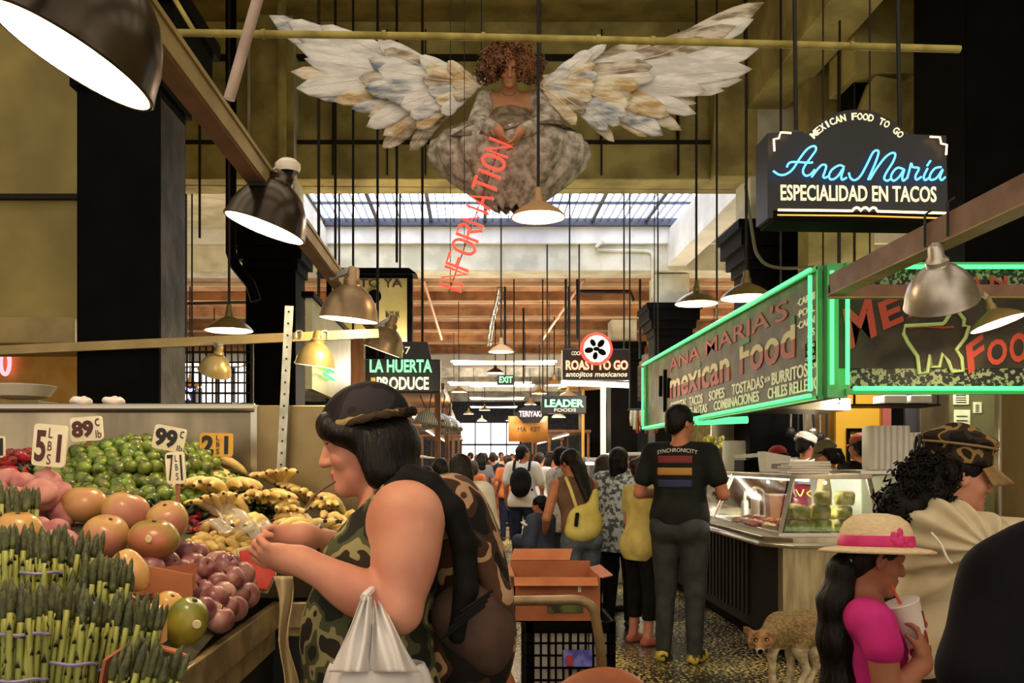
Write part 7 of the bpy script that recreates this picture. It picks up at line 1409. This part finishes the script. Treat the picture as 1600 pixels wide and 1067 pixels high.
for e, b in ((q(165, 405, -.13), q(270, 500, -.12)), (q(605, 475, -.10), q(480, 530, -.12))): s.cap(b, b.lerp(e, .55), .03, .022, k=.012, fl=((.25, 1, 0), .45)); s.cap(b.lerp(e, .5), e, .023, .004, k=.01, fl=((.25, 1, 0), .45))
FZ = .028
def leg(pts, rs): s.chain(pts, rs, k=.02)
gz = lambda p, z=None: Vector((p.x, p.y, z if z is not None else p.z))
leg([q(560, 600, -.05), q(515, 760, -.05), gz(q(520, 950, -.05), .07), gz(q(515, 1000, -.05), .022)], [.042, .026, .02, .02]); s.cap(gz(q(515, 1000, -.05), .018), gz(q(480, 1010, -.10), .014), .02, .016)
leg([q(720, 560, .05), q(745, 760, .04), gz(q(745, 960, .04), .08), gz(q(725, 1030, .04), .022)], [.045, .028, .021, .02]); s.cap(gz(q(725, 1030, .03), .018), gz(q(695, 1040, -.02), .014), .02, .016)
leg([q(960, 500, -.04), q(850, 690, -.05), gz(q(935, 890, -.03), .115), gz(q(850, 1030, -.05), .024)], [.07, .042, .022, .018]); s.cap(gz(q(850, 1030, -.05), .018), gz(q(790, 1040, -.08), .014), .019, .015)
leg([q(1040, 480, .05), q(1000, 700, .03), gz(q(1055, 900, .06), .12), gz(q(960, 1040, .03), .024)], [.07, .042, .022, .018]); s.cap(gz(q(960, 1040, .03), .018), gz(q(900, 1046, 0), .014), .019, .015)
s.chain([q(1070, 400, .02), q(1110, 520, .05), q(1115, 660, .07), q(1095, 760, .08)], [.026, .034, .036, .012])
def cpaint(c):
    mi = np.zeros(len(c), np.int32); zz = c[:, 2]; xx = c[:, 0]; mi[(zz < Z(1009, Y)) & (xx > X(1190, Y))] = 1
    h = c - np.array(hc); mi[(np.abs(h[:, 0]) < .11) & (h[:, 1] < .03) & (np.abs(h[:, 2]) < .14) & (xx < X(1200, Y))] = 2
    mi[(h[:, 2] < -.034) & (h[:, 1] < .02) & (np.abs(h[:, 0]) < .08) & (h[:, 2] > -.11)] = 1
    nt = hc + Vector((-.035, -.122, -.05)); mi[np.linalg.norm(c - np.array(nt), axis=1) < .017] = 3
    for e in ((.022, -.052, .008), (-.040, -.052, .006)): mi[np.linalg.norm(c - np.array(hc + Vector(e)), axis=1) < .0125] = 3
    return mi
M_FUR = mat('coyote_fur', '#6b5838', '#9c8355', sc=60, r=.9, bump=.8, bsc=70, det=8, lo=.35, hi=.68); M_FURW = mat('coyote_pale', '#a08e70', '#c4b596', sc=24, r=.9, bump=.5, bsc=70); M_FURH = mat('coyote_red', '#6f4a2a', '#a37b50', sc=24, r=.9, bump=.6, bsc=70)
s.build('body', .0058, [M_FUR, M_FURW, M_FURH, M_BLACK], t, (.0025, 120, 5), cpaint)
for e in ((.024, -.0605, .009), (-.041, -.06, .007)): MB().ell(hc + Vector(e), .0042).build('eye', mat('eye_shine', '#e9dcae', r=.1), t, smooth=True)

# ---------------- hand cart with crate ----------------
t = thing('hand_cart', 'low hand cart with a bent tube handle carrying a black crate', 'cart', (.45, 4.2, 0)); M_TUBE = mat('tan_tube', '#7d6848', '#9d855e', sc=7, r=.4, m=.4)
MB().box(.12, .85, 3.75, 4.75, .20, .25).build('platform', M_DARK, t, bev=.01)
MB().tube(spline([P(790, 939, 3.62), P(860, 938, 3.62), P(905, 938, 3.62), P(925, 950, 3.62), P(934, 985, 3.64), P(940, 1040, 3.68), (X(945, 3.72), 3.76, .23)], 6), .02, 12).build('handle', M_TUBE, t, smooth=True); MB().tube([P(790, 939, 3.62), P(782, 975, 3.66), (X(785, 3.72), 3.76, .23)], .02, 12).build('handle_post', M_TUBE, t, smooth=True)
for x, y in ((.2, 3.9), (.78, 3.9), (.2, 4.6), (.78, 4.6)):
    w_ = MB().lathe([(.02, -.025), (.085, -.025), (.1, -.015), (.1, .015), (.085, .025), (.02, .025)], (x, y, .1), Euler((0, PI / 2, 0)).to_matrix(), 20).build('wheel', M_BLACK, t, smooth=True); MB().box(x - .04, x + .04, y - .03, y + .03, .1, .2).build('fork', M_GALV, w_)
x0, x1, y0, y1, zb, zt = X(822, 4), X(962, 4), 4.0, 4.42, .25, .70
tc_ = thing('milk_crate', 'black plastic lattice crate on the hand cart', 'crate', ((x0 + x1) / 2, 4.2, zb))
mb = MB().box(x0, x1, y0, y1, zb, zb + .02)
for z0_, z1_ in ((zb, zb + .09), (zt - .05, zt)): mb.box(x0, x1, y0, y0 + .015, z0_, z1_).box(x0, x1, y1 - .015, y1, z0_, z1_).box(x0, x0 + .015, y0, y1, z0_, z1_).box(x1 - .015, x1, y0, y1, z0_, z1_)
for a in ((x0, y0), (x1 - .03, y0), (x0, y1 - .03), (x1 - .03, y1 - .03)): mb.box(a[0], a[0] + .03, a[1], a[1] + .03, zb, zt)
mb.build('shell', M_BLACK, tc_); mb = MB()
for i in range(1, 12): x = x0 + (x1 - x0) * i / 12; [mb.box(x - .0045, x + .0045, y, y + .012, zb + .08, zt - .04) for y in (y0, y1 - .014)]
for i in range(1, 11): y = y0 + (y1 - y0) * i / 11; [mb.box(x, x + .012, y - .0045, y + .0045, zb + .08, zt - .04) for x in (x0, x1 - .014)]
for i in range(1, 6): z = zb + .08 + (zt - zb - .12) * i / 6; mb.box(x0, x1, y0, y0 + .012, z - .004, z + .004).box(x0, x0 + .012, y0, y1, z - .004, z + .004).box(x1 - .012, x1, y0, y1, z - .004, z + .004)
mb.build('lattice', M_BLACK, tc_)
MB().box(X(880, 3.99), X(925, 3.99), 3.984, 3.999, Z(1041, 3.99), Z(1016, 3.99)).build('picture_label', mat('violet_label', '#4a4aa8', '#7d83cf', sc=22, r=.4), tc_); MB().box(X(885, 3.98), X(895, 3.98), 3.978, 3.984, Z(1040, 3.98), Z(1024, 3.98)).build('label_figure', mat('label_red', '#b03a38', r=.5), tc_)
for i in range(4):
    w_ = (x1 - x0 - .05) / 4; tag(MB().box(x0 + .025 + w_ * i, x0 + .02 + w_ * (i + 1), 4.04, 4.37, zb + .022, zb + .40 + .02 * (i % 2)).build('carton', mat('pale_carton', '#e2d8c2', '#efe6d2', sc=6, r=.6), None, bev=.006), ['leftmost', 'second', 'third', 'rightmost'][i] + ' pale carton standing inside the black crate', 'carton', 'cartons in the crate')
# cardboard box on the crate
bx0, bx1, by0, by1 = X(803, 4), X(940, 4), 4.0, 4.40; z0 = .70
t = thing('cardboard_box', 'open orange brown cardboard box on top of the black crate', 'box', ((bx0 + bx1) / 2, 4.2, z0)); M_BOXO = mat('orange_cardboard', '#96532f', '#a8653b', sc=6, r=.8); M_BOXP = mat('box_print', '#1e1a12', '#55602c', sc=26, r=.7)
MB().box(bx0, bx1, by0, by0 + .006, z0, z0 + .20).box(bx0, bx1, by1 - .006, by1, z0, z0 + .23).box(bx0, bx0 + .006, by0, by1, z0, z0 + .2).box(bx1 - .006, bx1, by0, by1, z0, z0 + .2).box(bx0, bx1, by0, by1, z0, z0 + .006).build('walls', M_BOXO, t)
def flap(a, b, out, up, nm='flap'): wallq(MB(), a, b, up, .005, out).build(nm, M_BOXO, t)
flap((bx0, by0, z0 + .2), (bx1 - .02, by0, z0 + .2), (0, -.05, 0), -.03); flap((bx0, by1, z0 + .23), (bx1 - .1, by1, z0 + .23), (.02, .06, 0), .05); flap((bx0, by0, z0 + .2), (bx0, by1, z0 + .2), (-.07, 0, 0), .01); flap((bx1, by0, z0 + .2), (bx1, by1, z0 + .2), (.05, 0, 0), .012)
MB().box(X(856, 3.99), X(911, 3.99), 3.99, 4.0, Z(957, 3.99), Z(936, 3.99)).build('printed_panel', M_BOXP, t); MB().box(X(903, 3.99), X(908, 3.99), 3.99, 4.0, Z(925, 3.99), Z(916, 3.99)).build('sticker', MC['paper_white'], t)
def sack(label, c, r, seed): s = SDF(.03); s.ell(c, r); s.cut((0, 0, c[2] - r[2] * .55), (0, 0, -1)); tag(s.build('sack', .009, mat('rust_plastic', '#8f4a26', '#a65a30', sc=5, r=.5), None, (.008, 18, seed)), label, 'sack')
sack('rust orange sack at the foot of the cart, right of the handle', (X(940, 3.62), 3.62, .34), (.25, .10, .25), 2); sack('rust orange sack at the foot of the cart, left end', (X(775, 3.66), 3.66, .37), (.10, .10, .23), 5)
t = thing('dolly', 'low wooden dolly under the rust orange sacks', 'dolly', (.3, 3.62, 0)); MB().box(-.08, .75, 3.52, 3.72, .14, .19).build('deck', mat('dolly_wood', '#6b5132', r=.8), t)
for x in (0, .67): MB().box(x - .03, x + .03, 3.55, 3.69, 0, .14).build('foot', M_DARK, t)
# ---------------- stalls farther down the hall ----------------
M_WOOD = mat('stall_wood', '#6b4525', '#8a5c32', sc=5, st=(5, 5, 1), r=.6); M_PANELW = mat('stall_white', '#c6c1b6', '#d8d4ca', sc=3, r=.6)
def stall(label, x0, x1, y0, y1, m, side, lit=55, canopy=2.15, sh=(1.15, 1.5), roof=True):
    """side: +1 when the aisle is on the +x side"""
    t = thing('market_stall', label, 'stall', ((x0 + x1) / 2, (y0 + y1) / 2, 0)); xa = x1 if side > 0 else x0; xb = x0 if side > 0 else x1
    MB().box(x0, x1, y0, y1, .08, .88).build('counter', m, t, bev=.01); MB().box(x0 - .03, x1 + .03, y0 - .03, y1 + .03, .88, .92).build('counter_top', M_STEEL, t, bev=.006); MB().box(x0 + .03, x1 - .03, y0 + .03, y1 - .03, 0, .08).build('plinth', M_BLACK, t)
    for y in (y0 + .05, y1 - .05) if roof else ():
        for x in (x0 + .05, x1 - .05): MB().box(x - .03, x + .03, y - .03, y + .03, .92, canopy).build('post', M_WOOD, t)
    if roof: MB().box(x0 - .02, x1 + .02, y0 - .02, y1 + .02, canopy, canopy + .07).build('canopy', M_WOOD, t, bev=.01)
    for z in sh if roof else (): MB().box(min(xb, (xa + xb) / 2), max(xb, (xa + xb) / 2), y0 + .05, y1 - .05, z, z + .02).build('shelf', M_PANELW, t)
    if roof: MB().tube([((x0 + x1) / 2, y0 + .2, canopy - .05), ((x0 + x1) / 2, y1 - .2, canopy - .05)], .02, 8).build('light_tube', N_WHITE, t, smooth=True)
    if lit: ptlight('stall_fill_light', ((x0 + x1) / 2, (y0 + y1) / 2, canopy + .35), lit, (1, .82, .55), .1, t); ptlight('stall_fill_light', (xa + side * .12, (y0 + y1) / 2, canopy - .15), lit * .35, (1, .86, .62), .06, t)  # bare point lights added to fill the stalls and light the ceiling
    return t
S1 = stall('wooden stall with red jars and hanging scoops on the left of the aisle', -1.5, -.32, 9.2, 12.4, M_WOOD, 1); stall('second wooden stall on the left of the aisle beyond the first', -1.5, -.35, 13.6, 17.6, mat('stall_red', '#7d3a26', r=.6), 1)
stall('white counter stall on the right of the aisle below the badge sign', 1.9, 3.0, 12.2, 15.2, M_PANELW, -1, roof=False); stall('orange counter stall on the right of the aisle, farther back', 1.75, 2.9, 16.8, 21, mat('stall_orange', '#a8642a', r=.6), -1, roof=False)
stall('far left stall near the end of the aisle', -1.6, -.5, 19, 24, M_PANELW, 1); stall('far right stall near the end of the aisle', 1.9, 3.0, 23, 28, M_WOOD, -1); stall('last stall on the left before the doorway', -1.6, -.4, 27, 33, mat('stall_teal', '#3f6a66', r=.6), 1); stall('last stall on the right before the doorway', 2.0, 3.1, 31, 37, M_PANELW, -1)
stall('side stall in the left aisle beyond the wire grid', -5.6, -4.2, 11, 14, M_PANELW, 1, 110); stall('side stall far in the right aisle', 5.2, 6.6, 13, 17, M_PANELW, -1, 110)
# goods: jars, fruit, hanging scoops
def jar(m, name): 
    o = MB().lathe([(.001, 0), (.05, 0), (.055, .01), (.055, .13), (.04, .15), (.04, .165)], n=14).build(name, m, None, smooth=True, world=False); MB().lathe([(.044, .16), (.044, .185), (.001, .187)], n=14).build('lid', M_WPL, o, smooth=True, world=False); return o
J = [(jar(mat('red_jam', '#a82a20', r=.25), 'jar'), 'red jar', 'red jars on the left stall'), (jar(mat('amber_jam', '#c98a2c', r=.25), 'jar'), 'amber jar', 'amber jars on the left stall'), (jar(mat('dark_jam', '#3a1c18', r=.25), 'jar'), 'dark jar', 'dark jars on the left stall')]; used = [0, 0, 0]
for z in (1.17, 1.52):
    for i in range(20):
        k = (i * 7 + int(z * 3)) % 3; o, l, g = J[k]; c = o if not used[k] else copy_tree(o); used[k] = 1; c.location = (-.99 + .03 * (i % 2), 9.35 + i * .15, z); tag(c, l + ' with a white lid standing on the shelves of the first left stall', 'jar', g)
M_SCOOP = mat('striped_scoop', '#d8d4cc', '#7f8583', sc=14, r=.4, wave=('X', 1))
sc0 = MB().lathe([(.14, 0), (.135, .04), (.10, .10), (.04, .14), (.001, .15)], n=20); sp = sc0.build('hanging_scoop', M_SCOOP, None, smooth='all', solid=.006, world=False); MB().tube([(0, 0, .14), (0, 0, .36)], .006, 6).build('cord', M_DARK, sp, world=False)
for i, (px, py, d) in enumerate(((667, 681, 9.3), (687, 679, 9.9), (699, 683, 10.5), (706, 690, 11.2), (676, 687, 9.6))):
    c = sp if i == 0 else copy_tree(sp); p = P(px, py, d); p.x = min(p.x, -.2); p.z = 1.80; c.location = p; c.rotation_euler = (.1 * i, .15, i); tag(c, 'striped pale scoop shade hanging from the first left stall canopy', 'hanging shade', 'striped shades on the left stall')
fr_ = MB().ell((0, 0, 0), (.045, .045, .042), None, 12, 8)
for nm, m, cells, lab in (('orange', mat('orange_peel', '#c9742a', r=.5, rnd=.15), [(-.45 + .0 * i, 9.3 + .11 * i, .962 + .0) for i in range(26)] + [(-.56, 9.3 + .11 * i, .962) for i in range(26)], 'orange set out along the counter of the first left stall'), ('apple', mat('green_apple', '#7d8f36', r=.4, rnd=.2), [(2.02, 12.3 + .11 * i, .962) for i in range(26)] + [(-.5, 13.7 + .13 * i, .962) for i in range(26)], 'green apple lined up on a stall counter'), ('tomato', mat('tomato_red', '#a8322a', r=.3, rnd=.2), [(-.62, 13.7 + .13 * i, .962) for i in range(24)] + [(1.9, 17 + .14 * i, .962) for i in range(24)], 'red tomato lined up on a stall counter')):
    o = None
    for i, q_ in enumerate(cells):
        if o is None: o = fr_.build(nm, m, None, smooth=True, world=False); MB().tube([(0, 0, .036), (.004, 0, .055)], .004, 5).build('stem', MC['stem_brown'], o, world=False); c = o
        else: c = copy_tree(o)
        c.location = q_; c.rotation_euler = (0, 0, i); c['label'] = lab; c['category'] = nm; c['group'] = nm + ' rows down the hall'
# glass meat case and hanging goods on the right
t = thing('display_case', 'glass meat case with pink meat on the right of the aisle, beyond the shoppers', 'display case', (1.5, 11, 0)); MB().box(1.28, 1.8, 10.4, 12, 0, .95).build('base', M_PANELW, t, bev=.01); MB().box(1.3, 1.8, 10.4, 12, 1.42, 1.46).build('top', M_STEELB, t)
MB().box(1.29, 1.30, 10.42, 11.98, .95, 1.42).box(1.3, 1.8, 10.41, 10.42, .95, 1.42).build('glass', M_GLASS, t); MB().tube([(1.4, 10.5, 1.39), (1.4, 11.9, 1.39)], .018, 8).build('tube', N_WHITE, t)
for i in range(9):
    mb = MB().ell((0, 0, 0), (.1, .14, .06), None, 14, 8)
    for v in mb.v: v.z += .012 * math.sin(v.x * 40 + i) * math.cos(v.y * 30)
    o = tag(mb.build('meat_cut', mat('pink_meat', '#b8675c', '#d9a092', sc=12, r=.4, rnd=.15), None, smooth=True), 'pink cut of meat lying in the glass meat case', 'meat', 'meat cuts in the glass case'); o.location = (1.45 + .2 * (i % 2), 10.55 + .16 * i, 1.0 + .1 * (i % 2 == 0)); o.rotation_euler = (0, 0, i)
ptlight('case_light', (1.5, 10.9, 1.36), 14, (1, .85, .7), .02, t)
t = thing('goods_rail', 'rail of pale hanging packets above the right counter stall', 'rail', P(998, 640, 12)); MB().tube([P(982, 640, 12), P(1030, 640, 12)], .015, 6).build('rail', M_DARK, t)
for px in (984, 1028): MB().tube([P(px, 640, 12), (X(px, 12), 12, ceil_z(12))], .01, 6).build('hanger', M_DARK, t)
for i in range(10):
    px = 985 + 4.6 * i; mb = MB().sheet(lambda u, v: P(px + 5 * u, 640 + (25 + 6 * (i % 3)) * v, 12.0 - .03 * math.sin(PI * u) * math.sin(PI * v)), 6, 6); o = tag(mb.build('packet', mat('snack_pack_%d' % (i % 3), ['#d8b9a8', '#e8e0d4', '#a8443a'][i % 3], r=.4), None, solid=.02, smooth=True), 'small packet hanging from the rail over the right stall', 'packet', 'packets hanging on the rail')
t = thing('crate', 'orange crate standing on the right counter stall', 'crate', (2.2, 12.6, .92)); MB().box(2.0, 2.4, 12.35, 12.7, .93, 1.3).build('body', mat('orange_crate', '#b0642f', r=.6), t, bev=.01); MB().box(1.99, 2.41, 12.34, 12.71, 1.27, 1.31).build('rim', mat('orange_crate'), t) if 0 else None
# wire grid and bright daylight panes behind the produce stall
t = thing('wire_grid', 'black wire grid screen behind the produce stall', 'screen', P(328, 632, 9.6)); mb = MB()
for i in range(14): x = 262 + i * 10; mb.tube([P(x, 530, 9.6), P(x, 700, 9.6)], .010, 5)
for i in range(10): y = 534 + i * 16; mb.tube([P(260, y, 9.6), P(395, y, 9.6)], .010, 5)
mb.build('mesh', M_DARK, t)
for px in (260, 394): MB().tube([(X(px, 9.6), 9.6, 0), P(px, 525, 9.6)], .02, 8).build('post', M_DARK, t)
w2 = struct('window_2', MB().box(X(235, 21), X(420, 21), 21, 21.05, .6, 3.6), mat('daylit_pane_soft', '#e9e6ea', e=.9)); mb = MB()
for i in range(8): x = X(235 + i * 26, 20.95); mb.box(x - .03, x + .03, 20.9, 21, .6, 3.6)
for z in (1.4, 2.2, 3.0): mb.box(X(235, 21), X(420, 21), 20.9, 21, z - .02, z + .02)
struct('window_frame', mb, M_DARK, parent=w2)
# strip lamps added to brighten the brown and grey ceilings
for i, (x, y, L_) in enumerate(((.6, 17.8, 'nearest under the brown ceiling'), (.4, 22.6, 'at the back of the brown ceiling'), (.9, 28.6, 'first under the grey ceiling'), (.9, 34.5, 'second under the grey ceiling'), (.9, 40, 'last under the grey ceiling'), (-5, 18, 'in the left side aisle'), (6, 19, 'in the right side aisle'))):
    zz = 3.35 if y < 25 else 3.8
    t = thing('strip_lamp', 'long white strip lamp ' + L_, 'lamp', (x, y, zz)); MB().tube([(x - 1.0, y, zz), (x + 1.0, y, zz)], .022, 8).build('tube', N_WHITE, t, smooth=True); MB().box(x - 1.05, x + 1.05, y - .04, y + .04, zz + .03, zz + .06).build('tray', M_WPL, t)
    for q_ in (-.9, .9): MB().tube([(x + q_, y, zz + .06), (x + q_, y, 4.68)], .008, 6).build('hanger', M_DARK, t)
    for q_ in (-.9, .9): ptlight('strip_fill_light', (x + q_, y - .14, zz - .02), 42, (1, .87, .66), .05, t)

# fittings on the two open counters at the right of the aisle
for i, (y, l) in enumerate(((13.0, 'nearer end'), (14.4, 'farther end'))):
    t = thing('glass_cabinet', 'white framed glass cabinet on the right counter stall, ' + l, 'cabinet', (2.4, y, .92)); MB().box(2.1, 2.75, y - .4, y + .4, .92, .98).box(2.1, 2.75, y - .4, y + .4, 1.5, 1.54).build('frame', M_PANELW, t, bev=.006); MB().box(2.11, 2.12, y - .38, y + .38, .98, 1.5).box(2.12, 2.7, y - .39, y - .38, .98, 1.5).build('glass', M_GLASS, t)
    for k in range(6): o = MB().ell((2.25 + .12 * (k % 3), y - .25 + .2 * (k // 3) * 2, 1.05), (.06, .07, .07), None, 12, 8).build('pastry', mat('pastry_gold', '#b98345', '#d3a263', sc=12, r=.6), None, smooth=True); tag(o, 'golden pastry inside the glass cabinet at the ' + l, 'pastry', 'pastries in the cabinet, ' + l)
t = thing('pole', 'ochre pole standing by the LEADER sign with a small canopy', 'pole', (X(911, 17.5), 17.5, .92)); MB().tube([(X(911, 17.5), 17.5, .92), P(911, 608, 17.5)], .03, 8).build('pole', mat('ochre_pole', '#c99a3e', r=.5), t, smooth=True); MB().lathe([(.42, -.02), (.40, .02), (.22, .10), (.03, .12)], P(905, 606, 17.5), None, 24).build('shade', M_SHADET, t, smooth=True)
tag(MB().box(X(938, 15), X(946, 15), 14.95, 15.0, 0.92, Z(600, 15)).build('light_post', M_PANELW, None), 'white post beside the far black column on the right', 'post')

t = thing('neon_loop', 'pink neon loop glowing in the recess at the far left', 'neon', P(8, 568, 8.15)); MB().tube([P(8 + 7 * math.cos(a), 566 + 19 * math.sin(a), 8.15) for a in [i * PI / 12 for i in range(24)]], .018, 8, closed=True).build('tube', neon('pink', '#f08a98', 1.6), t, smooth=True); MB().tube([P(8, 585, 8.15), P(8, 585, 8.21)], .012, 6).build('mount', M_DARK, t)
t = thing('wash_basin', 'pale oval basin on a stand in the recess at the far left', 'basin', (X(34, 6.0), 6.0, 0)); MB().lathe([(.02, 0), (.17, .03), (.22, .10), (.215, .105), (.16, .045), (.001, .03)], (X(34, 6), 6.0, Z(627, 6)), None, 32).build('bowl', M_LINER, t, smooth=True); MB().box(X(34, 6) - .18, X(34, 6) + .18, 5.85, 6.15, 0, Z(627, 6)).build('stand', M_YBAR, t, bev=.006)
for i, (px, l) in enumerate(((125, 'left'), (176, 'right'))):
    mb = MB().ell((X(px, 3.8), 3.81, RIM + .018), (.05, .03, .018), None, 14, 8)
    for v in mb.v: v.z += .007 * math.sin(v.x * 90 + i) * math.cos(v.y * 120)
    tag(mb.build('crumpled_paper', MC['paper_white'], None, smooth=True), 'crumpled paper lying on the rim of the back panel, ' + l + ' one', 'paper')
